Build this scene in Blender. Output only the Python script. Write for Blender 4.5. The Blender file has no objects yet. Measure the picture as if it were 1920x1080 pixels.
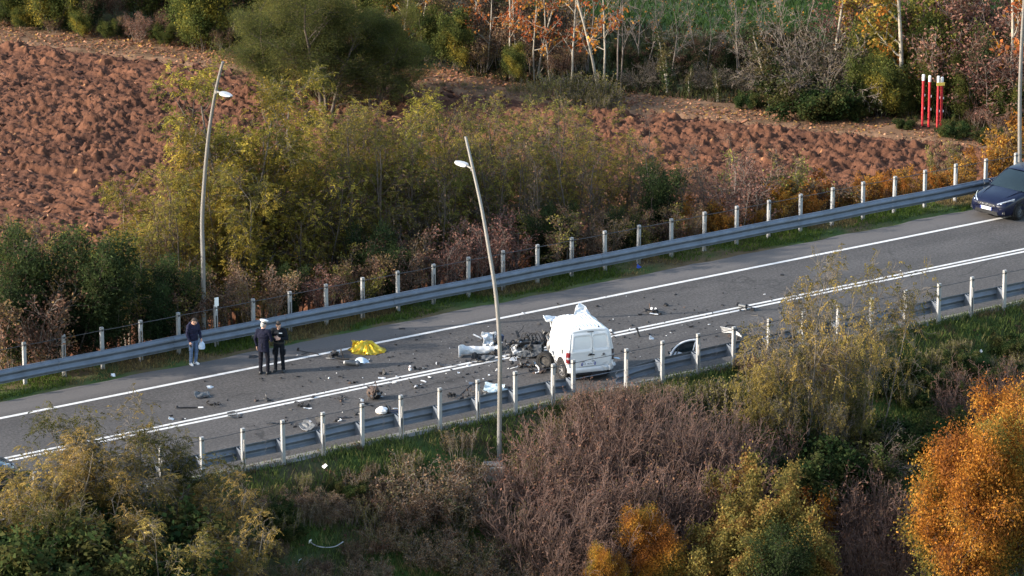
import bpy, bmesh, math, random
import numpy as np
from mathutils import Vector, Matrix, Euler, noise as mnoise

scene = bpy.context.scene
COL = scene.collection
PI = math.pi
rad = math.radians

# ------------------------------------------------------------------ camera, light, exposure
CAM_H = 45.73                       # drone height above the road, metres
PITCH = rad(16.875)
FPX = 8640.0                        # focal length in photograph pixels (1920 wide)
ROAD_A = rad(34.05)                 # angle of the road to the picture plane
Y0 = CAM_H / math.tan(PITCH)

cam_data = bpy.data.cameras.new('camera')
cam_data.sensor_width = 36.0
cam_data.lens = 36.0 * FPX / 1920.0
cam_data.clip_start = 1.0
cam_data.clip_end = 3000.0
cam = bpy.data.objects.new('camera', cam_data)
COL.objects.link(cam)
cam.location = (0, 0, CAM_H)
cam.rotation_euler = (PI / 2 - PITCH, 0, 0)
scene.camera = cam

SUN_EL = rad(21.0)
SHADOW_AZ = rad(12.5)               # direction shadows fall, from +X towards +Y
sun_to = Vector((-math.cos(SHADOW_AZ) * math.cos(SUN_EL), -math.sin(SHADOW_AZ) * math.cos(SUN_EL), math.sin(SUN_EL)))
sun_data = bpy.data.lights.new('sun', 'SUN')
sun_data.energy = 3.15
sun_data.angle = rad(0.6)
sun_data.color = (1.0, 0.91, 0.80)
sun = bpy.data.objects.new('sun', sun_data)
COL.objects.link(sun)
sun.location = (-60, 60, 80)
sun.rotation_euler = sun_to.to_track_quat('Z', 'Y').to_euler()

world = bpy.data.worlds.new('World')
scene.world = world
world.use_nodes = True
wn = world.node_tree
sky = wn.nodes.new('ShaderNodeTexSky')
sky.sky_type = 'NISHITA'
sky.sun_disc = False
sky.sun_elevation = SUN_EL
sky.sun_rotation = math.atan2(sun_to.x, sun_to.y)
sky.air_density = 1.2
sky.dust_density = 1.5
bg = wn.nodes.get('Background') or wn.nodes.new('ShaderNodeBackground')
bg.inputs['Strength'].default_value = 0.15
wn.links.new(sky.outputs[0], bg.inputs['Color'])
out = wn.nodes.get('World Output') or wn.nodes.new('ShaderNodeOutputWorld')
wn.links.new(bg.outputs[0], out.inputs['Surface'])

vs = scene.view_settings
scene.display_settings.display_device = 'sRGB'
vs.view_transform = 'Standard'
vs.look = 'None'
vs.exposure = 1.6
vs.gamma = 1.0
vs.use_curve_mapping = False
scene.cycles.max_bounces = 6
scene.cycles.diffuse_bounces = 3
scene.cycles.volume_bounces = 0
scene.cycles.volume_step_rate = 10.0
scene.cycles.transmission_bounces = 4
scene.cycles.transparent_max_bounces = 8
scene.cycles.use_denoising = True

# ------------------------------------------------------------------ places
CA, SA = math.cos(ROAD_A), math.sin(ROAD_A)
CP, SP = math.cos(PITCH), math.sin(PITCH)

def R(s, d, z=0.0):
    """road coordinates (along, across towards the near side, up) -> world"""
    return Vector((s * CA + d * SA, Y0 + s * SA - d * CA, z))

def to_sd(x, y):
    return x * CA + (y - Y0) * SA, x * SA - (y - Y0) * CA

def proj(P):
    dep = P[1] * CP - (P[2] - CAM_H) * SP
    u = P[1] * SP + (P[2] - CAM_H) * CP
    return 960 + FPX * P[0] / dep, 540 - FPX * u / dep, FPX / dep

def _lat(ix, iy, seed):
    h = (ix.astype(np.int64) * 374761393 + iy.astype(np.int64) * 668265263 + seed * 974711) & 0x7fffffff
    h = ((h ^ (h >> 13)) * 1274126177) & 0x7fffffff
    h = h ^ (h >> 16)
    return (h & 0xffff) / 65535.0

def vnoise(x, y, seed=0):
    x = np.asarray(x, float); y = np.asarray(y, float)
    ix = np.floor(x); iy = np.floor(y)
    fx = x - ix; fy = y - iy
    fx = fx * fx * (3 - 2 * fx); fy = fy * fy * (3 - 2 * fy)
    a = _lat(ix, iy, seed); b = _lat(ix + 1, iy, seed); c = _lat(ix, iy + 1, seed); d = _lat(ix + 1, iy + 1, seed)
    return (a * (1 - fx) + b * fx) * (1 - fy) + (c * (1 - fx) + d * fx) * fy

def fbm(x, y, seed=0, octs=4):
    v = 0; a = 0.5
    for o in range(octs):
        v = v + a * vnoise(x * 2 ** o + 13.7 * o, y * 2 ** o - 7.1 * o, seed + o); a *= 0.5
    return v

def worley(x, y, seed=0):
    """distance to the nearest jittered point, and that point's random value"""
    ix = np.floor(x); iy = np.floor(y)
    best = np.full(x.shape, 9.0); second = np.full(x.shape, 9.0); val = np.zeros(x.shape)
    for a in (-1, 0, 1):
        for b in (-1, 0, 1):
            cx = ix + a; cy = iy + b
            px = cx + _lat(cx, cy, seed); py = cy + _lat(cx, cy, seed + 51)
            q = np.hypot(px - x, py - y)
            near = q < best
            second = np.where(near, best, np.minimum(second, q))
            val = np.where(near, _lat(cx, cy, seed + 99), val)
            best = np.where(near, q, best)
    return best, second, val

ASPH0, ASPH1 = 1.22, 11.0           # asphalt between these offsets
FAR_LINE, MID_LINE = 2.669, 6.161
FAR_POST, NEAR_POST = 0.058, 11.388
FAR_RAIL, NEAR_RAIL = 0.40, 11.02
STEP = 1.4175
FAR_S0, NEAR_S0 = -18.83, -18.90
POST_H = 1.40
FIELD_Z = -2.4
EDGE_A = Vector((-21.8, 195.6)); EDGE_B = Vector((18.3, 178.4))
EDGE_U = (EDGE_B - EDGE_A).normalized(); EDGE_N = Vector((-EDGE_U.y, EDGE_U.x))

def base_z(x, y):
    x = np.asarray(x, float); y = np.asarray(y, float)
    s = x * CA + (y - Y0) * SA; d = x * SA - (y - Y0) * CA
    t = np.maximum(d - 11.62, 0)
    near = -np.minimum(t / 1.75, 4.6)
    near = near - 0.25 * (fbm(s * .6, d * .6, 5, 3) - .45) * np.clip(t, 0, 1)
    u = np.maximum(-0.85 - d, 0)
    far = -np.minimum(u / 1.7, 2.4) - 0.2 * (fbm(s * .5, d * .5, 9, 3) - .45) * np.clip(u, 0, 1)
    return near + far

def edge_dist(x, y):
    return (np.asarray(x) - EDGE_A.x) * EDGE_N.x + (np.asarray(y) - EDGE_A.y) * EDGE_N.y

def gz(x, y):
    return float(base_z(x, y))

def at(px, py):
    """where the line of sight through a photograph pixel meets the ground"""
    u = -(py - 540) / FPX; v = (px - 960) / FPX
    D = Vector((v, CP + u * SP, -SP + u * CP))
    P = Vector((0, 0, CAM_H)); t = 120.0
    lo = t
    while t < 400:
        Q = P + D * t
        if Q.z < gz(Q.x, Q.y):
            break
        lo = t; t += 0.5
    hi = t
    for _ in range(18):
        m = (lo + hi) / 2; Q = P + D * m
        if Q.z < gz(Q.x, Q.y): hi = m
        else: lo = m
    return P + D * hi

def at_d(px, d):
    """ground point at offset d from the road that shows in photograph column px"""
    lo, hi = -60.0, 80.0
    for _ in range(40):
        m = (lo + hi) / 2; P = R(m, d)
        P.z = gz(P.x, P.y)
        if proj(P)[0] < px: lo = m
        else: hi = m
    return P

def at_e(px, e):
    """ground point e metres beyond the far edge of the ploughed field, in column px"""
    lo, hi = -60.0, 120.0
    for _ in range(40):
        m = (lo + hi) / 2
        q = EDGE_A + EDGE_U * m + EDGE_N * e
        P = Vector((q.x, q.y, gz(q.x, q.y)))
        if proj(P)[0] < px: lo = m
        else: hi = m
    return P

# ------------------------------------------------------------------ objects
def tag(o, label=None, cat=None, group=None, kind=None):
    if label: o['label'] = label
    if cat: o['category'] = cat
    if group: o['group'] = group
    if kind: o['kind'] = kind
    return o

def empty(name, loc, rz=0.0, label=None, cat=None, group=None):
    o = bpy.data.objects.new(name, None)
    o.empty_display_size = 0.3
    COL.objects.link(o)
    o.location = loc; o.rotation_euler = (0, 0, rz)
    return tag(o, label, cat, group)

def link(name, me, parent=None, loc=None, rot=None, scale=None):
    o = bpy.data.objects.new(name, me)
    COL.objects.link(o)
    if parent: o.parent = parent
    if loc is not None: o.location = loc
    if rot is not None: o.rotation_euler = rot
    if scale is not None: o.scale = scale if hasattr(scale, '__len__') else (scale,) * 3
    return o

def copy_tree(root, loc, rz, scale=1.0, label=None, group=None):
    r = root.copy(); COL.objects.link(r)
    r.location = loc; r.rotation_euler = (0, 0, rz); r.scale = (scale,) * 3 if not hasattr(scale, '__len__') else scale
    if label: r['label'] = label
    if group: r['group'] = group
    for ch in KIDS.get(root.name, []):
        c = ch.copy(); COL.objects.link(c); c.parent = r
        for g in KIDS.get(ch.name, []):
            q = g.copy(); COL.objects.link(q); q.parent = c
    return r
KIDS = {}

def np_mesh(name, V, F, mat, cols=None, smooth=False):
    """V (N,3); F list of (M,k) index arrays"""
    me = bpy.data.meshes.new(name)
    V = np.asarray(V, np.float32)
    me.vertices.add(len(V)); me.vertices.foreach_set('co', V.ravel())
    F = [np.asarray(f, np.int32) for f in F if len(f)]
    idx = np.concatenate([f.ravel() for f in F])
    tot = np.concatenate([np.full(len(f), f.shape[1], np.int32) for f in F])
    start = np.concatenate([[0], np.cumsum(tot)[:-1]]).astype(np.int32)
    me.loops.add(len(idx)); me.loops.foreach_set('vertex_index', idx)
    me.polygons.add(len(tot)); me.polygons.foreach_set('loop_start', start)
    try: me.polygons.foreach_set('loop_total', tot)
    except Exception: pass
    if smooth: me.polygons.foreach_set('use_smooth', np.ones(len(tot), bool))
    if cols is not None:
        at_ = me.color_attributes.new('Col', 'FLOAT_COLOR', 'POINT')
        c = np.ones((len(V), 4), np.float32); c[:, :3] = cols
        at_.data.foreach_set('color', c.ravel())
    me.update(calc_edges=True)
    me.validate()
    if mat: me.materials.append(mat)
    return me

class MB:
    """collects shapes into one mesh"""
    def __init__(self): self.v = []; self.f = []
    def add(self, vs, fs):
        n = len(self.v); self.v.extend([tuple(p) for p in vs]); self.f.extend([tuple(i + n for i in f) for f in fs]); return self
    def box(self, c, size, rot=None, taper=1.0):
        hx, hy, hz = size[0] / 2, size[1] / 2, size[2] / 2
        pts = []
        for z in (-1, 1):
            k = taper if z > 0 else 1.0
            for x, y in ((-1, -1), (1, -1), (1, 1), (-1, 1)):
                pts.append(Vector((x * hx * k, y * hy * k, z * hz)))
        if rot is not None:
            M = rot if isinstance(rot, Matrix) else Euler(rot).to_matrix()
            pts = [M @ p for p in pts]
        c = Vector(c)
        return self.add([p + c for p in pts], [(3, 2, 1, 0), (4, 5, 6, 7), (0, 1, 5, 4), (1, 2, 6, 5), (2, 3, 7, 6), (3, 0, 4, 7)])
    def tube(self, pts, radii, n=8, cap=True):
        pts = [Vector(p) for p in pts]
        if not hasattr(radii, '__len__'): radii = [radii] * len(pts)
        rings = []; up = None
        for i, p in enumerate(pts):
            t = (pts[min(i + 1, len(pts) - 1)] - pts[max(i - 1, 0)])
            t = t.normalized() if t.length > 1e-9 else Vector((0, 0, 1))
            if up is None:
                a = Vector((1, 0, 0)) if abs(t.x) < .8 else Vector((0, 1, 0))
                up = t.cross(a).normalized()
            up = (up - t * up.dot(t)).normalized()
            w = t.cross(up)
            rings.append([p + (up * math.cos(2 * PI * k / n) + w * math.sin(2 * PI * k / n)) * radii[i] for k in range(n)])
        vs = [q for r in rings for q in r]; fs = []
        for i in range(len(pts) - 1):
            for k in range(n):
                fs.append((i * n + k, i * n + (k + 1) % n, (i + 1) * n + (k + 1) % n, (i + 1) * n + k))
        if cap:
            fs.append(tuple(reversed(range(n)))); fs.append(tuple((len(pts) - 1) * n + k for k in range(n)))
        return self.add(vs, fs)
    def lathe(self, prof, n=24, axis='Z', c=(0, 0, 0), M=None):
        """prof: (radius, height) closed or open profile"""
        vs = []; fs = []
        for r, h in prof:
            for k in range(n):
                a = 2 * PI * k / n
                p = (r * math.cos(a), r * math.sin(a), h)
                if axis == 'X': p = (p[2], p[0], p[1])
                elif axis == 'Y': p = (p[1], p[2], p[0])
                vs.append(p)
        for i in range(len(prof) - 1):
            for k in range(n):
                fs.append((i * n + k, i * n + (k + 1) % n, (i + 1) * n + (k + 1) % n, (i + 1) * n + k))
        c = Vector(c)
        vs = [(M @ Vector(p) if M else Vector(p)) + c for p in vs]
        return self.add(vs, fs)
    def ball(self, c, r, n=10, M=None):
        r = r if hasattr(r, '__len__') else (r, r, r)
        vs = []; fs = []
        for i in range(n + 1):
            t = PI * i / n
            for k in range(2 * n):
                a = PI * k / n
                p = Vector((r[0] * math.sin(t) * math.cos(a), r[1] * math.sin(t) * math.sin(a), r[2] * math.cos(t)))
                vs.append((M @ p if M else p) + Vector(c))
        m = 2 * n
        for i in range(n):
            for k in range(m):
                fs.append((i * m + k, (i + 1) * m + k, (i + 1) * m + (k + 1) % m, i * m + (k + 1) % m))
        return self.add(vs, fs)
    def prism(self, poly, z0, z1, M=None):
        n = len(poly)
        vs = [Vector((x, y, z0)) for x, y in poly] + [Vector((x, y, z1)) for x, y in poly]
        if M is not None: vs = [M @ p for p in vs]
        fs = [tuple(reversed(range(n))), tuple(range(n, 2 * n))]
        for k in range(n): fs.append((k, (k + 1) % n, n + (k + 1) % n, n + k))
        return self.add(vs, fs)
    def grid(self, rows, thick=0.0):
        """rows of points -> sheet, with thickness along its normals when asked"""
        m, n = len(rows), len(rows[0])
        P = [[Vector(p) for p in r] for r in rows]
        vs = [p for r in P for p in r]
        fs = [(i * n + j, i * n + j + 1, (i + 1) * n + j + 1, (i + 1) * n + j) for i in range(m - 1) for j in range(n - 1)]
        if thick:
            back = []
            for i in range(m):
                for j in range(n):
                    a = P[min(i + 1, m - 1)][j] - P[max(i - 1, 0)][j]; b = P[i][min(j + 1, n - 1)] - P[i][max(j - 1, 0)]
                    nn = a.cross(b); nn = nn.normalized() if nn.length > 1e-12 else Vector((0, 0, 1))
                    back.append(P[i][j] + nn * thick)
            o = len(vs); vs = vs + back
            fs = fs + [tuple(reversed([k + o for k in f])) for f in fs]
            rim = [(0, j) for j in range(n)] + [(i, n - 1) for i in range(1, m)] + [(m - 1, j) for j in range(n - 2, -1, -1)] + [(i, 0) for i in range(m - 2, 0, -1)]
            ids = [i * n + j for i, j in rim]
            for a in range(len(ids)):
                b = (a + 1) % len(ids)
                fs.append((ids[b], ids[a], ids[a] + o, ids[b] + o))
        return self.add(vs, fs)
    def mesh(self, name, mat, smooth=False, bevel=0.0, fix=False):
        me = bpy.data.meshes.new(name)
        me.from_pydata(self.v, [], self.f)
        if bevel or fix:
            bm = bmesh.new(); bm.from_mesh(me)
            bmesh.ops.recalc_face_normals(bm, faces=bm.faces)
            if bevel:
                eds = [e for e in bm.edges if len(e.link_faces) == 2 and e.calc_face_angle(0) > 0.5]
                bmesh.ops.bevel(bm, geom=eds, offset=bevel, segments=2, affect='EDGES', profile=0.6)
            bm.to_mesh(me); bm.free()
        if smooth:
            me.polygons.foreach_set('use_smooth', [True] * len(me.polygons))
            try: me.set_sharp_from_angle(angle=rad(38))
            except Exception: pass
        if mat: me.materials.append(mat)
        me.update()
        return me
    def obj(self, name, mat, parent=None, smooth=False, bevel=0.0, fix=True, **kw):
        o = link(name, self.mesh(name, mat, smooth, bevel, fix), parent, **kw)
        if parent: KIDS.setdefault(parent.name, []).append(o)
        return o

# ------------------------------------------------------------------ materials
MATS = {}
def nodes_of(name):
    m = bpy.data.materials.new(name); m.use_nodes = True
    nt = m.node_tree
    b = nt.nodes.get('Principled BSDF'); o = nt.nodes.get('Material Output')
    return m, nt, b, o

def N(nt, typ, **kw):
    n = nt.nodes.new(typ)
    for k, v in kw.items():
        if k in n.inputs: n.inputs[k].default_value = v
        else: setattr(n, k, v)
    return n

def ramp(nt, fac, stops):
    r = nt.nodes.new('ShaderNodeValToRGB')
    while len(r.color_ramp.elements) < len(stops): r.color_ramp.elements.new(0.5)
    for e, (p, c) in zip(r.color_ramp.elements, stops):
        e.position = p; e.color = (*c, 1) if hasattr(c, '__len__') else (c, c, c, 1)
    nt.links.new(fac, r.inputs[0])
    return r.outputs[0]

def mat(name, col, rough=0.6, metal=0.0, var=0.15, scale=6.0, bump=0.0, spec=0.5, coat=0.0, dirt=None, dirt_amt=0.35):
    """plain surface with procedural variation of tone, roughness and fine relief"""
    if name in MATS: return MATS[name]
    m, nt, b, o = nodes_of(name)
    tc = N(nt, 'ShaderNodeTexCoord')
    n1 = N(nt, 'ShaderNodeTexNoise', Scale=scale, Detail=6.0)
    nt.links.new(tc.outputs['Object'], n1.inputs['Vector'])
    c0 = tuple(max(0, c * (1 - var)) for c in col); c1 = tuple(min(1, c * (1 + var)) for c in col)
    c_out = ramp(nt, n1.outputs[0], [(0.3, c0), (0.7, c1)])
    if dirt is not None:
        n2 = N(nt, 'ShaderNodeTexNoise', Scale=scale * 0.6, Detail=8.0, Roughness=0.7)
        mp = N(nt, 'ShaderNodeMapping'); mp.inputs['Location'].default_value = (3.1, 7.7, 1.3)
        nt.links.new(tc.outputs['Object'], mp.inputs[0]); nt.links.new(mp.outputs[0], n2.inputs['Vector'])
        f = ramp(nt, n2.outputs[0], [(0.48, 0.0), (0.75, dirt_amt)])
        mx = N(nt, 'ShaderNodeMix', data_type='RGBA')
        nt.links.new(f, mx.inputs[0]); nt.links.new(c_out, mx.inputs[6]); mx.inputs[7].default_value = (*dirt, 1)
        c_out = mx.outputs[2]
    nt.links.new(c_out, b.inputs['Base Color'])
    rr = ramp(nt, n1.outputs[0], [(0.2, max(0, rough - .08)), (0.8, min(1, rough + .08))])
    nt.links.new(rr, b.inputs['Roughness'])
    b.inputs['Metallic'].default_value = metal
    b.inputs['Specular IOR Level'].default_value = spec
    b.inputs['Coat Weight'].default_value = coat
    if bump:
        n3 = N(nt, 'ShaderNodeTexNoise', Scale=scale * 8, Detail=4.0)
        nt.links.new(tc.outputs['Object'], n3.inputs['Vector'])
        bp = N(nt, 'ShaderNodeBump', Strength=bump, Distance=0.02)
        nt.links.new(n3.outputs[0], bp.inputs['Height']); nt.links.new(bp.outputs[0], b.inputs['Normal'])
    MATS[name] = m
    return m

def leaf_mat(name, trans=0.35, vary=0.12):
    if name in MATS: return MATS[name]
    m, nt, b, o = nodes_of(name)
    nt.nodes.remove(b)
    at_ = N(nt, 'ShaderNodeVertexColor'); at_.layer_name = 'Col'
    oi = N(nt, 'ShaderNodeObjectInfo')
    mr = N(nt, 'ShaderNodeMapRange'); mr.inputs[3].default_value = 1 - vary; mr.inputs[4].default_value = 1 + vary
    nt.links.new(oi.outputs['Random'], mr.inputs[0])
    hs = N(nt, 'ShaderNodeHueSaturation')
    nt.links.new(mr.outputs[0], hs.inputs['Value']); nt.links.new(at_.outputs[0], hs.inputs['Color'])
    h2 = N(nt, 'ShaderNodeMapRange'); h2.inputs[3].default_value = 0.49; h2.inputs[4].default_value = 0.51
    nt.links.new(oi.outputs['Random'], h2.inputs[0]); nt.links.new(h2.outputs[0], hs.inputs['Hue'])
    d = N(nt, 'ShaderNodeBsdfDiffuse'); t = N(nt, 'ShaderNodeBsdfTranslucent')
    mx = N(nt, 'ShaderNodeMixShader'); mx.inputs[0].default_value = trans
    nt.links.new(hs.outputs[0], d.inputs[0]); nt.links.new(hs.outputs[0], t.inputs[0])
    nt.links.new(d.outputs[0], mx.inputs[1]); nt.links.new(t.outputs[0], mx.inputs[2])
    nt.links.new(mx.outputs[0], o.inputs['Surface'])
    MATS[name] = m
    return m

def vcol_mat(name, scale=4.0, var=0.3, bump=0.3, rough=0.95, fine=60.0):
    """ground: zone colour from the mesh, broken up by procedural grain"""
    if name in MATS: return MATS[name]
    m, nt, b, o = nodes_of(name)
    at_ = N(nt, 'ShaderNodeVertexColor'); at_.layer_name = 'Col'
    tc = N(nt, 'ShaderNodeTexCoord')
    n1 = N(nt, 'ShaderNodeTexNoise', Scale=scale, Detail=10.0, Roughness=0.65)
    nt.links.new(tc.outputs['Object'], n1.inputs['Vector'])
    f = ramp(nt, n1.outputs[0], [(0.25, 1 - var), (0.75, 1 + var)])
    mu = N(nt, 'ShaderNodeMix', data_type='RGBA', blend_type='MULTIPLY'); mu.inputs[0].default_value = 1
    nt.links.new(at_.outputs[0], mu.inputs[6]); nt.links.new(f, mu.inputs[7])
    nt.links.new(mu.outputs[2], b.inputs['Base Color'])
    b.inputs['Roughness'].default_value = rough
    b.inputs['Specular IOR Level'].default_value = 0.15
    n3 = N(nt, 'ShaderNodeTexNoise', Scale=fine / 4, Detail=6.0)
    nt.links.new(tc.outputs['Object'], n3.inputs['Vector'])
    bp = N(nt, 'ShaderNodeBump', Strength=bump, Distance=0.05)
    nt.links.new(n3.outputs[0], bp.inputs['Height']); nt.links.new(bp.outputs[0], b.inputs['Normal'])
    MATS[name] = m
    return m

def asphalt_mat():
    m, nt, b, o = nodes_of('asphalt')
    tc = N(nt, 'ShaderNodeTexCoord')
    L = nt.links.new
    # the road sheet's object space: X along, Y across
    n1 = N(nt, 'ShaderNodeTexNoise', Scale=0.5, Detail=8.0, Roughness=0.6)
    L(tc.outputs['Object'], n1.inputs['Vector'])
    base = ramp(nt, n1.outputs[0], [(0.3, (0.051, 0.0470, 0.0445)), (0.7, (0.072, 0.066, 0.0625))])
    # aggregate
    n2 = N(nt, 'ShaderNodeTexNoise', Scale=11.0, Detail=6.0, Roughness=0.85)
    L(tc.outputs['Object'], n2.inputs['Vector'])
    f2 = ramp(nt, n2.outputs[0], [(0.32, 0.30), (0.5, 1.0), (0.68, 1.9)])
    mu = N(nt, 'ShaderNodeMix', data_type='RGBA', blend_type='MULTIPLY'); mu.inputs[0].default_value = 1
    L(base, mu.inputs[6]); L(f2, mu.inputs[7])
    # wheel tracks running along the road
    mp = N(nt, 'ShaderNodeMapping'); mp.inputs['Scale'].default_value = (0.03, 0.9, 1)
    L(tc.outputs['Object'], mp.inputs[0])
    n3 = N(nt, 'ShaderNodeTexNoise', Scale=1.0, Detail=4.0)
    L(mp.outputs[0], n3.inputs['Vector'])
    f3 = ramp(nt, n3.outputs[0], [(0.35, 0.86), (0.65, 1.1)])
    mu2 = N(nt, 'ShaderNodeMix', data_type='RGBA', blend_type='MULTIPLY'); mu2.inputs[0].default_value = 1
    L(mu.outputs[2], mu2.inputs[6]); L(f3, mu2.inputs[7])
    # cracks: edges of warped cells
    wn_ = N(nt, 'ShaderNodeTexNoise', Scale=1.3, Detail=5.0)
    L(tc.outputs['Object'], wn_.inputs['Vector'])
    ad = N(nt, 'ShaderNodeMix', data_type='RGBA', blend_type='ADD'); ad.inputs[0].default_value = 1.6
    L(tc.outputs['Object'], ad.inputs[6]); L(wn_.outputs[1], ad.inputs[7])
    vo = N(nt, 'ShaderNodeTexVoronoi', feature='DISTANCE_TO_EDGE', Scale=0.27)
    L(ad.outputs[2], vo.inputs['Vector'])
    cr = ramp(nt, vo.outputs['Distance'], [(0.0, 1.0), (0.020, 0.0)])
    n4 = N(nt, 'ShaderNodeTexNoise', Scale=0.35, Detail=3.0)
    L(tc.outputs['Object'], n4.inputs['Vector'])
    msk = ramp(nt, n4.outputs[0], [(0.46, 0.0), (0.62, 0.75)])
    mm = N(nt, 'ShaderNodeMath', operation='MULTIPLY'); L(cr, mm.inputs[0]); L(msk, mm.inputs[1])
    mx = N(nt, 'ShaderNodeMix', data_type='RGBA'); L(mm.outputs[0], mx.inputs[0])
    L(mu2.outputs[2], mx.inputs[6]); mx.inputs[7].default_value = (0.018, 0.017, 0.016, 1)
    # spilt oil and soot round the wreck, and the paler dusty shoulder
    flip = N(nt, 'ShaderNodeMapping'); flip.inputs['Scale'].default_value = (1, -1, 1); L(tc.outputs['Object'], flip.inputs[0])
    sx = N(nt, 'ShaderNodeSeparateXYZ'); L(flip.outputs[0], sx.inputs[0])
    def blob(cx, cy, rx, ry, inner, outer):
        sub = N(nt, 'ShaderNodeMapping'); sub.inputs['Location'].default_value = (-cx / rx, -cy / ry, 0); sub.inputs['Scale'].default_value = (1 / rx, 1 / ry, 0)
        L(flip.outputs[0], sub.inputs[0])
        ln = N(nt, 'ShaderNodeVectorMath', operation='LENGTH'); L(sub.outputs[0], ln.inputs[0])
        nn = N(nt, 'ShaderNodeTexNoise', Scale=1.6, Detail=7.0, Roughness=0.7); L(tc.outputs['Object'], nn.inputs['Vector'])
        a = N(nt, 'ShaderNodeMath', operation='MULTIPLY_ADD'); L(nn.outputs[0], a.inputs[0]); a.inputs[1].default_value = 1.3; L(ln.outputs['Value'], a.inputs[2])
        return ramp(nt, a.outputs[0], [(inner, 1.0), (outer, 0.0)])
    col = mx.outputs[2]
    for (px, py, rx, ry, amt) in ((985, 682, 2.2, 1.3, .60), (840, 715, 2.6, 1.0, .50), (1010, 705, 1.6, .8, .45), (710, 750, 1.8, .7, .45), (560, 760, 2.2, .7, .25), (610, 690, 2.0, .8, .2)):
        q_ = at(px, py); cx, cy = to_sd(q_.x, q_.y)
        bl = blob(cx, cy, rx, ry, 0.75, 1.45)
        ml = N(nt, 'ShaderNodeMath', operation='MULTIPLY'); L(bl, ml.inputs[0]); ml.inputs[1].default_value = amt
        q = N(nt, 'ShaderNodeMix', data_type='RGBA'); L(ml.outputs[0], q.inputs[0]); L(col, q.inputs[6]); q.inputs[7].default_value = (0.022, 0.020, 0.019, 1)
        col = q.outputs[2]
    sh = N(nt, 'ShaderNodeMath', operation='MULTIPLY_ADD'); L(n1.outputs[0], sh.inputs[0]); sh.inputs[1].default_value = 0.5; L(sx.outputs[1], sh.inputs[2])
    fs_ = ramp(nt, sh.outputs[0], [(0.0, 1.0), (1.0, 0.0)])
    mr = N(nt, 'ShaderNodeMapRange'); L(sh.outputs[0], mr.inputs[0]); mr.inputs[1].default_value = 2.4; mr.inputs[2].default_value = 3.0; mr.inputs[3].default_value = 0.65; mr.inputs[4].default_value = 0.0
    q = N(nt, 'ShaderNodeMix', data_type='RGBA'); L(mr.outputs[0], q.inputs[0]); L(col, q.inputs[6]); q.inputs[7].default_value = (0.120, 0.110, 0.105, 1)
    L(q.outputs[2], b.inputs['Base Color'])
    b.inputs['Roughness'].default_value = 0.85
    b.inputs['Specular IOR Level'].default_value = 0.3
    bp = N(nt, 'ShaderNodeBump', Strength=0.35, Distance=0.01)
    L(n2.outputs[0], bp.inputs['Height']); L(bp.outputs[0], b.inputs['Normal'])
    return m

def paint_mat():
    m, nt, b, o = nodes_of('road_paint')
    tc = N(nt, 'ShaderNodeTexCoord'); L = nt.links.new
    n1 = N(nt, 'ShaderNodeTexNoise', Scale=3.0, Detail=8.0, Roughness=0.75); L(tc.outputs['Object'], n1.inputs['Vector'])
    n2 = N(nt, 'ShaderNodeTexNoise', Scale=25.0, Detail=4.0, Roughness=0.8); L(tc.outputs['Object'], n2.inputs['Vector'])
    a = N(nt, 'ShaderNodeMath', operation='MULTIPLY_ADD'); L(n2.outputs[0], a.inputs[0]); a.inputs[1].default_value = 0.45; L(n1.outputs[0], a.inputs[2])
    c = ramp(nt, a.outputs[0], [(0.46, (0.16, 0.155, 0.15)), (0.66, (0.52, 0.51, 0.49)), (0.95, (0.64, 0.63, 0.61))])
    L(c, b.inputs['Base Color']); b.inputs['Roughness'].default_value = 0.7
    return m
rng = np.random.default_rng(20)
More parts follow.
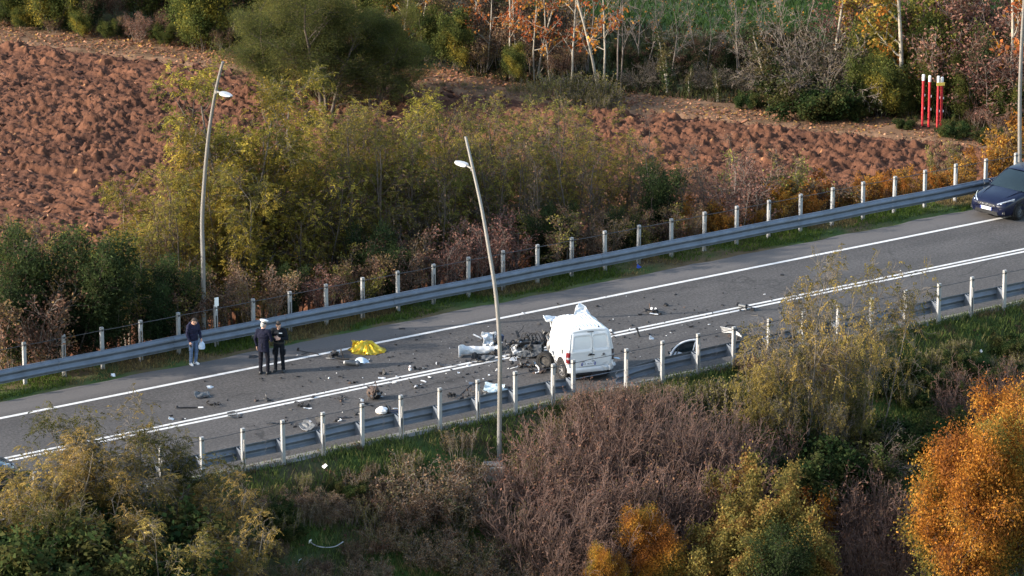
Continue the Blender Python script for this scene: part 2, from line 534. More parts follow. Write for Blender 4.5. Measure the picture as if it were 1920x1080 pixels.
# ------------------------------------------------------------------ terrain (one sheet to the horizon)
def terrain():
    def axis(a, b, lo, hi, fine, far):
        x = list(np.arange(lo, hi + 1e-6, fine)); st = fine
        y = hi
        while y < b: st *= 1.5; y += st; x.append(y)
        st = fine; y = lo
        while y > a: st *= 1.5; y -= st; x.insert(0, y)
        return np.array(x)
    S = axis(-700, 700, -45, 50, 0.5, 0); D = axis(-900, 160, -75, 24, 0.4, 0)
    s, d = np.meshgrid(S, D, indexing='ij')
    X = s * CA + d * SA; Y = Y0 + s * SA - d * CA
    Z = base_z(X, Y)
    e = edge_dist(X, Y)
    field = (d < -7.0) & (e < -0.4)
    Z = Z - 0.5 * field
    Z = Z - np.where((d > ASPH0 + .05) & (d < ASPH1 + .3), 0.06, 0)
    Z = Z + np.where(e > 0.2, 0.5 * (fbm(X * .25, Y * .25, 31, 3) - .5), 0)
    far_rise = np.clip((np.hypot(X, Y) - 350) / 300, 0, 1)
    Z = Z + far_rise * 6
    C = np.zeros(X.shape + (3,))
    n = fbm(s * .35, d * .5, 3, 4); n2 = fbm(s * 1.2, d * 1.2, 8, 3)
    def mixc(a, b, t): return np.array(a)[None, None] * (1 - t[..., None]) + np.array(b)[None, None] * t[..., None]
    C[:] = mixc((.050, .042, .024), (.040, .060, .020), np.clip((n - .35) * 4, 0, 1))
    near = d > 11.6
    g = mixc((.052, .040, .024), (.040, .070, .018), np.clip((n - .38) * 5, 0, 1))
    C[near] = g[near]
    verge = (d > -1.0) & (d < 1.5)
    g = mixc((.105, .075, .040), (.05, .08, .022), np.clip((n2 - .35) * 5, 0, 1))
    C[verge] = g[verge]
    bank = (d <= -1.0) & (d > -7.3)
    g = mixc((.060, .040, .026), (.034, .040, .016), np.clip((n2 - .35) * 4, 0, 1))
    C[bank] = g[bank]
    path = (d < -6) & (e > -0.7) & (e < 3.0)
    g = mixc((.185, .110, .066), (.115, .070, .040), np.clip((n2 - .3) * 3, 0, 1))
    C[path] = g[path]
    soil = (d < -7.0) & (e < -0.4)
    C[soil] = (.15, .075, .048)
    md = (e > 13) & (d < -6) & (X > 0) & (X < 15)
    g = mixc((.030, .058, .018), (.042, .074, .022), np.clip((n - .3) * 3, 0, 1))
    C[md] = g[md]
    m, k = X.shape
    i = np.arange(m * k).reshape(m, k)
    F = np.stack([i[:-1, :-1], i[1:, :-1], i[1:, 1:], i[:-1, 1:]], -1).reshape(-1, 4)[:, ::-1]
    me = np_mesh('ground', np.stack([X, Y, Z], -1).reshape(-1, 3), [F], vcol_mat('ground_earth', 1.5, .35, .5), C.reshape(-1, 3), smooth=True)
    tag(link('ground', me), kind='structure')
terrain()

# ------------------------------------------------------------------ ploughed field
def ploughed():
    cell = 0.068
    u = np.arange(-7.5, 50, cell); e = np.arange(-45, 0.2, cell)
    U, E = np.meshgrid(u, e, indexing='ij')
    X = EDGE_A.x + EDGE_U.x * U + EDGE_N.x * E; Y = EDGE_A.y + EDGE_U.y * U + EDGE_N.y * E
    s, d = to_sd(X, Y)
    wx = U + 1.1 * (fbm(U * .5, E * .5, 40, 3) - .5); wy = E + 1.1 * (fbm(U * .5, E * .5, 41, 3) - .5)
    row = 0.5 + 0.5 * np.sin(wy * 2 * PI / 1.15 + 2.0 * fbm(U * .25, E * .25, 77, 2))
    f1, f2, v1 = worley(wx / 0.95, wy / 0.55, 3)
    g1, g2, v2 = worley(wx / 0.42 + 5, wy / 0.30, 7)
    h1, h2, v3 = worley(wx / 0.2 + 9, wy / 0.16, 12)
    big = np.clip(1 - f1 * 1.05, 0, 1) ** 0.7 * (0.35 + 0.95 * v1)
    med = np.clip(1 - g1 * 1.1, 0, 1) ** 0.8 * (0.2 + v2)
    sml = np.clip(1 - h1, 0, 1) * v3
    tilt = (v1 - .5) * ((wx / 0.95) % 1 - .5)                          # slices turned over by the share
    slab = np.clip((f2 - f1) * 3.0, 0, 1); blk = np.clip((g2 - g1) * 3.0, 0, 1); crumb = np.clip((h2 - h1) * 3.0, 0, 1)
    tilt2 = (v2 - .5) * ((wx / .42 + 5) % 1 - .5)
    def ridged(a, b, sd_, oc): return 1 - np.abs(2 * fbm(a, b, sd_, oc) / .94 - 1) * 2.2
    r1 = np.clip(ridged(U * .75 + .5 * wy, wy * 1.5, 95, 4), -.6, 1); r2 = np.clip(ridged(wx * 1.9, E * 3.6 + .4 * wx, 121, 4), -.6, 1); r3 = np.clip(ridged(U * 4.5, E * 7.5, 141, 3), -.6, 1)
    Z = 0.12 * row + .10 * slab * v1 + .22 * tilt * slab + .17 * r1 + .21 * r2 * (.3 + v1) + .14 * r3 + .05 * blk * v2 + .10 * tilt2 * blk
    Z *= 0.45 + 1.1 * fbm(U * .18, E * .18, 60, 2)
    Z += 0.12 * (fbm(U * 5, E * 8, 90, 4) - .5)
    fade = np.clip(-E / 1.2 - .5 * vnoise(U * 1.4, E * 1.4, 4), 0, 1) * np.clip((-6.6 - d - .8 * (vnoise(s * .8, d * .8, 6) - .5)) / 1.2, 0, 1)
    Z = FIELD_Z - 0.12 + Z * fade
    X = X + 0.22 * (fbm(U * 2.3, E * 2.3, 70, 3) - .5) * fade; Y = Y + 0.22 * (fbm(U * 2.3, E * 2.3, 71, 3) - .5) * fade
    # soil: fresh smooth slices are paler, crumbs are darker and redder
    t = np.clip(0.55 * v1 + 0.35 * v2 + 0.5 * (fbm(U * 1.2, E * 1.2, 21, 4) - .5), 0, 1)
    patch = np.clip((fbm(U * .35, E * .35, 25, 3) - .3) * 2.2, 0, 1)
    c0 = np.array((.046, .021, .014)); c1 = np.array((.150, .066, .037))
    C = c0 + (c1 - c0) * (0.65 * t + 0.35 * patch)[..., None]
    fleck = (_lat(np.floor(U / .08), np.floor(E / .08), 5) > .997)  # sparse paler orange-brown flecks, scattered at random
    C[fleck] = (.32, .16, .07)
    ok = (d < -6.5)
    m, k = X.shape
    i = np.arange(m * k).reshape(m, k)
    q = ok[:-1, :-1] & ok[1:, 1:] & (np.abs(X[:-1, :-1]) < 27)
    F = np.stack([i[:-1, :-1], i[1:, :-1], i[1:, 1:], i[:-1, 1:]], -1)[q]
    used = np.zeros(m * k, bool); used[F.ravel()] = True
    remap = np.cumsum(used) - 1
    me = np_mesh('ploughed_field', np.stack([X, Y, Z], -1).reshape(-1, 3)[used], [remap[F]], vcol_mat('ploughed_soil', 9.0, .28, .6), C.reshape(-1, 3)[used])
    tag(link('ploughed_field', me), kind='structure')
ploughed()

def clods():
    n = 7000
    u = rng.uniform(-7, 50, n); e = -0.6 - 44 * rng.random(n)
    X = EDGE_A.x + EDGE_U.x * u + EDGE_N.x * e; Y = EDGE_A.y + EDGE_U.y * u + EDGE_N.y * e
    s, d = to_sd(X, Y)
    k = (d < -7.2) & (np.abs(X) < 26) & (vnoise(u * .5, e * .8, 44) + .5 * vnoise(u * 1.7, e * 2.5, 46) > .55)
    X, Y = X[k], Y[k]; n = len(X)
    base = np.array([(-1, -1, -1), (1, -1, -1), (1, 1, -1), (-1, 1, -1), (-1, -1, 1), (1, -1, 1), (1, 1, 1), (-1, 1, 1)], float)
    P = base[None] * np.stack([.07 + .20 * rng.random(n) ** 2, .04 + .06 * rng.random(n), .015 + .035 * rng.random(n)], 1)[:, None]
    P = P * rng.uniform(.55, 1.2, (n, 8, 3))
    a = rng.normal(-.40, .5, n); b = rng.normal(0, .45, n); c = rng.normal(0, .45, n)
    def rot(P, i, j, t):
        ct, st = np.cos(t)[:, None], np.sin(t)[:, None]; x, y = P[..., i].copy(), P[..., j].copy()
        P[..., i] = ct * x - st * y; P[..., j] = st * x + ct * y
    rot(P, 1, 2, c); rot(P, 0, 2, b); rot(P, 0, 1, a)
    P += np.stack([X, Y, FIELD_Z + .05 + .14 * rng.random(n)], 1)[:, None]
    q = np.array([(3, 2, 1, 0), (4, 5, 6, 7), (0, 1, 5, 4), (1, 2, 6, 5), (2, 3, 7, 6), (3, 0, 4, 7)])
    F = (np.arange(n)[:, None, None] * 8 + q[None]).reshape(-1, 4)
    C = np.array([(.065, .030, .021), (.10, .047, .031), (.15, .072, .044)])[rng.integers(0, 3, n)] * np.exp(rng.normal(0, .15, (n, 1)))
    me = np_mesh('soil_clods', P.reshape(-1, 3), [F], MATS['ploughed_soil'], np.repeat(C, 8, 0))
    tag(link('soil_clods', me), 'broken slabs of red-brown earth turned over in the ploughed field', 'soil', kind='stuff')
clods()

# ------------------------------------------------------------------ road
def sheet(name, s0, s1, d0, d1, z, m, n=1, wob0=0, wob1=0, seed=1):
    mb = MB(); ss = np.linspace(s0, s1, n + 1)
    rows = []
    for k in range(2):
        base = (d0, d1)[k]; wob = (wob0, wob1)[k]
        rows.append([(sv, -(base + wob * (2 * float(fbm(np.array(sv * .9), np.array(k * 7.0), seed, 3)) - 1)), z) for sv in ss])
    mb.grid(rows)
    me = mb.mesh(name, m)
    bm = bmesh.new(); bm.from_mesh(me)
    for f in bm.faces:
        if f.normal.z < 0: f.normal_flip()
    bm.to_mesh(me); bm.free()
    o = link(name, me, loc=(0, Y0, 0), rot=(0, 0, ROAD_A))
    return tag(o, kind='structure')

ASPH = asphalt_mat(); PAINT = paint_mat()
sheet('road', -300, 300, ASPH0, ASPH1, 0.0, ASPH, 1500, wob0=.16, seed=4)
# object space of the road is (along, -across): flip the across axis for the material by using negative offsets
sheet('edge_line', -250, 250, FAR_LINE - .075, FAR_LINE + .085, 0.004, PAINT, 400, .006, .006)
sheet('centre_line', -250, 250, MID_LINE - .07, MID_LINE + .065, 0.004, PAINT, 400, .006, .006)
sheet('centre_line', -250, 250, MID_LINE + .20, MID_LINE + .335, 0.004, PAINT, 400, .006, .006)
CONC = mat('pale_concrete', (.17, .165, .155), .9, var=.25, scale=3, bump=.3, dirt=(.12, .10, .07), dirt_amt=.6)
mb = MB()
ss = np.linspace(-120, 120, 300)
mb.grid([[(s, -10.98, .0) for s in ss], [(s, -11.0, .075) for s in ss], [(s, -11.16 - .22 * float(vnoise(np.array(s * 1.1), np.array(0.), 3)), .07) for s in ss], [(s, -11.50, -.14) for s in ss]])
kerb = mb.obj('kerb', CONC, None, loc=(0, Y0, 0), rot=(0, 0, ROAD_A)); tag(kerb, kind='structure')

# ------------------------------------------------------------------ guardrails
GALV = mat('galvanised_steel', (.145, .168, .205), .55, .35, .16, 3.0, dirt=(.10, .10, .105), dirt_amt=.5)
GALV_POST = mat('galvanised_post', (.29, .29, .288), .65, .1, .14, 7.0, dirt=(.2, .17, .12), dirt_amt=.5)
CABLE = mat('steel_cable', (.085, .085, .09), .5, .5)
DARKBOLT = mat('bolt_dark', (.05, .05, .05), .5, .4)
RAILPROF = [(0, 0), (0, .035), (.035, .055), (.075, .085), (.082, .125), (.06, .165), (.012, .20), (.0, .23), (.012, .26), (.06, .295), (.082, .335), (.075, .375), (.035, .405), (.012, .43), (.012, .455), (-.012, .465)]

def post_meshes():
    a = MB(); w = .108; dp = .085
    a.box((0, -.037, (POST_H - .5) / 2 - 0), (w, .012, POST_H + .5 - .0))          # web towards the viewer
    for sx in (-1, 1): a.box((sx * (w / 2 - .005), .012, (POST_H - .5) / 2), (.010, .085, POST_H + .5))
    a.box((0, .006, POST_H + .004), (w + .006, .092, .008))
    A = a.mesh('post', GALV_POST, fix=True)
    b = MB()
    for sx in (-1, 1):
        b.box((sx * .0415, -.037, (POST_H - .5 - .34) / 2), (.025, .012, POST_H + .5 - .34))
        b.box((sx * (w / 2 - .005), .012, (POST_H - .5) / 2), (.010, .085, POST_H + .5))
    b.box((0, -.037, POST_H - .17), (w, .012, .34))
    b.box((0, .006, POST_H + .004), (w + .006, .092, .008))
    B = b.mesh('post', GALV_POST, fix=True)
    c = MB(); c.lathe([(0, -.02), (.024, -.02), (.024, .012), (0, .012)], 10, 'Y', (0, -.055, 0))
    c.box((0, -.052, -.03), (.05, .014, .03))
    Cm = c.mesh('bolt', DARKBOLT, fix=True)
    return A, B, Cm

POST_A, POST_B, BOLT = post_meshes()
def spacer_mesh(side):
    # side +1: the rail lies beyond the posts (away from the viewer); -1: in front of them
    mb = MB(); y0, y1 = (.062, .335) if side > 0 else (-.052, -.335)
    if side > 0:
        M = Matrix(((0, 0, 1), (1, 0, 0), (0, 1, 0)))                              # (y,z) polygon pushed along x
        mb.prism([(y0, .40), (y1, .30), (y1, .74), (y0, .70)], -.055, -.045, M); mb.prism([(y0, .40), (y1, .30), (y1, .74), (y0, .70)], .045, .055, M)
        mb.box((0, y1 - .006, .52), (.12, .01, .40)); 
    else:
        mb.box((0, (y0 + y1) / 2, .52), (.10, abs(y1 - y0), .16))
    return mb.mesh('spacer', GALV, fix=True)

def guardrail(dpost, ks, s0, side, gaps, label, extra=(), skip=()):
    root = empty('guardrail', R(0, dpost), ROAD_A, label, 'guardrail')
    sp = spacer_mesh(side)
    allp = [(k, s0 + STEP * k) for k in ks if k not in skip] + [(k, s) for k, s in extra]
    for k, s in allp:
        lean = 0.012 * math.sin(k * 2.3)
        p = link('post', POST_A if k % 2 == 0 else POST_B, root, loc=(s, 0, .012 * math.sin(k * 1.7)), rot=(lean, .010 * math.sin(k * 3.1), 0))
        link('bolt', BOLT, p, loc=(0, 0, POST_H - .075))
        if not any(a - .1 < s < b + .1 for a, b in gaps):
            link('spacer', sp, root, loc=(s, 0, 0))
    # rails: beams three posts long, butted
    L = 3 * STEP
    yb = .34 if side > 0 else -.34
    sg = 1 if side > 0 else -1
    s = s0 + STEP * ks[0] - .4; end = s0 + STEP * ks[-1] + .4; i = 0
    while s < end:
        a, b = s + .004, min(s + L, end) - .004
        pieces = [(a, b)]
        for g0, g1 in gaps:
            nw = []
            for (p0, p1) in pieces:
                if p1 < g0 or p0 > g1: nw.append((p0, p1)); continue
                if p0 < g0: nw.append((p0, g0))
                if p1 > g1: nw.append((g1, p1))
            pieces = nw
        for p0, p1 in pieces:
            mb = MB(); n = 8
            rows = []
            for j in range(n + 1):
                sv = p0 + (p1 - p0) * j / n
                dz = .006 * math.sin(sv * 1.3) ; dy = .008 * math.sin(sv * .9)
                for g0, g1 in gaps:                                             # torn ends bent down and back
                    if abs(p1 - g0) < .02: q = max(0, 1 - (p1 - sv) / 1.2); dz -= .16 * q * q; dy += .1 * q * q
                    if abs(p0 - g1) < .02: q = max(0, 1 - (sv - p0) / 2.2); dz -= .22 * q * q; dy += .12 * q * q
                rows.append([(sv, yb + sg * (o + (i % 2) * .0015) + dy, .29 + z + dz) for o, z in RAILPROF])
            mb.grid(rows, .005)
            mb.obj('rail', GALV, root, smooth=True)
        s += L; i += 1
    a = allp[0][1] if not extra else min(q for _, q in allp); b = max(q for _, q in allp)
    mb = MB(); n = int((b - a) / STEP) * 3
    mb.tube([(a + (b - a) * j / n, -.05, POST_H - .075 - .012 * abs(math.sin(PI * ((a + (b - a) * j / n) - s0) / STEP))) for j in range(n + 1)], .011, 6)
    mb.obj('cable', CABLE, root)
    return root

far_gr = guardrail(FAR_POST, range(-5, 36), FAR_S0, -1, [], 'long grey steel guardrail on the far side of the road, below the trees')
def s_of(px, d):
    P = at_d(px, d); return to_sd(P.x, P.y)[0]
g0, g1 = s_of(1094, NEAR_POST), s_of(1172, NEAR_POST)
near_gr = guardrail(NEAR_POST, range(-7, 27), NEAR_S0, 1, [(g0, g1)], 'grey steel guardrail along the near roadside, torn open beside the white van',
                    extra=[(0, s_of(1075, NEAR_POST))], skip=(10,))
mb = MB(); sa, sb = s_of(1075, NEAR_POST), s_of(1306, NEAR_POST)
mb.tube([(sa + (sb - sa) * j / 12, .06, .74 - .03 * math.sin(PI * j / 12)) for j in range(13)], .011, 6)
mb.obj('cable', GALV, near_gr)
# small white plate on one far post
WHITE_PLATE = mat('white_plate', (.78, .78, .76), .5, var=.04)
sp5 = FAR_S0 + STEP * 5
mb = MB(); mb.box((sp5 - .0, -.06, POST_H + .15), (.155, .008, .30)); mb.box((sp5, -.05, POST_H + .0), (.03, .01, .3))
mb.obj('marker_plate', WHITE_PLATE, far_gr, bevel=.003)

# ------------------------------------------------------------------ street lamps
LAMP_STEEL = mat('lamp_post_steel', (.19, .182, .172), .55, .3, .08, 5.0, dirt=(.2, .17, .13), dirt_amt=.4)
LAMP_HEAD = mat('lamp_head_paint', (.36, .36, .37), .45, .1, .05)
LENS = mat('lamp_lens', (.12, .13, .15), .15, 0, .05)
def on_plane(base, px, py):
    """point of the vertical plane across the road through base seen at a pixel"""
    u = -(py - 540) / FPX; v = (px - 960) / FPX
    D = Vector((v, CP + u * SP, -SP + u * CP)); n = Vector((CA, SA, 0)); C = Vector((0, 0, CAM_H))
    return C + D * (n.dot(base - C) / n.dot(D))
def lamp(base, pix, arm_px, head_px, label, towards):
    root = empty('street_lamp', base, 0, label, 'street lamp', 'street lamps along the road')
    pts = [Vector((0, 0, -.3)), Vector((0, 0, .0))] + [on_plane(base, *p) - base for p in pix]
    # smooth the bend
    P = []
    for i in range(len(pts) - 1):
        for t in (0, .25, .5, .75):
            p0 = pts[max(i - 1, 0)]; p1 = pts[i]; p2 = pts[i + 1]; p3 = pts[min(i + 2, len(pts) - 1)]
            P.append(0.5 * ((2 * p1) + (p2 - p0) * t + (2 * p0 - 5 * p1 + 4 * p2 - p3) * t * t + (3 * p1 - p0 - 3 * p2 + p3) * t ** 3))
    P.append(pts[-1])
    n = len(P)
    mb = MB(); mb.tube(P, [.082 - .040 * i / (n - 1) for i in range(n)], 14); mb.obj('pole', LAMP_STEEL, root, smooth=True)
    mb = MB(); mb.lathe([(.0, 0), (.16, 0), (.16, .02), (.10, .03), (.10, .12), (.085, .13)], 16); mb.obj('base_plate', LAMP_STEEL, root, smooth=True)
    A = on_plane(base, *arm_px) - base
    perp = Vector((SA, -CA, 0)) * towards
    H0 = A + perp * .30 + Vector((0, 0, .03))
    mb = MB(); mb.tube([A, A + perp * .15 + Vector((0, 0, .015)), H0], [.032, .032, .03], 10); mb.lathe([(0, -.05), (.06, -.05), (.06, .05), (0, .05)], 12, 'Z', A)
    mb.obj('arm', LAMP_STEEL, root, smooth=True)
    side = Vector((CA, SA, 0)); up = Vector((0, 0, 1))
    # flat wedge head, widest two thirds of the way out
    prof = [(0, .07, .06), (.05, .11, .085), (.16, .15, .09), (.34, .17, .07), (.52, .13, .045), (.62, .05, .025)]
    rows = []
    for t, w, h in prof:
        c = H0 + perp * t + up * (.02 * t)
        rows.append([c - side * w - up * h * .3, c - side * w * .7 + up * h * .6, c + up * h * .75, c + side * w * .7 + up * h * .6, c + side * w - up * h * .3, c + side * w * .8 - up * h * .5, c - side * w * .8 - up * h * .5, c - side * w - up * h * .3])
    mb = MB(); mb.grid(rows)
    mb.add(rows[0][:7], [tuple(range(7))]); mb.add(rows[-1][:7], [tuple(reversed(range(7)))])
    hd = mb.obj('lamp_head', LAMP_HEAD, root, smooth=True)
    mb = MB(); c = H0 + perp * .30 - up * .045
    mb.add([c - perp * .18 - side * .11, c + perp * .18 - side * .09, c + perp * .18 + side * .09, c - perp * .18 + side * .11,
            c - perp * .18 - side * .11 + up * .02, c + perp * .18 - side * .09 + up * .02, c + perp * .18 + side * .09 + up * .02, c - perp * .18 + side * .11 + up * .02],
           [(0, 1, 2, 3), (7, 6, 5, 4), (0, 4, 5, 1), (1, 5, 6, 2), (2, 6, 7, 3), (3, 7, 4, 0)])
    mb.obj('lens', LENS, hd)
    return root
b1 = at(936, 866)
lamp(b1, [(937, 740), (937, 650), (930, 555), (917, 470), (903, 390), (887, 318), (873, 256)], (886, 317), None, 'tall grey street lamp in the foreground on the near grass slope, leaning left', -1)
b2 = at_d(382, -.65)
lamp(b2, [(381, 500), (379, 415), (384, 330), (391, 255), (400, 195), (409, 150), (418, 116)], (406, 172), None, 'tall bent street lamp behind the far guardrail, beside the man in jeans', 1)
b3 = at_d(1912, -.65)
lamp(b3, [(1912, 200), (1914, 120), (1918, 40), (1924, -40), (1934, -120), (1946, -190), (1954, -225)], (1941, -165), None, 'street lamp at the right edge behind the dark blue car', 1)

# ------------------------------------------------------------------ red and white marker poles beyond the field
RED = mat('red_paint', (.42, .022, .030), .4, 0, .1, 9.0, dirt=(.35, .2, .18), dirt_amt=.35)
WHITE = mat('white_paint', (.75, .74, .72), .5, 0, .06)
YELLOW = mat('yellow_sign', (.72, .52, .10), .5, 0, .06)
BLACKP = mat('black_paint', (.015, .015, .016), .5)
def marker(px, py, hpx, label, plate=False):
    P = at_e(px, 2.2) if py is None else at(px, py)
    S = proj(P)[2]; H = hpx / (S * CP)
    root = empty('marker_pole', P, .2, label, 'marker pole', 'red and white marker poles')
    mb = MB(); mb.lathe([(.0, .12), (.052, .12), (.052, H * .855), (.062, H * .86), (.062, H * .885), (.0, H * .885)], 14); mb.obj('shaft', RED, root, smooth=True)
    mb = MB(); mb.lathe([(0, H * .886), (.056, H * .886), (.060, H * .89), (.060, H * .985), (.045, H), (0, H)], 14); mb.obj('cap', WHITE, root, smooth=True)
    mb = MB(); mb.lathe([(0, -.3), (.06, -.3), (.06, .119), (0, .119)], 14); mb.obj('foot', BLACKP, root, smooth=True)
    for zz in (.38, .62):
        mb = MB(); mb.box((.066, -.02, H * zz), (.03, .06, .09)); mb.obj('bracket', WHITE, root, bevel=.004)
    if plate:
        mb = MB(); mb.box((.07, -.10, H * .865), (.34, .02, .13)); pl = mb.obj('sign_plate', YELLOW, root, bevel=.004)
    return root
marker(1729, 241, 100, 'leftmost of the red and white marker poles beyond the field')
marker(1741, 243, 100, 'second red and white marker pole from the left, standing alone')
marker(1757, 248, 104, 'red and white marker pole carrying the yellow plate', True)
marker(1764, 247, 101, 'rightmost red and white marker pole, close behind the one with the yellow plate')
# ------------------------------------------------------------------ vegetation builders
def unit(v):
    n = np.linalg.norm(v); return v / n if n > 1e-9 else np.array((0, 0, 1.0))

def grow(rg, stems, n, L, r0, wig, up, ang, clear=(.2, .15, .1, .1), seg=(9, 6, 5, 4), spread=.25, base_r=.1, taper=.3, lenfall=.55):
    """branching skeleton: stems = list of (height); n[k] children per level k branch"""
    br = []; tips = []
    def walk(p, d, length, r, lv):
        k = seg[lv]; P = [p]; Ds = [d]
        for i in range(k):
            d = d + rg.normal(0, wig[lv], 3); d[2] += up[lv]; d = unit(d)
            p = p + d * (length / k); P.append(p); Ds.append(d)
        P = np.array(P); rr = np.linspace(r, r * taper, k + 1)
        br.append((P, rr, lv))
        if lv < len(n):
            cnt = n[lv] if isinstance(n[lv], int) else rg.integers(n[lv][0], n[lv][1] + 1)
            for j in range(cnt):
                t = clear[lv] + (1 - clear[lv]) * (j + rg.random()) / cnt
                x = min(t * k, k - 1e-3); i = int(x); q = P[i] + (P[i + 1] - P[i]) * (x - i)
                b = Ds[i + 1]
                a = unit(np.cross(b, rg.normal(0, 1, 3)))
                an = ang[lv] * rg.uniform(.7, 1.25)
                nd = unit(b * math.cos(an) + a * math.sin(an))
                nl = L[lv + 1] * (1 - lenfall * t) * rg.uniform(.7, 1.25)
                walk(q, nd, nl, rr[i] * .55, lv + 1)
        if lv == len(n):
            for i in range(1, k + 1): tips.append((P[i], Ds[i]))
    for h in stems:
        a = rg.uniform(0, 2 * PI); q = base_r * math.sqrt(rg.random())
        lean = spread * rg.uniform(.2, 1.0)
        b = a + rg.normal(0, .6)
        walk(np.array((q * math.cos(a), q * math.sin(a), -.15)), unit(np.array((math.cos(b) * lean, math.sin(b) * lean, 1.0))), h, r0 * (.7 + .5 * rg.random()), 0)
    T = np.array([t[0] for t in tips]) if tips else np.zeros((0, 3)); Dn = np.array([t[1] for t in tips]) if tips else np.zeros((0, 3))
    return br, T, Dn

def twig_mesh(name, br, m, rmin=.004):
    V = []; F = []; off = 0
    for P, rr, lv in br:
        n = 6 if lv == 0 else (4 if lv == 1 else 3)
        k = len(P)
        t = np.gradient(P, axis=0); t /= np.linalg.norm(t, axis=1)[:, None] + 1e-9
        a = np.where(np.abs(t[:, :1]) < .8, np.array([[1., 0, 0]]), np.array([[0, 1., 0]]))
        u = np.cross(t, a); u /= np.linalg.norm(u, axis=1)[:, None] + 1e-9
        w = np.cross(t, u)
        r = np.maximum(rr, rmin)[:, None, None]
        an = 2 * PI * np.arange(n) / n
        ring = P[:, None] + r * (u[:, None] * np.cos(an)[None, :, None] + w[:, None] * np.sin(an)[None, :, None])
        V.append(ring.reshape(-1, 3))
        i = np.arange(k - 1)[:, None] * n; j = np.arange(n)[None]
        f = np.stack([i + j, i + (j + 1) % n, i + n + (j + 1) % n, i + n + j], -1).reshape(-1, 4) + off
        F.append(f); off += k * n
    return np_mesh(name, np.concatenate(V), [np.concatenate(F)], m, smooth=True)

def palette(rg, pos, cols, jit=.18, clump=1.4, seed=0):
    """leaf colours: neighbouring leaves share a tone, single leaves vary"""
    cols = np.array(cols)
    q = fbm(pos[:, 0] * clump + pos[:, 2] * .7 * clump, pos[:, 1] * clump - pos[:, 2] * .9 * clump, 300 + seed, 3)
    q = np.clip((q - .22) / .44 + rg.normal(0, .16, len(pos)), 0, .999) * (len(cols) - 1)
    i = q.astype(int); f = (q - i)[:, None]
    c = cols[i] * (1 - f) + cols[np.minimum(i + 1, len(cols) - 1)] * f
    return c * np.exp(rg.normal(0, jit, (len(pos), 1)))

def leaf_quads(rg, C, A, size, wid, col, flat=.5):
    """C centres, A axes (unit-ish), diamond leaves"""
    n = len(C)
    A = A / (np.linalg.norm(A, axis=1)[:, None] + 1e-9)
    N_ = rg.normal(0, 1, (n, 3)); N_[:, 2] += flat * 2
    B = np.cross(A, N_); B /= np.linalg.norm(B, axis=1)[:, None] + 1e-9
    s = (size * rg.uniform(.7, 1.3, n))[:, None]
    up = np.cross(B, A) * s * .12
    V = np.stack([C - A * s * .5, C + B * s * wid * .5 + up, C + A * s * .5, C - B * s * wid * .5 + up], 1).reshape(-1, 3)
    F = np.arange(4 * n).reshape(-1, 4)
    return V, F, np.repeat(col, 4, 0)

def simple_crown(rg, T, D, per, spread, size, wid, cols, droop=.0, jit=.2, clump=1.3, seed=0, flat=.5):
    idx = np.repeat(np.arange(len(T)), per)
    C = T[idx] + rg.normal(0, spread, (len(idx), 3))
    A = D[idx] + rg.normal(0, .8, (len(idx), 3)); A[:, 2] -= droop
    return leaf_quads(rg, C, A, size, wid, palette(rg, C, cols, jit, clump, seed), flat)

def pinnate_crown(rg, T, D, per, length, pairs, size, cols, droop=.5, jit=.15, clump=.9, seed=0, spread=.08):
    """compound leaves: leaflets in two rows along a drooping midrib"""
    idx = np.repeat(np.arange(len(T)), per); n = len(idx)
    base = T[idx] + rg.normal(0, spread, (n, 3))
    A = D[idx] * .6 + rg.normal(0, .75, (n, 3)); A[:, 2] -= droop * .4; A /= np.linalg.norm(A, axis=1)[:, None]
    side = np.cross(A, np.array((0, 0, 1.0)) + rg.normal(0, .25, (n, 3))); side /= np.linalg.norm(side, axis=1)[:, None] + 1e-9
    col = palette(rg, base, cols, jit, clump, seed)
    Cs, As, cs = [], [], []
    Ln = length * rg.uniform(.7, 1.3, n)
    for k in range(pairs):
        t = (k + 1) / pairs
        m = base + A * (Ln * t)[:, None]; m[:, 2] -= droop * Ln * t * t * .5
        for sg in (-1, 1):
            ax = side * sg + A * .55; ax[:, 2] -= .35
            Cs.append(m + side * sg * size * .5); As.append(ax); cs.append(col * np.exp(rg.normal(0, .12, (n, 1))))
    C = np.concatenate(Cs); A2 = np.concatenate(As); c = np.concatenate(cs)
    return leaf_quads(rg, C, A2, size, .5, c, .8)

LEAF = leaf_mat('foliage', .46); LEAFD = leaf_mat('dry_foliage', .22)
BARK_G = mat('grey_bark', (.125, .105, .085), .9, var=.3, scale=5, bump=.4)
BARK_D = mat('dark_bark', (.085, .064, .050), .9, var=.3, scale=6, bump=.4)
BARK_P = mat('pale_bark', (.30, .26, .205), .85, var=.3, scale=3, bump=.3, dirt=(.12, .10, .06), dirt_amt=.7)
TWIG_R = mat('red_twigs', (.132, .077, .058), .85, var=.25, scale=4)
TWIG_G = mat('grey_twigs', (.17, .135, .11), .85, var=.25, scale=4)

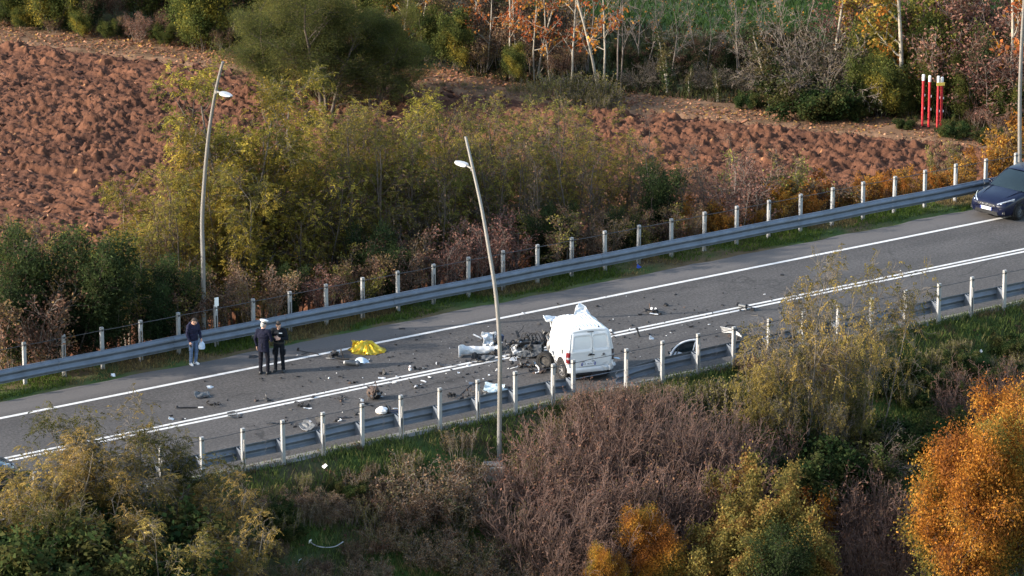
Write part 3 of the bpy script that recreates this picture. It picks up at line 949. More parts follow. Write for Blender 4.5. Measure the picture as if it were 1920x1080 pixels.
PROTO = {}
def proto(kind, name, br, crowns, bark, leafm, height, rmin=.004, crown_name='crown', trunk_name='trunk'):
    tr = twig_mesh(trunk_name, br, bark, rmin) if br else None
    cr = None
    if crowns:
        V = []; F = []; C = []; o = 0
        for v, f, c in crowns:
            V.append(v); F.append(f + o); C.append(c); o += len(v)
        cr = np_mesh(crown_name, np.concatenate(V), [np.concatenate(F)], leafm, np.clip(np.concatenate(C), 0.003, .9))
    zs = np.concatenate([v[:, 2] for v, f, c in crowns]) if crowns else np.array([height])
    if kind in ('pale', 'bare', 'bramble', 'twigs', 'thin', 'thinb'): zs = np.concatenate([P[:, 2] for P, r_, l_ in br if l_ < 2] + [zs])
    height = float(np.percentile(zs, 99.3))
    PROTO.setdefault(kind, []).append((name, tr, cr, height, trunk_name, crown_name))

YG = [(.095, .092, .028), (.165, .145, .032), (.27, .21, .040), (.33, .235, .046)]
OLIVE = [(.075, .085, .026), (.135, .135, .035), (.21, .18, .044), (.28, .21, .05)]
DKG = [(.022, .034, .016), (.032, .050, .022), (.050, .070, .028)]
MIDG = [(.035, .050, .018), (.060, .078, .024), (.095, .105, .030), (.13, .13, .035)]
BROWN = [(.075, .047, .034), (.12, .072, .050), (.18, .105, .068), (.16, .115, .05)]
PINKB = [(.11, .058, .046), (.16, .080, .062), (.22, .115, .082)]
ORANGE = [(.18, .070, .020), (.30, .115, .024), (.40, .165, .030), (.34, .20, .045)]
FIRE = [(.20, .078, .024), (.36, .145, .026), (.47, .22, .040), (.34, .20, .040), (.13, .12, .032)]
REDOR = [(.24, .065, .030), (.34, .105, .035), (.37, .17, .05)]
YBR = [(.085, .080, .030), (.165, .132, .040), (.28, .20, .055), (.38, .27, .09)]

def G(seed): return np.random.default_rng(seed)
def build_protos():
    for i in range(3):                                                            # tall yellow-green locust
        rg = G(100 + i); h = 7.5
        br, T, D = grow(rg, [h, h * .82, h * .66], (9, 7, 6), (0, 2.7, 1.25, .55), .075, (.05, .10, .14, .2), (.01, .05, .02, -.03), (.75, .8, .9), clear=(.22, .15, .1), spread=.22, base_r=.35)
        kq = rg.random(len(T)) < .58; T, D = T[kq], D[kq]
        proto('locust', 'locust_tree', br, [pinnate_crown(rg, T, D, 1, .27, 5, .085, YG, seed=i)], BARK_G, LEAF, h * 1.02)
    for i in range(3):                                                            # thin, half bare
        rg = G(120 + i); h = 7.0
        br, T, D = grow(rg, [h, h * .9, h * .75, h * .6], (7, 5, 4), (0, 2.1, 1.1, .55), .055, (.045, .11, .16, .2), (.015, .07, .03, 0), (.6, .7, .9), clear=(.25, .2, .1), spread=.2, base_r=.9)
        keep = rg.random(len(T)) < .44
        keep2 = (~keep) & (rg.random(len(T)) < .6)
        proto('thin', 'locust_tree', br, [pinnate_crown(rg, T[keep], D[keep], 1, .24, 4, .08, OLIVE[1:] if i != 1 else YG[1:], seed=10 + i),
                                          simple_crown(rg, T[keep2], D[keep2], 1, .08, .11, .5, BROWN, seed=12 + i)], BARK_D, LEAF, h * 1.02, rmin=.006)
    for i in range(2):                                                            # tall thin trees with dry brown leaves
        rg = G(130 + i); h = 6.0
        br, T, D = grow(rg, [h, h * .85, h * .7], (6, 5, 4), (0, 1.9, 1.0, .5), .05, (.045, .11, .16, .2), (.015, .07, .03, 0), (.6, .7, .9), clear=(.2, .2, .1), spread=.2, base_r=1.0)
        keep = rg.random(len(T)) < (.34, .26)[i]
        proto('thinb', 'dry_tree', br, [simple_crown(rg, T[keep], D[keep], 1, .12, .10, .5, [(.11, .072, .048), (.17, .105, .066), (.25, .14, .085), (.19, .15, .055)], seed=15 + i)], BARK_D, LEAFD, h, rmin=.006)
    for i in range(2):                                                            # dense dark green thicket
        rg = G(140 + i); h = 4.4
        br, T, D = grow(rg, [h * q for q in (1, .9, .95, .8, .7, .85)], (9, 7), (0, 1.3, .6), .03, (.05, .10, .15), (.02, .06, .02), (.55, .7), clear=(.12, .1), spread=.30, base_r=.9)
        proto('dark', 'evergreen_bush', br, [simple_crown(rg, T, D, 9, .17, .115, .38, DKG + [MIDG[1]], droop=.3, seed=20 + i)], BARK_D, LEAF, h * 1.02)
    for i in range(3):                                                            # brown half-bare shrub
        rg = G(160 + i); h = 3.4
        br, T, D = grow(rg, [h * rg.uniform(.6, 1) for _ in range(9)], (6, 5), (0, 1.2, .6), .022, (.06, .12, .2), (.02, .06, .02), (.5, .7), clear=(.2, .1), spread=.5, base_r=.6)
        proto('brown', 'dry_shrub', br, [simple_crown(rg, T, D, (3, 2, 4)[i], .10, .105, .55, (BROWN, PINKB, BROWN + OLIVE[1:3])[i], seed=30 + i)], TWIG_G, LEAFD, h, rmin=.006)
    for i in range(2):                                                            # low orange shrub
        rg = G(180 + i); h = 2.4
        br, T, D = grow(rg, [h * rg.uniform(.6, 1) for _ in range(8)], (7, 5), (0, .9, .45), .02, (.06, .12, .2), (.02, .05, .02), (.55, .7), clear=(.15, .1), spread=.5, base_r=.5)
        proto('orange', 'orange_shrub', br, [simple_crown(rg, T, D, 4, .09, .10, .6, ORANGE + BROWN[1:2], seed=40 + i)], BARK_D, LEAF, h)
    rg = G(200); h = 8.5                                                          # broad olive green tree
    br, T, D = grow(rg, [h, h * .9, h * .85, h * .7], (11, 9, 6), (0, 3.8, 1.6, .7), .12, (.05, .09, .13, .2), (.0, .03, .0, -.05), (.85, .8, .9), clear=(.12, .12, .1), spread=.42, base_r=.5)
    proto('willow', 'broad_tree', br, [simple_crown(rg, T, D, 11, .24, .10, .36, [(.050, .064, .024), (.078, .092, .032), (.115, .120, .036), (.16, .148, .042)], droop=.5, clump=.8, seed=50)], BARK_D, LEAF, h)
    for i in range(3):                                                            # woodland edge bushes
        rg = G(220 + i); h = 4.2
        br, T, D = grow(rg, [h * rg.uniform(.65, 1) for _ in range(6)], (8, 7), (0, 1.7, .75), .035, (.06, .12, .2), (.02, .04, .0), (.6, .75), clear=(.1, .1), spread=.45, base_r=.7)
        proto('bush', 'woodland_bush', br, [simple_crown(rg, T, D, 10, .20, .125, .6, (MIDG, MIDG[1:] + YG[2:3], DKG + BROWN[:2])[i], seed=60 + i)], BARK_D, LEAF, h)
    for i in range(3):                                                            # slim pale trunks with a few big leaves
        rg = G(240 + i); h = 9.5
        br, T, D = grow(rg, [h] if i < 2 else [h, h * .9], (11, 4), (0, 2.3, .8), (.065, .09, .075)[i], (.06, .12, .16), (.02, .03, 0), (.8, .8), clear=(.16, .2), spread=.26, base_r=.3)
        keep = rg.random(len(T)) < (.5, .35, .6)[i]
        proto('pale', 'slim_tree', br, [simple_crown(rg, T[keep], D[keep], 3, .16, .21, .8, (REDOR, ORANGE, REDOR[:2] + ORANGE[2:])[i], droop=.4, seed=70 + i)], BARK_P, LEAF, h, rmin=.012)
    for i in range(2):                                                            # bare grey sapling
        rg = G(255 + i); h = 6.5
        br, T, D = grow(rg, [h, h * .8], (8, 5, 3), (0, 2.2, 1.0, .5), .05, (.05, .12, .16, .2), (.02, .03, 0, 0), (.7, .8, .8), clear=(.25, .2, .2), spread=.3, base_r=.3)
        kq = rg.random(len(T)) < .12
        proto('bare', 'bare_sapling', br, [simple_crown(rg, T[kq], D[kq], 1, .1, .13, .7, ORANGE + BROWN[1:], seed=78 + i)], TWIG_G, LEAFD, h, rmin=.008)
    rg = G(260); h = 9.0                                                          # orange leaved plane
    br, T, D = grow(rg, [h], (10, 7), (0, 3.0, 1.2), .16, (.03, .09, .15), (.01, .03, 0), (.9, .8), clear=(.12, .15), spread=.06, base_r=.05)
    proto('plane', 'plane_tree', br, [simple_crown(rg, T, D, 6, .22, .20, .85, ORANGE[1:] + [(.30, .24, .05), (.12, .12, .03)], droop=.4, seed=75)], BARK_P, LEAF, h, rmin=.012)
    for i in range(2):                                                            # ivy covered stump
        rg = G(270 + i); h = 3.8
        br, T, D = grow(rg, [h, h * .7], (6, 2), (0, .5, .3), .10, (.05, .15, .2), (0, .1, 0), (.9, .8), clear=(.3, .2), spread=.10, base_r=.2)
        pts = np.concatenate([P for P, rr, lv in br if lv == 0]); pts = pts[np.repeat(np.arange(len(pts)), 12)] + rg.normal(0, .18, (len(pts) * 12, 3))
        proto('ivy', 'ivy_stump', br, [simple_crown(rg, np.concatenate([pts, T]), np.concatenate([rg.normal(0, 1, pts.shape), D]), 5, .13, .11, .9, DKG + [(.10, .085, .035), (.14, .11, .05)], seed=80 + i)], BARK_P, LEAF, h)
    for i in range(2):                                                            # grey bramble thicket, arching canes
        rg = G(290 + i); h = 3.4
        br, T, D = grow(rg, [h * rg.uniform(.7, 1.15) for _ in range(50)], (5, 3), (0, 1.1, .5), .014, (.05, .12, .2), (-.10, -.05, -.02), (.6, .7), clear=(.3, .1), spread=.75, base_r=.9, seg=(10, 6, 4))
        proto('bramble', 'bramble_thicket', br, [simple_crown(rg, T, D, 1, .15, .12, .7, [(.05, .042, .028), (.08, .062, .04), (.045, .055, .025)], seed=90 + i)], TWIG_G, LEAFD, h * .75, rmin=.008)
    for i in range(3):                                                            # near feathery yellow-brown locust
        rg = G(310 + i); h = 4.6
        br, T, D = grow(rg, [h, h * .85, h * .75, h * .6], (8, 6, 4), (0, 1.9, 1.0, .5), .045, (.06, .12, .16, .2), (.01, .05, .0, -.04), (.7, .8, .9), clear=(.2, .15, .1), spread=.35, base_r=.45)
        if i < 2: kq = rg.random(len(T)) < (.42, .5)[i]; T, D = T[kq], D[kq]
        if i == 2:
            keep = rg.random(len(T)) < .16; T, D = T[keep], D[keep]
        proto('feather', 'locust_sapling', br, [pinnate_crown(rg, T, D, 1, .28, 6, .075, YBR if i != 1 else [(.05, .056, .02), (.085, .085, .027), (.14, .125, .035), (.24, .18, .05)], droop=.8, seed=100 + i)], BARK_G, LEAF, h * 1.02, rmin=.006)
    for i in range(3):                                                            # upright reddish bare twigs
        rg = G(330 + i); h = 2.3
        br, T, D = grow(rg, [h * rg.uniform(.35, 1.1) for _ in range(95)], (5, 3), (0, .85, .38), .009, (.07, .13, .2), (.02, .05, .02), (.55, .7), clear=(.2, .2), spread=.6, base_r=1.2, seg=(8, 5, 3))
        k = rg.random(len(T)) < (.25, .5, .1)[i]
        proto('twigs', 'red_twig_shrub', br, [simple_crown(rg, T[k], D[k], 1, .06, .075, .6, [(.11, .06, .045), (.17, .085, .055), (.10, .075, .035)], seed=110 + i)], TWIG_R, LEAFD, h, rmin=.0055)
    rg = G(350); h = 5.6                                                          # big fiery tree close to the camera
    br, T, D = grow(rg, [h, h * .9, h * .8, h * .85], (11, 9, 6), (0, 2.6, 1.1, .5), .07, (.05, .10, .14, .2), (.02, .08, .04, .02), (.65, .75, .85), clear=(.1, .1, .1), spread=.35, base_r=.5)
    proto('fire', 'orange_tree', br, [simple_crown(rg, T, D, 8, .15, .085, .5, FIRE, droop=.7, clump=.7, jit=.25, seed=120)], BARK_D, LEAF, h)
    for i in range(2):                                                            # yellow olive columnar maple
        rg = G(360 + i); h = 4.2
        br, T, D = grow(rg, [h * rg.uniform(.7, 1) for _ in range(7)], (9, 7), (0, 1.1, .5), .03, (.05, .1, .2), (.03, .10, .03), (.5, .7), clear=(.1, .1), spread=.35, base_r=.7)
        proto('maple', 'field_maple', br, [simple_crown(rg, T, D, 9, .14, .09, .7, [(.075, .075, .026), (.16, .135, .042), (.26, .19, .055), (.20, .10, .035)], droop=.3, jit=.25, seed=130 + i)], BARK_D, LEAF, h)
    for i in range(2):                                                            # mound of dead vines
        rg = G(380 + i); h = 1.9
        br, T, D = grow(rg, [h * rg.uniform(.6, 1.2) for _ in range(60)], (5, 3), (0, .7, .35), .010, (.09, .16, .2), (-.08, -.05, -.05), (.8, .9), clear=(.15, .1), spread=.9, base_r=.9, seg=(8, 5, 4))
        proto('vines', 'dead_vine_mound', br, [simple_crown(rg, T, D, 2, .09, .085, .8, ([(.075, .045, .032), (.12, .075, .048), (.17, .11, .065), (.06, .06, .028)], [(.10, .05, .035), (.14, .09, .05), (.09, .085, .035)])[i], jit=.3, seed=140 + i)], TWIG_G, LEAFD, h * .8, rmin=.006)
    rg = G(400); h = 2.2                                                          # ivy-green mound
    br, T, D = grow(rg, [h * rg.uniform(.5, 1.0) for _ in range(22)], (6, 4), (0, .9, .4), .014, (.08, .14, .2), (-.03, 0, 0), (.7, .8), clear=(.1, .1), spread=.8, base_r=1.0)
    proto('ivymound', 'ivy_mound', br, [simple_crown(rg, T, D, 5, .12, .11, .85, [(.022, .040, .016), (.035, .058, .020), (.06, .075, .026), (.09, .085, .03)], seed=150)], BARK_D, LEAF, h * .9)
    for i in range(2):                                                            # seeding weeds
        rg = G(420 + i); h = 1.25
        br, T, D = grow(rg, [h * rg.uniform(.5, 1.0) for _ in range(60)], (5,), (0, .28), .007, (.05, .12), (.02, .06), (.5,), clear=(.45,), spread=.35, base_r=.6, seg=(6, 3))
        proto('weeds', 'tall_weeds', br, [simple_crown(rg, T, D, 2, .05, .07, .5, ([(.085, .075, .03), (.15, .13, .045), (.24, .21, .07)], [(.10, .06, .04), (.14, .10, .05), (.09, .08, .04)])[i], seed=160 + i)], TWIG_G, LEAFD, h, rmin=.006)
build_protos()

FIRST = {}
def plant(kind, P, ztop, label, group=None, var=None, rz=None, wide=1.0, cat=None):
    """stand one plant at P with its top at height ztop above P"""
    vs_ = PROTO[kind]; v = int(rng.integers(len(vs_))) if var is None else var % len(vs_)
    name, tr, cr, h, tn, cn = vs_[v]
    sc = max(.15, ztop / h)
    w = sc * wide
    o = bpy.data.objects.new(name, None); o.empty_display_size = .3; COL.objects.link(o)
    o.location = P; o.rotation_euler = (0, 0, rng.uniform(0, 6.28) if rz is None else rz); o.scale = (w, w, sc)
    tag(o, label, cat or CATS.get(kind, 'bush'), group)
    if tr: link(tn, tr, o)
    if cr: link(cn, cr, o)
    return o
CATS = {'bare': 'sapling', 'thinb': 'tree', 'locust': 'tree', 'thin': 'tree', 'dark': 'bush', 'brown': 'shrub', 'orange': 'shrub', 'willow': 'tree', 'bush': 'bush', 'pale': 'tree', 'plane': 'tree',
        'ivy': 'stump', 'bramble': 'thicket', 'feather': 'tree', 'twigs': 'shrub', 'fire': 'tree', 'maple': 'shrub', 'vines': 'vines', 'ivymound': 'ivy', 'weeds': 'weeds'}

def top_at(P, ytop):
    x, y, S = proj(P); return max(.2, (y - ytop) / (S * CP))
def bank(kind, px, d, ytop, label, group=None, **k):
    P = at_d(px, d)
    if kind == 'brown' and top_at(P, ytop) > 3.8: kind = 'thinb'; k['wide'] = 1.0
    return plant(kind, P, top_at(P, ytop), label, group, **k)
def wood(kind, px, e, ytop, label, group=None, **k):
    P = at_e(px, e); return plant(kind, P, top_at(P, ytop), label, group, **k)
def slope(kind, px, py, ytop, label, group=None, **k):
    P = at(px, py); return plant(kind, P, top_at(P, ytop), label, group, **k)
SEEN = {}
def uniq(t):
    SEEN[t] = SEEN.get(t, 0) + 1
    return t if SEEN[t] == 1 else t + (', more right' if SEEN[t] == 2 else ', rightmost')
def _pick(px, marks):
    for x, t in marks:
        if px < x: return t
    return marks[-1][1]
def where(kind, px, d):
    m = [(60, 'at the left edge'), (180, 'behind the leftmost far posts'), (300, 'left of the man in jeans'), (390, 'behind the man in jeans'), (470, 'right of the bent lamp'), (560, 'behind the officers'), (640, 'right of the officers'), (700, 'above the gold foil'),
         (760, 'right of the gold foil'), (830, 'left of the crumpled wing'), (890, 'above the curved bumper'), (950, 'beside the near lamp top'), (1010, 'above the torn engine'), (1065, 'above the van front'), (1120, 'above the van roof'), (1180, 'right of the van'), (1240, 'above the lamp unit'),
         (1300, 'right of the tall dark bush'), (1350, 'left of the strut'), (1400, 'above the strut'), (1450, 'right of the strut'), (1520, 'above the saplings'), (1600, 'right of the saplings'), (1690, 'below the poles'), (1760, 'left of the blue car'), (1930, 'beside the blue car')]
    row = 'close behind the far posts' if d > -2.0 else 'midway down the far bank' if d > -4.0 else 'against the ploughed field'
    return uniq(f'{kind} {row}, {_pick(px, m)}')
def wherew(kind, px, e):
    m = [(60, 'in the top left corner'), (180, 'at the top left'), (260, 'above the field track'), (340, 'left of the broad olive tree'), (680, 'behind the broad olive tree'), (715, 'right of the broad olive tree'), (760, 'by the slim pale trunks'), (830, 'behind the dark leafy bush'), (890, 'left of the red saplings'), (950, 'among the red saplings'), (1020, 'right of the red saplings'), (1100, 'by the thickest pale trunk')]
    return uniq(f"{kind} {'at the field track' if e < 3.3 else 'in the wood' if e < 5 else 'deep in the wood'}, {_pick(px, m)}")
def wheren(kind, px, py):
    m = [(1000, 'right of the concrete block'), (1050, 'right of the near lamp'), (1100, 'left below the van'), (1160, 'straight below the van'), (1220, 'right below the van'), (1300, 'left of the white plastic sheet'), (1360, 'by the white plastic sheet'), (1440, 'left of the ivy mound'), (1600, 'below the ivy mound'), (1660, 'below the arching canes'), (1720, 'left of the orange tree'), (1850, 'above the orange tree'), (1930, 'at the right edge')]
    row = 'high on the slope' if py < 860 else 'on the middle slope' if py < 980 else 'low on the slope' if py < 1060 else 'at the bottom edge'
    return uniq(f'{kind} {row}, {_pick(px, m)}')
# ------------------------------------------------------------------ planting: bank between the far guardrail and the field
g = 'yellow-green locust trees behind the far guardrail'
for px, d, yt, lb in [
    (478, -3.4, 150, 'tallest yellow-green locust tree behind the far guardrail, right of the bent lamp'),
    (418, -2.6, 215, 'yellow-green locust tree directly behind the bent street lamp'),
    (545, -4.6, 205, 'yellow-green locust tree below the broad olive tree'),
    (372, -4.4, 300, 'yellow-green locust tree just left of the bent street lamp'),
    (300, -3.6, 345, 'low yellow-green locust tree against the left side of the ploughed field'),
    (236, -4.6, 385, 'yellow-green locust tree above the dark evergreen thicket at left'),
    (715, -4.8, 215, 'locust tree with yellow tufts near the middle of the far bank'),
    (620, -4.0, 270, 'leafy locust tree behind the far guardrail above the gold foil blanket'),
    (455, -1.6, 330, 'leafy locust tree right behind the far guardrail next to the bent lamp')]:
    bank('locust', px, d - 2.8, yt - 30, lb, g)
g = 'half-bare locust trees behind the far guardrail'
lb0 = 'half-bare thin locust tree in the thicket behind the far guardrail'
for px, d, yt in [(30, -2.2, 560), (72, -3.0, 600), (5, -1.6, 620), (110, -3.8, 590), (610, -5.6, 250), (665, -6.2, 215), (735, -6.0, 225), (800, -6.6, 215), (870, -6.4, 230), (935, -6.8, 220), (1005, -6.4, 225), (1075, -6.6, 235), (575, -1.8, 330), (640, -2.6, 250), (672, -4.8, 230), (705, -1.7, 290), (742, -3.2, 240), (780, -2.2, 300), (805, -4.8, 230), (842, -1.8, 310),
                  (880, -3.6, 260), (915, -2.4, 330), (948, -4.6, 225), (990, -1.9, 330), (1030, -3.2, 240), (1070, -4.6, 215), (1100, -2.2, 300), (1150, -3.8, 250),
                  (1190, -2.6, 330), (530, -2.2, 380), (500, -4.2, 300), (1250, -4.4, 330), (430, -1.4, 420), (340, -1.8, 440), (290, -2.4, 480), (1010, -5.2, 300), (860, -5.2, 290), (760, -5.4, 310)]:
    bank('thin', px, d - 2.6, 150 + (yt - 150) * .62, where('half-bare thin locust tree', px, d), g, var=(1, 0, 2, 2, 0)[(px // 5) % 5])
g = 'dark evergreen bushes behind the far guardrail'
for px, d, yt, lb in [
    (150, -2.6, 415, 'largest dark evergreen bush behind the far guardrail at left'), (205, -1.8, 470, 'dark evergreen bush behind the left guardrail posts'),
    (88, -2.2, 440, 'dark evergreen bush near the left edge behind the guardrail'), (260, -1.6, 500, 'dark evergreen bush left of the man in jeans'),
    (320, -2.2, 485, 'dark evergreen bush behind the man in jeans'), (1000, -1.6, 405, 'dark green bush behind the guardrail right of the near lamp'),
    (1245, -2.2, 318, 'tall dark green bush standing alone right of the locust trees'), (1060, -2.8, 385, 'dark green bush above the white van'),
    (770, -1.5, 455, 'dark green bush behind the guardrail in the middle'), (690, -2.6, 420, 'dark green bush among the bare locust trunks'),
    (560, -1.3, 500, 'dark green bush behind the two officers'), (1165, -1.4, 400, 'dark green bush behind the guardrail near the tall dark bush'),
    (1400, -3.8, 340, 'small dark green bush beside the brown shrubs'), (8, -1.5, 520, 'dark green bush at the left edge behind the guardrail')]:
    bank('dark', px, d, yt, lb, g)
g = 'brown dry shrubs behind the far guardrail'
lb0 = 'brown half-bare shrub with dry leaves on the bank behind the far guardrail'
for px, d, yt in [(18, -3.4, 400), (45, -1.5, 520), (1120, -1.3, 405), (1210, -1.6, 385), (1290, -1.4, 385), (1310, -3.8, 305), (1355, -3.0, 285), (1385, -1.6, 345), (1420, -4.4, 320),
                  (1275, -5.2, 320), (1335, -5.4, 330), (820, -1.2, 430), (890, -1.3, 420), (950, -1.4, 400), (1045, -1.3, 390), (660, -1.2, 480), (600, -1.2, 500), (735, -1.2, 450), (480, -1.2, 500),
                  (1170, -5.4, 255), (1120, -5.6, 230), (900, -5.6, 250), (820, -5.8, 240), (640, -5.6, 260), (1460, -3.2, 335), (700, -5.8, 230), (1000, -5.8, 235),
                  (960, -3.4, 300), (1080, -3.4, 290), (860, -3.0, 330), (780, -3.8, 330), (680, -3.6, 330), (590, -3.2, 370), (1220, -3.4, 300), (330, -1.2, 520), (400, -1.2, 520)]:
    if 540 < px < 1140 and d < -2.0 and (px // 10) % 3: continue
    bank('brown', px, d, yt - (40 if yt < 360 else 0), where('brown half-bare shrub', px, d), g, wide=1.15)
g = 'orange shrubs behind the far guardrail'
lb0 = 'low orange and russet shrub behind the right part of the far guardrail'
for px, d, yt in [(1440, -1.4, 372), (1480, -2.2, 345), (1520, -1.3, 365), (1555, -2.4, 338), (1595, -1.5, 345), (1635, -2.3, 325), (1675, -1.3, 335), (1710, -2.2, 318), (1750, -1.4, 320),
                  (1795, -2.0, 285), (1355, -1.2, 400), (1410, -1.2, 392), (1310, -2.4, 378), (1500, -3.6, 330)]:
    bank('orange', px, d, yt, where('low orange and russet shrub', px, d), g)
bank('orange', 1868, -2.6, 228, 'bright orange shrub behind the dark blue car', wide=1.0)
bank('orange', 1900, -1.6, 262, 'orange shrub at the foot of the right street lamp')
bank('brown', 1775, -3.2, 262, 'tall grey-green weed beside the bright orange shrub', var=2, wide=.6)

# ------------------------------------------------------------------ planting: beyond the ploughed field
wood('willow', 615, -6.0, -28, 'broad olive green tree rising behind the yellow locusts at the field edge', wide=1.35, var=0)
wood('willow', 515, -5.0, 10, 'second broad olive green tree, left of the larger one', wide=1.35)
wood('willow', 705, -4.0, 15, 'lower olive green tree at the right shoulder of the largest one', wide=1.2)
g = 'trees and bushes filling the top left corner'
for i, px in enumerate(range(-10, 450, 27)):
    k = ('bush', 'brown', 'bush')[i % 3]
    wood(k, px, 2.3 + .5 * (i % 2), (30, 55, 12, 40)[i % 4] + px * .05, uniq(('leafy bush' if k == 'bush' else 'brown scrub bush') + ' along the field track, ' + ('leftmost part' if px < 100 else 'below the green and yellow bush' if px < 200 else 'middle part' if px < 300 else 'near the bent lamp top' if px < 400 else 'beside the olive trees')), g, var=(0, 2, 1, 0)[i % 4], wide=1.25)
for i, px in enumerate(range(-20, 780, 48)):
    wood(('bush', 'brown', 'bush', 'bush')[i % 4], px, 5.5 + 1.5 * (i % 3), -90 - 20 * (i % 3), uniq('tall bush deep in the wood, ' + ('top left corner' if px < 80 else 'above the field track' if px < 200 else 'left of the bent lamp' if px < 300 else 'left of the olive trees' if px < 430 else 'behind the left olive tree' if px < 560 else 'behind the largest olive tree' if px < 660 else 'right of the olive trees')), g, var=i % 3, wide=1.0)
g = 'green bushes along the field track at upper left'
for px, e, yt, v, lb in [(95, 2.6, -60, 1, 'large green and yellow bush at the top left corner'), (30, 3.2, -60, 0, 'green bush in the far top left corner'),
                      (390, 2.4, -40, 1, 'leafy green and orange bush left of the broad olive tree'), (350, 3.6, -70, 0, 'green bush behind the leafy bush at upper left'),
                      (160, 3.4, -60, 2, 'dark bush right of the large green and yellow one'), (430, 2.6, 60, 0, 'low green bush at the end of the field track'),
                      (810, 3.4, 15, 0, 'dark green leafy bush between pale trunks, top centre'), (860, 3.2, 40, 1, 'green and brown bush beside the red-leaved saplings'),
                      (760, 3.6, 50, 2, 'dull brown-green bush right of the broad olive tree'), (965, 2.6, 88, 1, 'yellowish bush at the foot of the red-leaved saplings')]:
    wood('bush', px, e, yt, lb, g, var=v)
lbb = 'dark brown undergrowth shrub in the woodland edge beyond the field'
g = 'brown undergrowth of the woodland edge'
for px, e, yt in [(210, 3.4, 40), (250, 3.0, 30), (290, 3.2, 45), (320, 3.8, 20), (230, 5.5, -20), (130, 5.8, -40), (60, 6.0, -40), (300, 6.2, -40), (10, 3.0, 55), (690, 3.2, 80), (720, 2.8, 100),
                  (735, 4.4, 0), (670, 3.8, 60), (900, 3.4, 70), (930, 4.6, 20), (1000, 4.2, 70), (1040, 3.4, 90), (1080, 4.4, 80), (780, 5.8, -20), (850, 6.2, -30), (930, 6.6, -20), (1000, 7.0, -10), (1060, 7.4, 20)]:
    wood('brown', px, e, yt, wherew('dark brown undergrowth shrub', px, e), g, wide=1.3, var=(0, 2)[int(px) % 2])
g = 'slim pale trunks with red and orange leaves'
for px, e, yt, v, lb in [(700, 4.2, -110, 1, 'slim pale trunk furthest left, right of the broad olive tree'), (745, 3.8, -130, 1, 'slim pale trunk between the olive tree and the dark bush'),
                         (770, 4.2, -120, 1, 'slim pale trunk left of the dark green leafy bush'), (912, 3.6, -110, 0, 'slim sapling with red leaves, leftmost of its row'),
                         (955, 3.2, -120, 0, 'slim sapling with red leaves above the yellowish bush'), (970, 3.8, -110, 0, 'slim sapling with dense red leaves, middle of its row'),
                         (1003, 3.4, -100, 2, 'twin stemmed sapling with orange leaves'), (1032, 3.0, -100, 0, 'curving sapling with red leaves, right of its row'),
                         (1068, 2.6, -160, 1, 'straight pale trunk, thickest near the top centre'), (1128, 2.4, -150, 2, 'forked pale tree with bare branches at the edge of the meadow'),
                         (880, 5.4, -120, 2, 'red-leaved sapling set back behind the row')]:
    wood('pale', px, e, yt, lb, g, var=v, wide=.9)
g = 'olive weeds along the field edge'
for px, e, yt in [(985, .6, 150), (1015, .2, 158), (1045, .8, 138), (1078, .3, 145), (1108, .8, 140), (1135, .2, 158), (960, .4, 160), (930, -.2, 170), (1060, -.8, 172), (1000, -1.0, 175), (900, .3, 165), (1120, -.9, 178),
                  (870, .5, 170), (830, .3, 165), (1090, -.4, 165)]:
    wood('weeds', px, e, yt, 'clump of olive and yellow weeds at the edge of the ploughed field', g, var=0, wide=1.2)
g = 'ivy covered stumps beyond the field'
for px, e, yt, lb in [(1256, 3.2, 62, 'ivy covered stump in front of the green meadow'), (1446, 2.6, 48, 'tall ivy covered stump left of the grey brambles'), (1292, 3.0, 128, 'short ivy stump right of the meadow path'),
                      (1345, 2.8, 128, 'short ivy stump in the dark undergrowth')]:
    wood('ivy', px, e, yt, lb, g)
g = 'grey bramble thickets beyond the field'
for px, e, yt, lb in [(1535, 3.4, 62, 'large grey bramble thicket hung with ivy'), (1490, 4.2, 72, 'grey bramble thicket behind the tall ivy stump'), (1400, 4.6, 130, 'low dark bramble thicket in front of the meadow'),
                      (1200, 3.4, 130, 'low bramble thicket right of the forked pale tree'), (1575, 4.8, 60, 'bramble thicket behind the large grey one'), (1330, 4.4, 118, 'dark bramble thicket at the meadow edge'),
                      (1240, 5.0, 105, 'bramble thicket below the green meadow')]:
    wood('bramble', px, e, yt, lb, g, wide=1.1)
g = 'dark bushes at the meadow edge'
for px, e, yt in [(1190, 5.5, 95), (1290, 6.0, 85), (1370, 6.5, 75), (1430, 7.2, 60), (1160, 6.8, 80), (1480, 8.0, 50), (1230, 8.0, 68), (1330, 8.4, 62)]:
    wood('bush', px, e, yt, uniq('low dark bush where the green meadow begins, ' + ('behind the short stumps' if 1260 < px < 1400 else 'left part' if px < 1260 else 'right part')), g, var=2, wide=1.3)
g = 'bare saplings in front of the green meadow'
for px, e, yt in [(1165, 3.8, -120), (1205, 6.0, -60), (1255, 5.0, -40), (1320, 6.4, -30), (1385, 5.6, -50), (1440, 6.6, -40), (1490, 5.8, -60), (1100, 5.0, -90)]:
    wood('bare', px, e, yt, uniq('bare grey sapling in front of the green meadow, ' + ('by the forked pale tree' if px < 1210 else 'above the short stumps' if px < 1350 else 'by the tall ivy stump')), g)
wood('ivymound', 1520, 2.2, 140, 'ivy mound under the large bramble thicket', wide=1.2)
wood('ivymound', 1580, 2.4, 165, 'ivy mound at the right foot of the brambles', wide=1.2)
wood('ivymound', 1400, 2.0, 175, 'flat ivy mound on the far side of the field track')
wood('plane', 1695, 3.6, -120, 'orange-leaved plane tree with a thick pale trunk', wide=1.0)
wood('plane', 1560, 6.8, -70, 'orange-leaved plane tree standing further back', wide=1.1)
g = 'bushes around the marker poles'
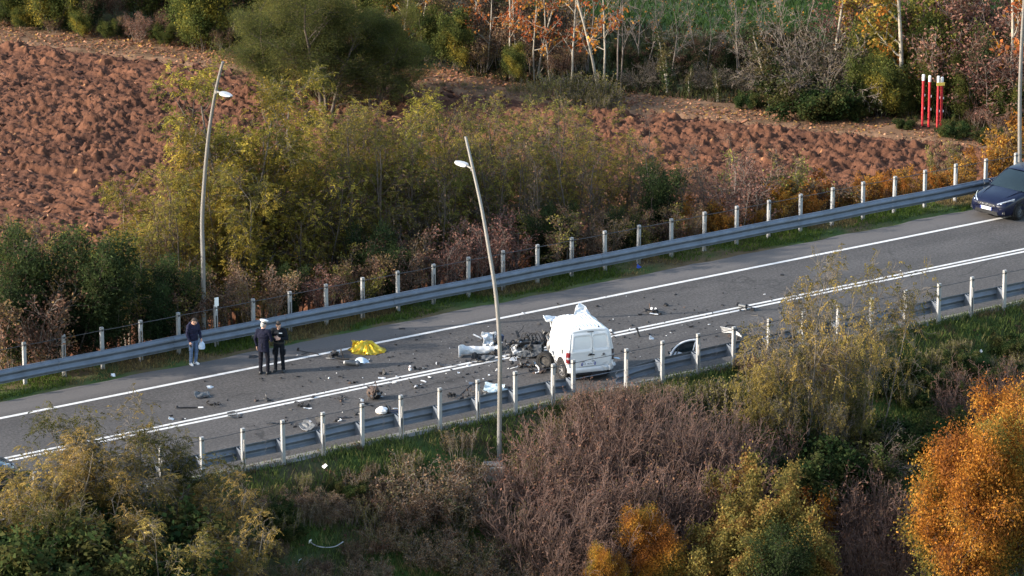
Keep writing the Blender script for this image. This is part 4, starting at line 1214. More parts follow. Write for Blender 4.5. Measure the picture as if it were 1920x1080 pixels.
for px, e, yt, v, lb in [(1655, 2.6, 110, 1, 'yellow-green bush left of the marker poles'), (1620, 3.4, 95, 0, 'green bush left of the plane trunk'), (1700, 3.0, 150, 0, 'green bush behind the marker poles'),
                      (1760, 3.6, 95, 0, 'green bush above the marker poles'), (1810, 3.4, 130, 0, 'green bush right of the marker poles'), (1850, 4.2, 60, 2, 'brown-green bush toward the right edge'),
                      (1895, 2.8, 150, 0, 'green bush at the right edge beside the lamp'), (1780, 5.4, 30, 1, 'green and yellow bush high above the marker poles'), (1640, 5.6, 40, 1, 'yellow-green bush behind the orange plane leaves'),
                      (1730, 6.6, -10, 1, 'green bush at the top behind the plane trunk')]:
    wood('bush', px, e, yt, lb, g, var=v)
g = 'pinkish brown shrubs at upper right'
for px, e, yt in [(1790, 4.4, 50), (1840, 3.6, 70), (1880, 5.0, 20), (1910, 4.0, 60), (1820, 6.4, -20), (1870, 7.2, -40), (1905, 7.6, -50), (1770, 7.2, -10), (1680, 7.8, -20), (1600, 8.2, -20), (1645, 9.0, -30), (1830, 2.6, 190), (1870, 2.2, 200)]:
    wood('brown', px, e, yt, uniq('shrub with dry pinkish brown leaves, ' + ('behind the plane trunk' if px < 1700 else 'above the marker poles' if px < 1800 else 'left of the edge lamp' if px < 1880 else 'at the right edge') + (' and high up' if yt < 0 else ' and low' if yt > 150 else '')), g, var=1, wide=1.25)
wood('pale', 1912, 3.0, -160, 'pale branching tree at the upper right edge', var=2)
wood('ivymound', 1790, 1.0, 226, 'low green creeper right of the marker poles', wide=1.1)
wood('ivymound', 1700, 1.4, 222, 'low green creeper left of the marker poles')
wood('ivymound', 1850, .8, 240, 'low green creeper at the right end of the field track', wide=1.1)

# ------------------------------------------------------------------ planting: near slope
g = 'feathery yellow-brown locust saplings at lower left'
for px, py, yt, v, lb in [q_ for q_ in [(40, 1090, 850, 0, 'feathery locust sapling at the left edge in front of the guardrail'), (120, 1040, 792, 0, 'feathery locust sapling whose golden top crosses the left lane'),
                          (190, 1000, 770, 1, 'tall feathery locust sapling over the white centre line'), (275, 1010, 765, 2, 'thin dry locust sapling over the white centre line'), (350, 1010, 808, 1, 'feathery locust sapling in front of the leftmost clear posts'),
                          None, (190, 1180, 930, 1, 'low feathery locust sapling right of the lower left corner'), (280, 1150, 905, 0, 'feathery locust sapling at lower left among grass'),
                          (400, 1100, 885, 0, 'feathery golden locust sapling beside the grass slope'), (330, 1220, 960, 0, 'bright feathery locust sapling at the bottom edge'), (430, 1200, 960, 0, 'feathery locust sapling at the bottom edge beside the grass'),
                          None, None, None] if q_]:
    slope('feather', px, py, yt, lb, g, var=v, wide=1.05)
for px, py, yt in [(60, 1130, 960), (170, 1160, 985), (20, 1080, 940), (240, 1180, 1010)]:
    slope('ivymound', px, py, yt, uniq('dark green undergrowth below the lower left saplings' + (' at the left edge' if px < 30 else ' toward the grass' if px > 200 else ' in the middle' if px > 100 else '')), 'undergrowth below the lower left saplings', wide=1.2)
g = 'mounds of dead brown vines on the near slope'
for px, py, yt, v, lb in [(800, 960, 838, 0, 'tall mound of dead brown vines left of the near lamp post'), (760, 985, 890, 0, 'mound of dead brown vines beside the grass slope'), (850, 990, 880, 0, 'mound of dead vines next to the concrete block'),
                      (720, 1030, 950, 1, 'reddish mound of dead vines below the grass slope'), (800, 1060, 965, 0, 'brown vine mound in the bottom middle'), (880, 1080, 985, 1, 'reddish vine mound in the bottom middle'),
                      (520, 1040, 985, 1, 'low russet vine mound at the foot of the grass slope, left'), (600, 1075, 1018, 0, 'low vine mound around the pale curved strip'), (660, 1040, 985, 1, 'low russet vine mound at the foot of the grass slope, right'), (480, 1090, 1035, 0, 'low vine mound beside the bottom left saplings'), (690, 1100, 1020, 0, 'brown vine mound at the bottom edge'), (950, 1110, 1020, 0, 'vine mound at the bottom edge below the near lamp'), (560, 1110, 1030, 1, 'low vine mound at the bottom edge, left'),
                      (1420, 700, 655, 0, 'dry creeper on the guardrail beside the yellow sapling'), (1560, 700, 640, 1, 'russet creeper at the guardrail, right of the yellow sapling')]:
    slope('vines', px, py, yt + (28 if py > 900 else 0), lb, g, var=v, wide=.9)
g = 'reddish bare twig shrubs on the near slope'
for px, py, yt in [(1010, 960, 850), (1060, 930, 800), (1110, 910, 770), (1150, 850, 738), (1190, 880, 740), (1240, 900, 760), (1290, 900, 770), (1330, 920, 790), (1090, 1000, 860), (1150, 990, 840), (1210, 1000, 850), (1270, 1010, 860),
                   (1330, 1000, 850), (1020, 1050, 900), (1100, 1080, 940), (1180, 1080, 930), (980, 1010, 900), (1380, 970, 840), (1060, 1120, 990), (1420, 900, 800), (1120, 800, 722), (1190, 805, 728)]:
    slope('twigs', px, py, yt, wheren('reddish bare twig shrub', px, py), g, wide=1.1)
g = 'reddish bare twig shrubs at lower right'
for px, py, yt in [(1590, 1010, 880), (1640, 1040, 890), (1690, 1060, 910), (1620, 1100, 970), (1560, 1110, 980), (1700, 1120, 980), (1880, 790, 690), (1835, 800, 700), (1910, 760, 690)]:
    slope('twigs', px, py, yt, wheren('shrub of bare reddish twigs', px, py), g, wide=1.1)
g = 'yellow locust saplings rising over the near guardrail at right'
for px, py, yt, v, lb in [(1500, 835, 480, 2, 'tallest thin yellow sapling reaching over the centre line'), (1560, 830, 530, 2, 'thin yellow sapling right of the tallest one'), (1630, 820, 478, 2, 'thin brown-leaved sapling over the right lane'),
                          (1430, 830, 640, 0, 'yellow leafy sapling below the guardrail'), (1480, 850, 660, 2, 'yellow leafy sapling in the middle of its group'), (1560, 860, 670, 2, 'olive sapling at the right of its group'), (1395, 850, 740, 0, 'low yellow sapling at the left of its group'),
                          (1610, 850, 700, 1, 'low olive sapling under the dark grass slope')]:
    slope('feather', px, py, yt, lb, g, var=v, wide=.7)
slope('ivymound', 1500, 930, 815, 'dark ivy mound under the yellow saplings', wide=1.1)
slope('ivymound', 1570, 940, 840, 'dark ivy mound right of the olive maple', wide=1.0)
slope('ivymound', 1660, 860, 790, 'dark ivy at the foot of the dark grass slope', wide=1.2)
slope('ivymound', 1730, 850, 780, 'dark ivy left of the orange tree top', wide=1.2)
slope('bramble', 1620, 900, 800, 'arching bare bramble canes under the dark grass slope')
slope('fire', 1775, 1200, 768, 'large bright orange tree filling the lower right corner', rz=1.0, wide=.90)
slope('fire', 1885, 1160, 765, 'bright orange tree at the right edge behind the large one', rz=2.6, wide=.95)
slope('fire', 1245, 1170, 962, 'small bright orange tree at the bottom edge', wide=1.05)
slope('fire', 1150, 1190, 1020, 'low orange bush at the bottom edge left of the small orange tree', wide=.8)
slope('maple', 1400, 1130, 868, 'tall yellow-olive field maple at the bottom, left stem', var=0, wide=.8)
slope('maple', 1470, 1160, 920, 'yellow-olive field maple at the bottom, right of the taller one', var=1, wide=.9)
slope('maple', 1350, 1180, 980, 'low yellow-olive maple beside the small orange tree', var=0)
slope('maple', 1530, 1190, 1000, 'low maple at the bottom edge turning russet', var=1)
slope('dark', 1450, 1230, 1000, 'dark green bush between the olive maples')
slope('orange', 1495, 1010, 905, 'russet shrub above the olive maples', wide=.9)
slope('orange', 1520, 1040, 920, 'second russet shrub above the olive maples', wide=.9)
wr = np.random.default_rng(9)
extra_weeds = []
for _ in range(20):
    x_ = wr.uniform(430, 800); y_ = 935 - (x_ - 430) * .2 + wr.uniform(0, 110); extra_weeds.append((x_, y_, y_ - wr.uniform(22, 48), int(wr.random() < .6)))
for _ in range(26):
    x_ = wr.uniform(1660, 1920); y_ = 700 - (x_ - 1500) * .2 + wr.uniform(15, 120); extra_weeds.append((x_, y_, y_ - wr.uniform(18, 36), 0))
g = 'low scrub on the near slope'
for i, (px, py) in enumerate([(470, 960), (520, 985), (560, 950), (610, 975), (650, 930), (690, 950), (740, 935), (520, 965), (600, 955), (690, 925), (540, 1010), (1690, 700), (1740, 720), (1790, 690), (1840, 715), (1890, 660), (1720, 760), (1800, 745), (1660, 740), (1900, 720)]):
    slope('ivymound' if px > 1000 else ('vines', 'ivymound', 'vines')[i % 3], px, py, py - 34, uniq(('low dead vines' if i % 3 != 1 and px < 1000 else 'low dark creeper') + (' on the grass slope near the saplings' if px < 530 else ' below the near guardrail' if py < 940 and px < 1000 else ' left of the near lamp post' if 640 < px < 1000 else ' on the grass slope at the left' if px < 1000 else ' by the yellow saplings on the right slope' if px < 1700 else ' on the dark slope at the right' if px < 1800 else ' on the right slope at the edge') + (', upper' if (py < 930 and px < 1000) or (py < 705 and px > 1000) else ', lower')), g, wide=1.1)
g = 'seeding weeds on the near slope'
for px, py, yt, v in [(1000, 905, 845, 0), (1030, 915, 850, 0), (985, 930, 870, 1), (890, 905, 860, 1), (1045, 830, 780, 1), (1080, 800, 752, 1), (960, 1000, 940, 0), (1240, 760, 715, 1), (1290, 765, 718, 0), (1340, 760, 715, 0), (1180, 770, 728, 1),
                      (860, 850, 805, 1), (1100, 775, 735, 1), (1370, 790, 720, 0)] + extra_weeds:
    slope('weeds', px, py, yt, 'clump of dry seeding weeds on the near slope', g, var=v)

# ------------------------------------------------------------------ grass and fallen leaves
def blades(name, P, h, w, cols, lean=.5, m=None):
    n = len(P); a = rng.uniform(0, 2 * PI, n)
    side = np.stack([np.cos(a), np.sin(a), 0 * a], 1) * (w * rng.uniform(.6, 1.4, n))[:, None]
    b = rng.uniform(0, 2 * PI, n)
    tip = np.stack([np.cos(b) * lean, np.sin(b) * lean, np.ones(n)], 1) * h[:, None] * rng.uniform(.5, 1.2, (n, 1))
    mid = tip * .55; mid[:, 2] *= 1.15
    V = np.stack([P - side, P + side, P + mid + side * .6, P + tip, P + mid - side * .6], 1).reshape(-1, 3)
    i = np.arange(n)[:, None] * 5
    me = np_mesh(name, V, [i + np.array([[0, 1, 2, 4]]), i + np.array([[4, 2, 3]])], m or LEAF, np.repeat(cols, 5, 0))
    return link(name, me)

def grass_near():
    n = 120000
    s = rng.uniform(-24, 27, n); d = 11.12 + 8.2 * rng.random(n) ** 1.5
    ns = fbm(s * .45, d * .6, 201, 4); n2 = fbm(s * 2.0, d * 2.0, 205, 3)
    keep = rng.random(n) < np.clip((ns - .22) * 4.5, .25, 1)
    s, d, ns, n2 = s[keep], d[keep], ns[keep], n2[keep]
    X = s * CA + d * SA; Y = Y0 + s * SA - d * CA
    P = np.stack([X, Y, base_z(X, Y) - .02], 1)
    g = np.array([(.082, .115, .032), (.130, .155, .045), (.062, .082, .028), (.22, .18, .075), (.14, .10, .055)])
    k = np.clip((ns - .3) * 3, 0, 1)
    pick = np.where(n2 > .62, 3, np.where(n2 < .30, 4, np.where(rng.random(len(s)) < .4, 1, np.where(rng.random(len(s)) < .5, 2, 0))))
    pick = np.where((pick >= 3) & (rng.random(len(s)) < .25), 0, pick)
    C = g[pick] * np.exp(rng.normal(0, .2, (len(s), 1)))
    h = .16 + .26 * n2 * np.clip((d - 11.3) / 1.0, .35, 1)
    tag(blades('near_slope_grass', P, h, .013, C), 'rough green grass covering the near slope below the guardrail', 'grass', kind='stuff')
grass_near()
def grass_verge():
    n = 46000
    s = rng.uniform(-24, 27, n); d = -.7 + 2.1 * rng.random(n)
    ns = fbm(s * .6, d * .9, 211, 4)
    lim = 1.05 + .35 * (fbm(s * .9, s * 0, 4, 3) * 2 - 1)
    keep = (d < lim) & (rng.random(n) < np.clip((ns - .28) * 5, .12, 1))
    s, d, ns = s[keep], d[keep], ns[keep]
    X = s * CA + d * SA; Y = Y0 + s * SA - d * CA
    P = np.stack([X, Y, base_z(X, Y) - .01], 1)
    g = np.array([(.055, .085, .018), (.085, .115, .024), (.20, .15, .065), (.12, .085, .045)])
    t = vnoise(s * .35, d * .5, 215)
    pick = np.where(t > .62, 2 + (rng.random(len(s)) < .5), (rng.random(len(s)) < .5).astype(int))
    C = g[pick] * np.exp(rng.normal(0, .2, (len(s), 1)))
    tag(blades('verge_grass', P, .07 + .12 * ns, .012, C), 'short patchy grass on the verge under the far guardrail', 'grass', kind='stuff')
grass_verge()
def grass_bank():
    n = 40000
    s = rng.uniform(-26, 30, n); d = -.9 - 4.6 * rng.random(n)
    ns = fbm(s * .6, d * .9, 221, 4)
    X = s * CA + d * SA; Y = Y0 + s * SA - d * CA
    P = np.stack([X, Y, base_z(X, Y) - .02], 1)
    g = np.array([(.035, .045, .016), (.06, .065, .022), (.13, .085, .045), (.085, .055, .035)])
    C = g[np.clip((ns * 4 + rng.normal(0, .8, n)).astype(int), 0, 3)] * np.exp(rng.normal(0, .2, (n, 1)))
    tag(blades('bank_undergrowth', P, .2 + .5 * ns, .016, C, .7), 'tangled undergrowth on the bank behind the far guardrail', 'undergrowth', kind='stuff')
grass_bank()
def grass_meadow():
    n = 90000
    u = rng.uniform(10, 60, n); e = 2.6 + 40 * rng.random(n) ** 1.1
    X = EDGE_A.x + EDGE_U.x * u + EDGE_N.x * e; Y = EDGE_A.y + EDGE_U.y * u + EDGE_N.y * e
    k = (X > -2) & (X < 26); X, Y, e = X[k], Y[k], e[k]; n = len(X)
    ns = fbm(X * .5, Y * .3, 231, 4)
    Z = base_z(X, Y) + np.where(e > .2, .5 * (fbm(X * .25, Y * .25, 31, 3) - .5), 0)
    g = np.array([(.032, .058, .018), (.046, .080, .022), (.060, .065, .025), (.05, .04, .025)])
    pick = np.where(e > 14, (rng.random(n) < .45).astype(int), np.where(rng.random(n) < .5, 3, 2))
    C = g[pick] * np.exp(rng.normal(0, .18, (n, 1))) * (.7 + .6 * ns)[:, None]
    tag(blades('meadow_grass', np.stack([X, Y, Z], 1), .15 + .3 * ns, .03, C), 'lush green meadow grass beyond the woodland edge', 'grass', kind='stuff')
grass_meadow()
def litter():
    n = 26000
    u = rng.uniform(-4, 48, n); e = -1.2 + 5.5 * rng.random(n)
    X = EDGE_A.x + EDGE_U.x * u + EDGE_N.x * e; Y = EDGE_A.y + EDGE_U.y * u + EDGE_N.y * e
    k = rng.random(n) < np.clip((fbm(u * .4, e * .8, 241, 3) - .25) * 3, 0.1, 1) * np.clip((e + 1.4) / 2.5, .15, 1); X, Y, e = X[k], Y[k], e[k]; n = len(X)
    Z = base_z(X, Y) + np.where(e > .2, .5 * (fbm(X * .25, Y * .25, 31, 3) - .5), 0) + .03
    cols = np.array([(.30, .14, .085), (.22, .10, .055), (.36, .19, .11), (.14, .075, .05), (.34, .2, .06)])[rng.integers(0, 5, n)] * np.exp(rng.normal(0, .2, (n, 1)))
    A = rng.normal(0, 1, (n, 3)); A[:, 2] *= .35
    V, F, c = leaf_quads(rng, np.stack([X, Y, Z], 1), A, .12, .75, cols, 1.5)
    tag(link('fallen_leaves', np_mesh('fallen_leaves', V, [F], LEAFD, c)), 'dry fallen leaves strewn along the track beyond the field', 'leaves', kind='stuff')
litter()
def litter_bank():
    n = 9000
    s = rng.uniform(-24, 27, n); d = np.where(rng.random(n) < .5, 12 + 6 * rng.random(n), -1 - 4.5 * rng.random(n))
    X = s * CA + d * SA; Y = Y0 + s * SA - d * CA
    cols = np.array([(.16, .085, .055), (.12, .065, .045), (.20, .13, .06)])[rng.integers(0, 3, n)] * np.exp(rng.normal(0, .2, (n, 1)))
    A = rng.normal(0, 1, (n, 3)); A[:, 2] *= .35
    V, F, c = leaf_quads(rng, np.stack([X, Y, base_z(X, Y) + .06], 1), A, .10, .7, cols, 1.5)
    tag(link('fallen_leaves', np_mesh('fallen_leaves', V, [F], LEAFD, c)), 'brown fallen leaves scattered over the banks beside the road', 'leaves', kind='stuff')
litter_bank()
# ------------------------------------------------------------------ materials of the wreck, cars, people
VANW = mat('van_white', (.60, .605, .61), .38, 0, .03, 3.0, coat=.4, dirt=(.42, .40, .37), dirt_amt=.16)
WHITEPL = mat('white_plastic', (.56, .56, .56), .4, 0, .05, 8.0, dirt=(.3, .28, .26), dirt_amt=.45)
SILVER = mat('bare_metal', (.30, .30, .31), .4, .7, .2, 8.0, dirt=(.12, .1, .09), dirt_amt=.6)
DARKPL = mat('dark_plastic', (.015, .015, .017), .6, 0, .3, 9.0, spec=.3, dirt=(.06, .055, .05), dirt_amt=.35)
GREYPL = mat('grey_plastic', (.075, .08, .085), .5, 0, .25, 9.0, dirt=(.05, .045, .04), dirt_amt=.5)
RUBBER = mat('rubber', (.014, .014, .015), .85, 0, .25, 12.0, spec=.25, dirt=(.05, .046, .04), dirt_amt=.5)
RUSTY = mat('rusty_iron', (.085, .058, .046), .8, .3, .45, 12.0, bump=.5, dirt=(.04, .035, .03), dirt_amt=.8)
ENGINE = mat('engine_metal', (.032, .030, .029), .6, .3, .5, 10.0, bump=.4, dirt=(.13, .12, .11), dirt_amt=.45)
NAVYPART = mat('dark_blue_part', (.030, .042, .085), .5, .1, .3, 8.0)
TAILRED = mat('tail_lamp_red', (.13, .008, .012), .18, 0, .15, 10, coat=.6)
TAILDARK = mat('tail_lamp_dark', (.045, .035, .038), .2, 0, .3, 10, coat=.6)
PALEGLASS = mat('shattered_glass', (.46, .54, .55), .35, 0, .25, 14.0, bump=.6)
PALEBLUE = mat('pale_blue_sheet', (.40, .48, .56), .55, 0, .08, 5.0)
CAR_BLUE = mat('dark_blue_paint', (.004, .006, .022), .35, .0, .1, 4.0, spec=.25, coat=.2)
CAR_TEAL = mat('dark_teal_paint', (.030, .050, .058), .25, .25, .1, 4.0, coat=1.0)
GLASS = mat('car_glass', (.010, .018, .022), .08, 0, .1, 3.0, spec=.5)
CHROME = mat('chrome', (.62, .63, .65), .18, .95, .05)
HEADL = mat('headlamp', (.42, .44, .47), .12, .5, .2, 14.0, coat=.8)
PLATE_W = mat('number_plate_white', (.72, .73, .76), .4, 0, .03)
PLATE_B = mat('number_plate_blue', (.015, .03, .22), .4, 0, .05)
PLATE_T = mat('number_plate_letters', (.015, .015, .02), .5)
BLACKT = mat('black_trim', (.012, .012, .013), .45, 0, .2)

def gold_mat():
    m, nt, b, o = nodes_of('gold_foil'); L = nt.links.new
    tc = N(nt, 'ShaderNodeTexCoord'); n1 = N(nt, 'ShaderNodeTexNoise', Scale=7.0, Detail=6.0); L(tc.outputs['Object'], n1.inputs['Vector'])
    L(ramp(nt, n1.outputs[0], [(.3, (.42, .20, .02)), (.5, (.66, .42, .035)), (.72, (.78, .58, .10))]), b.inputs['Base Color'])
    b.inputs['Metallic'].default_value = 1.0; b.inputs['Roughness'].default_value = .36
    v = N(nt, 'ShaderNodeTexVoronoi', Scale=9.0, feature='F1'); L(tc.outputs['Object'], v.inputs['Vector'])
    bp = N(nt, 'ShaderNodeBump', Strength=.25, Distance=.05); L(v.outputs[0], bp.inputs['Height']); L(bp.outputs[0], b.inputs['Normal'])
    return m
GOLD = gold_mat()

def sm(a, b, x):
    t = max(0., min(1., (x - a) / (b - a))); return t * t * (3 - 2 * t)
def nz(x, y, z, s=1.0, seed=0):
    return mnoise.noise(Vector((x * s + seed * 7.3, y * s - seed * 3.1, z * s + seed * 1.7)))

def text_mesh(body, size, m, extrude=.001):
    cu = bpy.data.curves.new('lettering', 'FONT'); cu.body = body; cu.size = size; cu.align_x = 'CENTER'; cu.align_y = 'CENTER'; cu.extrude = extrude
    ob = bpy.data.objects.new('lettering', cu); COL.objects.link(ob)
    dg = bpy.context.evaluated_depsgraph_get(); me = bpy.data.meshes.new_from_object(ob.evaluated_get(dg))
    bpy.data.objects.remove(ob); me.materials.clear(); me.materials.append(m); return me

# ------------------------------------------------------------------ wheels
def wheel_parts(root, name, c, r, w, rot, spokes=10, rim=CHROME, bare=False):
    """tyre with rim as its sub-part; the axle is local X"""
    M = rot.to_matrix() if isinstance(rot, Euler) else rot
    mb = MB()
    mb.lathe([(r * .62, -w * .40), (r * .70, -w * .5), (r * .90, -w * .5), (r * .985, -w * .36), (r, -w * .15), (r, w * .15), (r * .985, w * .36), (r * .90, w * .5), (r * .70, w * .5), (r * .62, w * .40), (r * .60, 0), (r * .62, -w * .40)], 32, 'X')
    for k in range(28):
        a = 2 * PI * k / 28
        for q in (-1, 1): mb.box((q * w * .24, math.cos(a) * r, math.sin(a) * r), (w * .34, r * .10, .012), Matrix.Rotation(a - PI / 2, 3, 'X') @ Matrix.Rotation(.35 * q, 3, 'Z'))
    t = mb.obj(name, RUBBER, root, smooth=True, loc=c); t.rotation_euler = M.to_euler()
    mb = MB()
    mb.lathe([(r * .64, -w * .42), (r * .60, -w * .42), (r * .55, -w * .1), (r * .55, w * .2), (r * .60, w * .42), (r * .64, w * .42), (r * .62, 0), (r * .64, -w * .42)], 28, 'X')
    if not bare:
        for k in range(spokes):
            a = 2 * PI * k / spokes
            mb.box((-w * .34, math.cos(a) * r * .33, math.sin(a) * r * .33), (.018, r * .5, r * .085), Matrix.Rotation(a, 3, 'X'))
            mb.box((w * .34, math.cos(a) * r * .33, math.sin(a) * r * .33), (.018, r * .5, r * .085), Matrix.Rotation(a, 3, 'X'))
    mb.lathe([(0, -w * .38), (r * .13, -w * .38), (r * .13, w * .38), (0, w * .38)], 16, 'X')
    mb.obj('rim', rim, t, smooth=True)
    mb = MB(); mb.lathe([(0, -.02), (r * .42, -.02), (r * .42, .02), (0, .02)], 20, 'X'); mb.obj('brake_disc', ENGINE, t, smooth=True)
    return t

# ------------------------------------------------------------------ crumpled sheet metal
def crumple(w, h, seed, amp=.05, bend=0.0, nx=14, ny=10, freq=5.0, ragged=.06, curl=0.0):
    rows = []
    for i in range(ny + 1):
        r = []
        for j in range(nx + 1):
            u, v = j / nx - .5, i / ny - .5
            x, y = u * w, v * h
            ed = max(abs(u), abs(v)) * 2
            x += ragged * w * nz(u * 3, v * 3, 0, 1.7, seed) * ed; y += ragged * h * nz(u * 3, v * 3, 4, 1.7, seed + 1) * ed
            z = amp * (abs(nz(x, y, 0, freq, seed)) * 2 - .6) + amp * .5 * nz(x, y, 3, freq * 2.2, seed) + bend * (x / max(w, 1e-3)) ** 2 * 4 * .25 + curl * (v + .5) ** 2
            r.append((x, y, z))
        rows.append(r)
    return rows
def placed(rows, c, rot):
    M = Euler(rot).to_matrix(); c = Vector(c)
    return [[M @ Vector(p) + c for p in r] for r in rows]
def panel(name, m, parent, w, h, c, rot, seed, amp=.05, bend=0, thick=.006, **k):
    mb = MB(); mb.grid(placed(crumple(w, h, seed, amp, bend, **k), c, rot), thick)
    return mb.obj(name, m, parent, smooth=False)
def hose(name, m, parent, pts, r, n=6):
    P = [Vector(p) for p in pts]; Q = []
    for i in range(len(P) - 1):
        for t in (0, .34, .67):
            p0 = P[max(i - 1, 0)]; p3 = P[min(i + 2, len(P) - 1)]; p1, p2 = P[i], P[i + 1]
            Q.append(.5 * ((2 * p1) + (p2 - p0) * t + (2 * p0 - 5 * p1 + 4 * p2 - p3) * t * t + (3 * p1 - p0 - 3 * p2 + p3) * t ** 3))
    Q.append(P[-1]); mb = MB(); mb.tube(Q, r, n); return mb.obj(name, m, parent, smooth=True)

# ------------------------------------------------------------------ the white van (rear half standing, front torn off)
def van():
    root = empty('wrecked_van', at(1108, 713), rad(19), 'white panel van with its front torn off, standing across the near lane', 'van'); root.scale = (1.06, 1.14, 1.0)
    HP = [(.66, .30), (.715, .40), (.745, .55), (.755, .72), (.75, .90), (.738, 1.02), (.712, 1.18), (.685, 1.36), (.66, 1.50), (.63, 1.585), (.585, 1.635), (.52, 1.658)]
    def halfw(z):
        for (x0, z0), (x1, z1) in zip(HP, HP[1:]):
            if z <= z1: return x0 + (x1 - x0) * (max(z, z0) - z0) / (z1 - z0)
        return HP[-1][0]
    def ylean(z): return .015 + .13 * max(0, (z - .9) / .8) ** 1.6
    fine = []
    for (x0, z0), (x1, z1) in zip(HP, HP[1:]):
        for t in (0, .5): fine.append((x0 + (x1 - x0) * t, z0 + (z1 - z0) * t))
    fine.append(HP[-1])
    roof = [(.52 - 1.04 * k / 44, 1.658 + .035 * (1 - ((.52 - 1.04 * k / 44) / .52) ** 2)) for k in range(1, 44)]
    loop = [(-x, z) for x, z in fine] + [(-x, z) for x, z in roof] + [(x, z) for x, z in reversed(fine)]
    ys = [0, .012, .035, .07, .12, .2, .3, .4, .5, .6, .7, .8, .9, 1.0, 1.1, 1.2, 1.3, 1.4, 1.48, 1.55]
    rows = []
    for i, y in enumerate(ys):
        inset = [.055, .028, .010, .002, 0][i] if i < 5 else 0
        r = []
        for j, (x, z) in enumerate(loop):
            f = y / 1.55
            yy = y * (1 + .10 * nz(x * 4, 0, z * 4, 1, 5) * f ** 3 + (.06 if z > 1.6 else 0) * f) + ylean(z) * (1 - f)
            if z < 1.1: yy += -.16 * f ** 2 * abs(nz(x, z, 1, 3.5, 8)) - .06 * f * (1.1 - z)
            xx = x * (1 - inset) ; zz = z - (inset * .8 if z > 1.5 else -inset * .6 if z < .4 else 0)
            if abs(x) < .52 and z > 1.6 and .14 < y < 1.5:
                zz += .040 * (0.5 + .5 * math.cos(2 * PI * x / .115)) * sm(.14, .3, y) * (1 - sm(.46, .51, abs(x)))
            dent = f ** 2 * .055
            xx += dent * nz(x, yy, z, 4.0, 2); zz += dent * .8 * nz(x, yy, z, 3.0, 3) - (.03 * f if z > 1.6 else 0)
            r.append((xx, yy, zz))
        rows.append(r)
    mb = MB(); mb.grid(rows)
    mb.add(rows[0], [tuple(range(len(loop)))])
    body = mb.obj('body', VANW, root, smooth=True)
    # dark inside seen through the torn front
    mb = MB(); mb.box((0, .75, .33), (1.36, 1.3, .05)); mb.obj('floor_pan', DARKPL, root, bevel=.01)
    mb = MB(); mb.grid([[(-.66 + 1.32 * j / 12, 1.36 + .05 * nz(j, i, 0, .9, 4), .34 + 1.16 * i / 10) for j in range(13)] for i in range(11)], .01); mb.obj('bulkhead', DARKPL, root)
    # rear doors with blanked-out windows pressed into them
    def door(name, a, b, wa, wb):
        rws = []
        ny_, nx_ = 46, 34
        for i in range(ny_ + 1):
            z = .455 + (1.585 - .455) * i / ny_
            r = []
            for j in range(nx_ + 1):
                f = a + (b - a) * j / nx_
                hw = halfw(z); x = f * hw
                # rounded window pressing
                cx, cz = (wa + wb) / 2, 1.255; hx, hz = abs(wb - wa) / 2, .235; rr = .10
                qx = max(abs(f - cx) - hx + rr, 0); qz = max(abs(z - cz) - hz + rr, 0)
                sd_ = math.hypot(qx, qz) - rr + min(max(abs(f - cx) - hx + rr, abs(z - cz) - hz + rr), 0)
                y = ylean(z) - .016 + .013 * (1 - sm(-.035, .012, sd_)) - .006 * math.exp(-((sd_ - .02) / .02) ** 2)
                y -= .010 * math.exp(-((z - .96) / .02) ** 2)
                edge = min(j, nx_ - j) / 2.0, min(i, ny_ - i) / 2.0
                y += .010 * (1 - min(1, edge[0])) + .010 * (1 - min(1, edge[1]))
                if name == 'rear_door' and a > 0 and z < .7: y += .05 * max(0, nz(x, z, 0, 6, 9)) * sm(.7, .5, z) * sm(.2, .8, f)
                r.append((x, y, z))
            rws.append(r)
        m_ = MB(); m_.grid(rws); return m_.obj('rear_door', VANW, root, smooth=True)
    dl = door('rear_door', -.885, .075, -.79, .045)
    dr = door('rear_door', .092, .885, .125, .79)
    mb = MB(); mb.box((.0, -.03, .865), (.20, .025, .035)); mb.box((-.02, -.022, .885), (.09, .03, .05)); mb.obj('handle', BLACKT, dl, bevel=.006)
    mb = MB(); mb.lathe([(0, -.004), (.030, -.004), (.034, .004), (0, .006)], 20, 'Y', (.40, -.016, .855)); mb.obj('emblem', SILVER, dr, smooth=True)
    mb = MB(); mb.lathe([(.026, -.009), (.033, -.012), (.033, -.004), (.026, -.004)], 20, 'Y', (.40, -.016, .855)); mb.box((.40, -.024, .855), (.006, .004, .056)); mb.obj('emblem_ring', BLACKT, dr)
    mb = MB(); mb.box((.40, -.012, .805), (.15, .006, .016)); mb.obj('badge', SILVER, dr)
    # recess and number plate
    mb = MB(); mb.prism([(-.36, .50), (.19, .50), (.20, .52), (.20, .655), (.16, .67), (-.34, .67), (-.37, .65), (-.37, .52)], 0, .012, Matrix(((1, 0, 0), (0, 0, -1), (0, 1, 0)))); rc = mb.obj('plate_recess', WHITEPL, dl, bevel=.003); rc.location = (0, -.004, 0)
    mb = MB(); mb.box((-.09, -.020, .575), (.46, .008, .112)); pl = mb.obj('number_plate', PLATE_W, dl, bevel=.002)
    for sx in (-1, 1):
        mb = MB(); mb.box((-.09 + sx * .208, -.0255, .575), (.042, .004, .108)); mb.obj('plate_band', PLATE_B, pl)
    tm = text_mesh('EZ 465LE', .088, PLATE_T); t = link('lettering', tm, pl, loc=(-.09, -.0255, .575), rot=(PI / 2, 0, 0))
    mb = MB(); mb.box((-.25, -.02, .652), (.07, .02, .018)); mb.box((.06, -.02, .652), (.09, .02, .018)); mb.obj('plate_lamp', BLACKT, dl, bevel=.003)
    mb = MB(); mb.box((.02, ylean(1.6) - .014, 1.598), (.20, .03, .022)); mb.obj('brake_light', TAILDARK, root, bevel=.005)
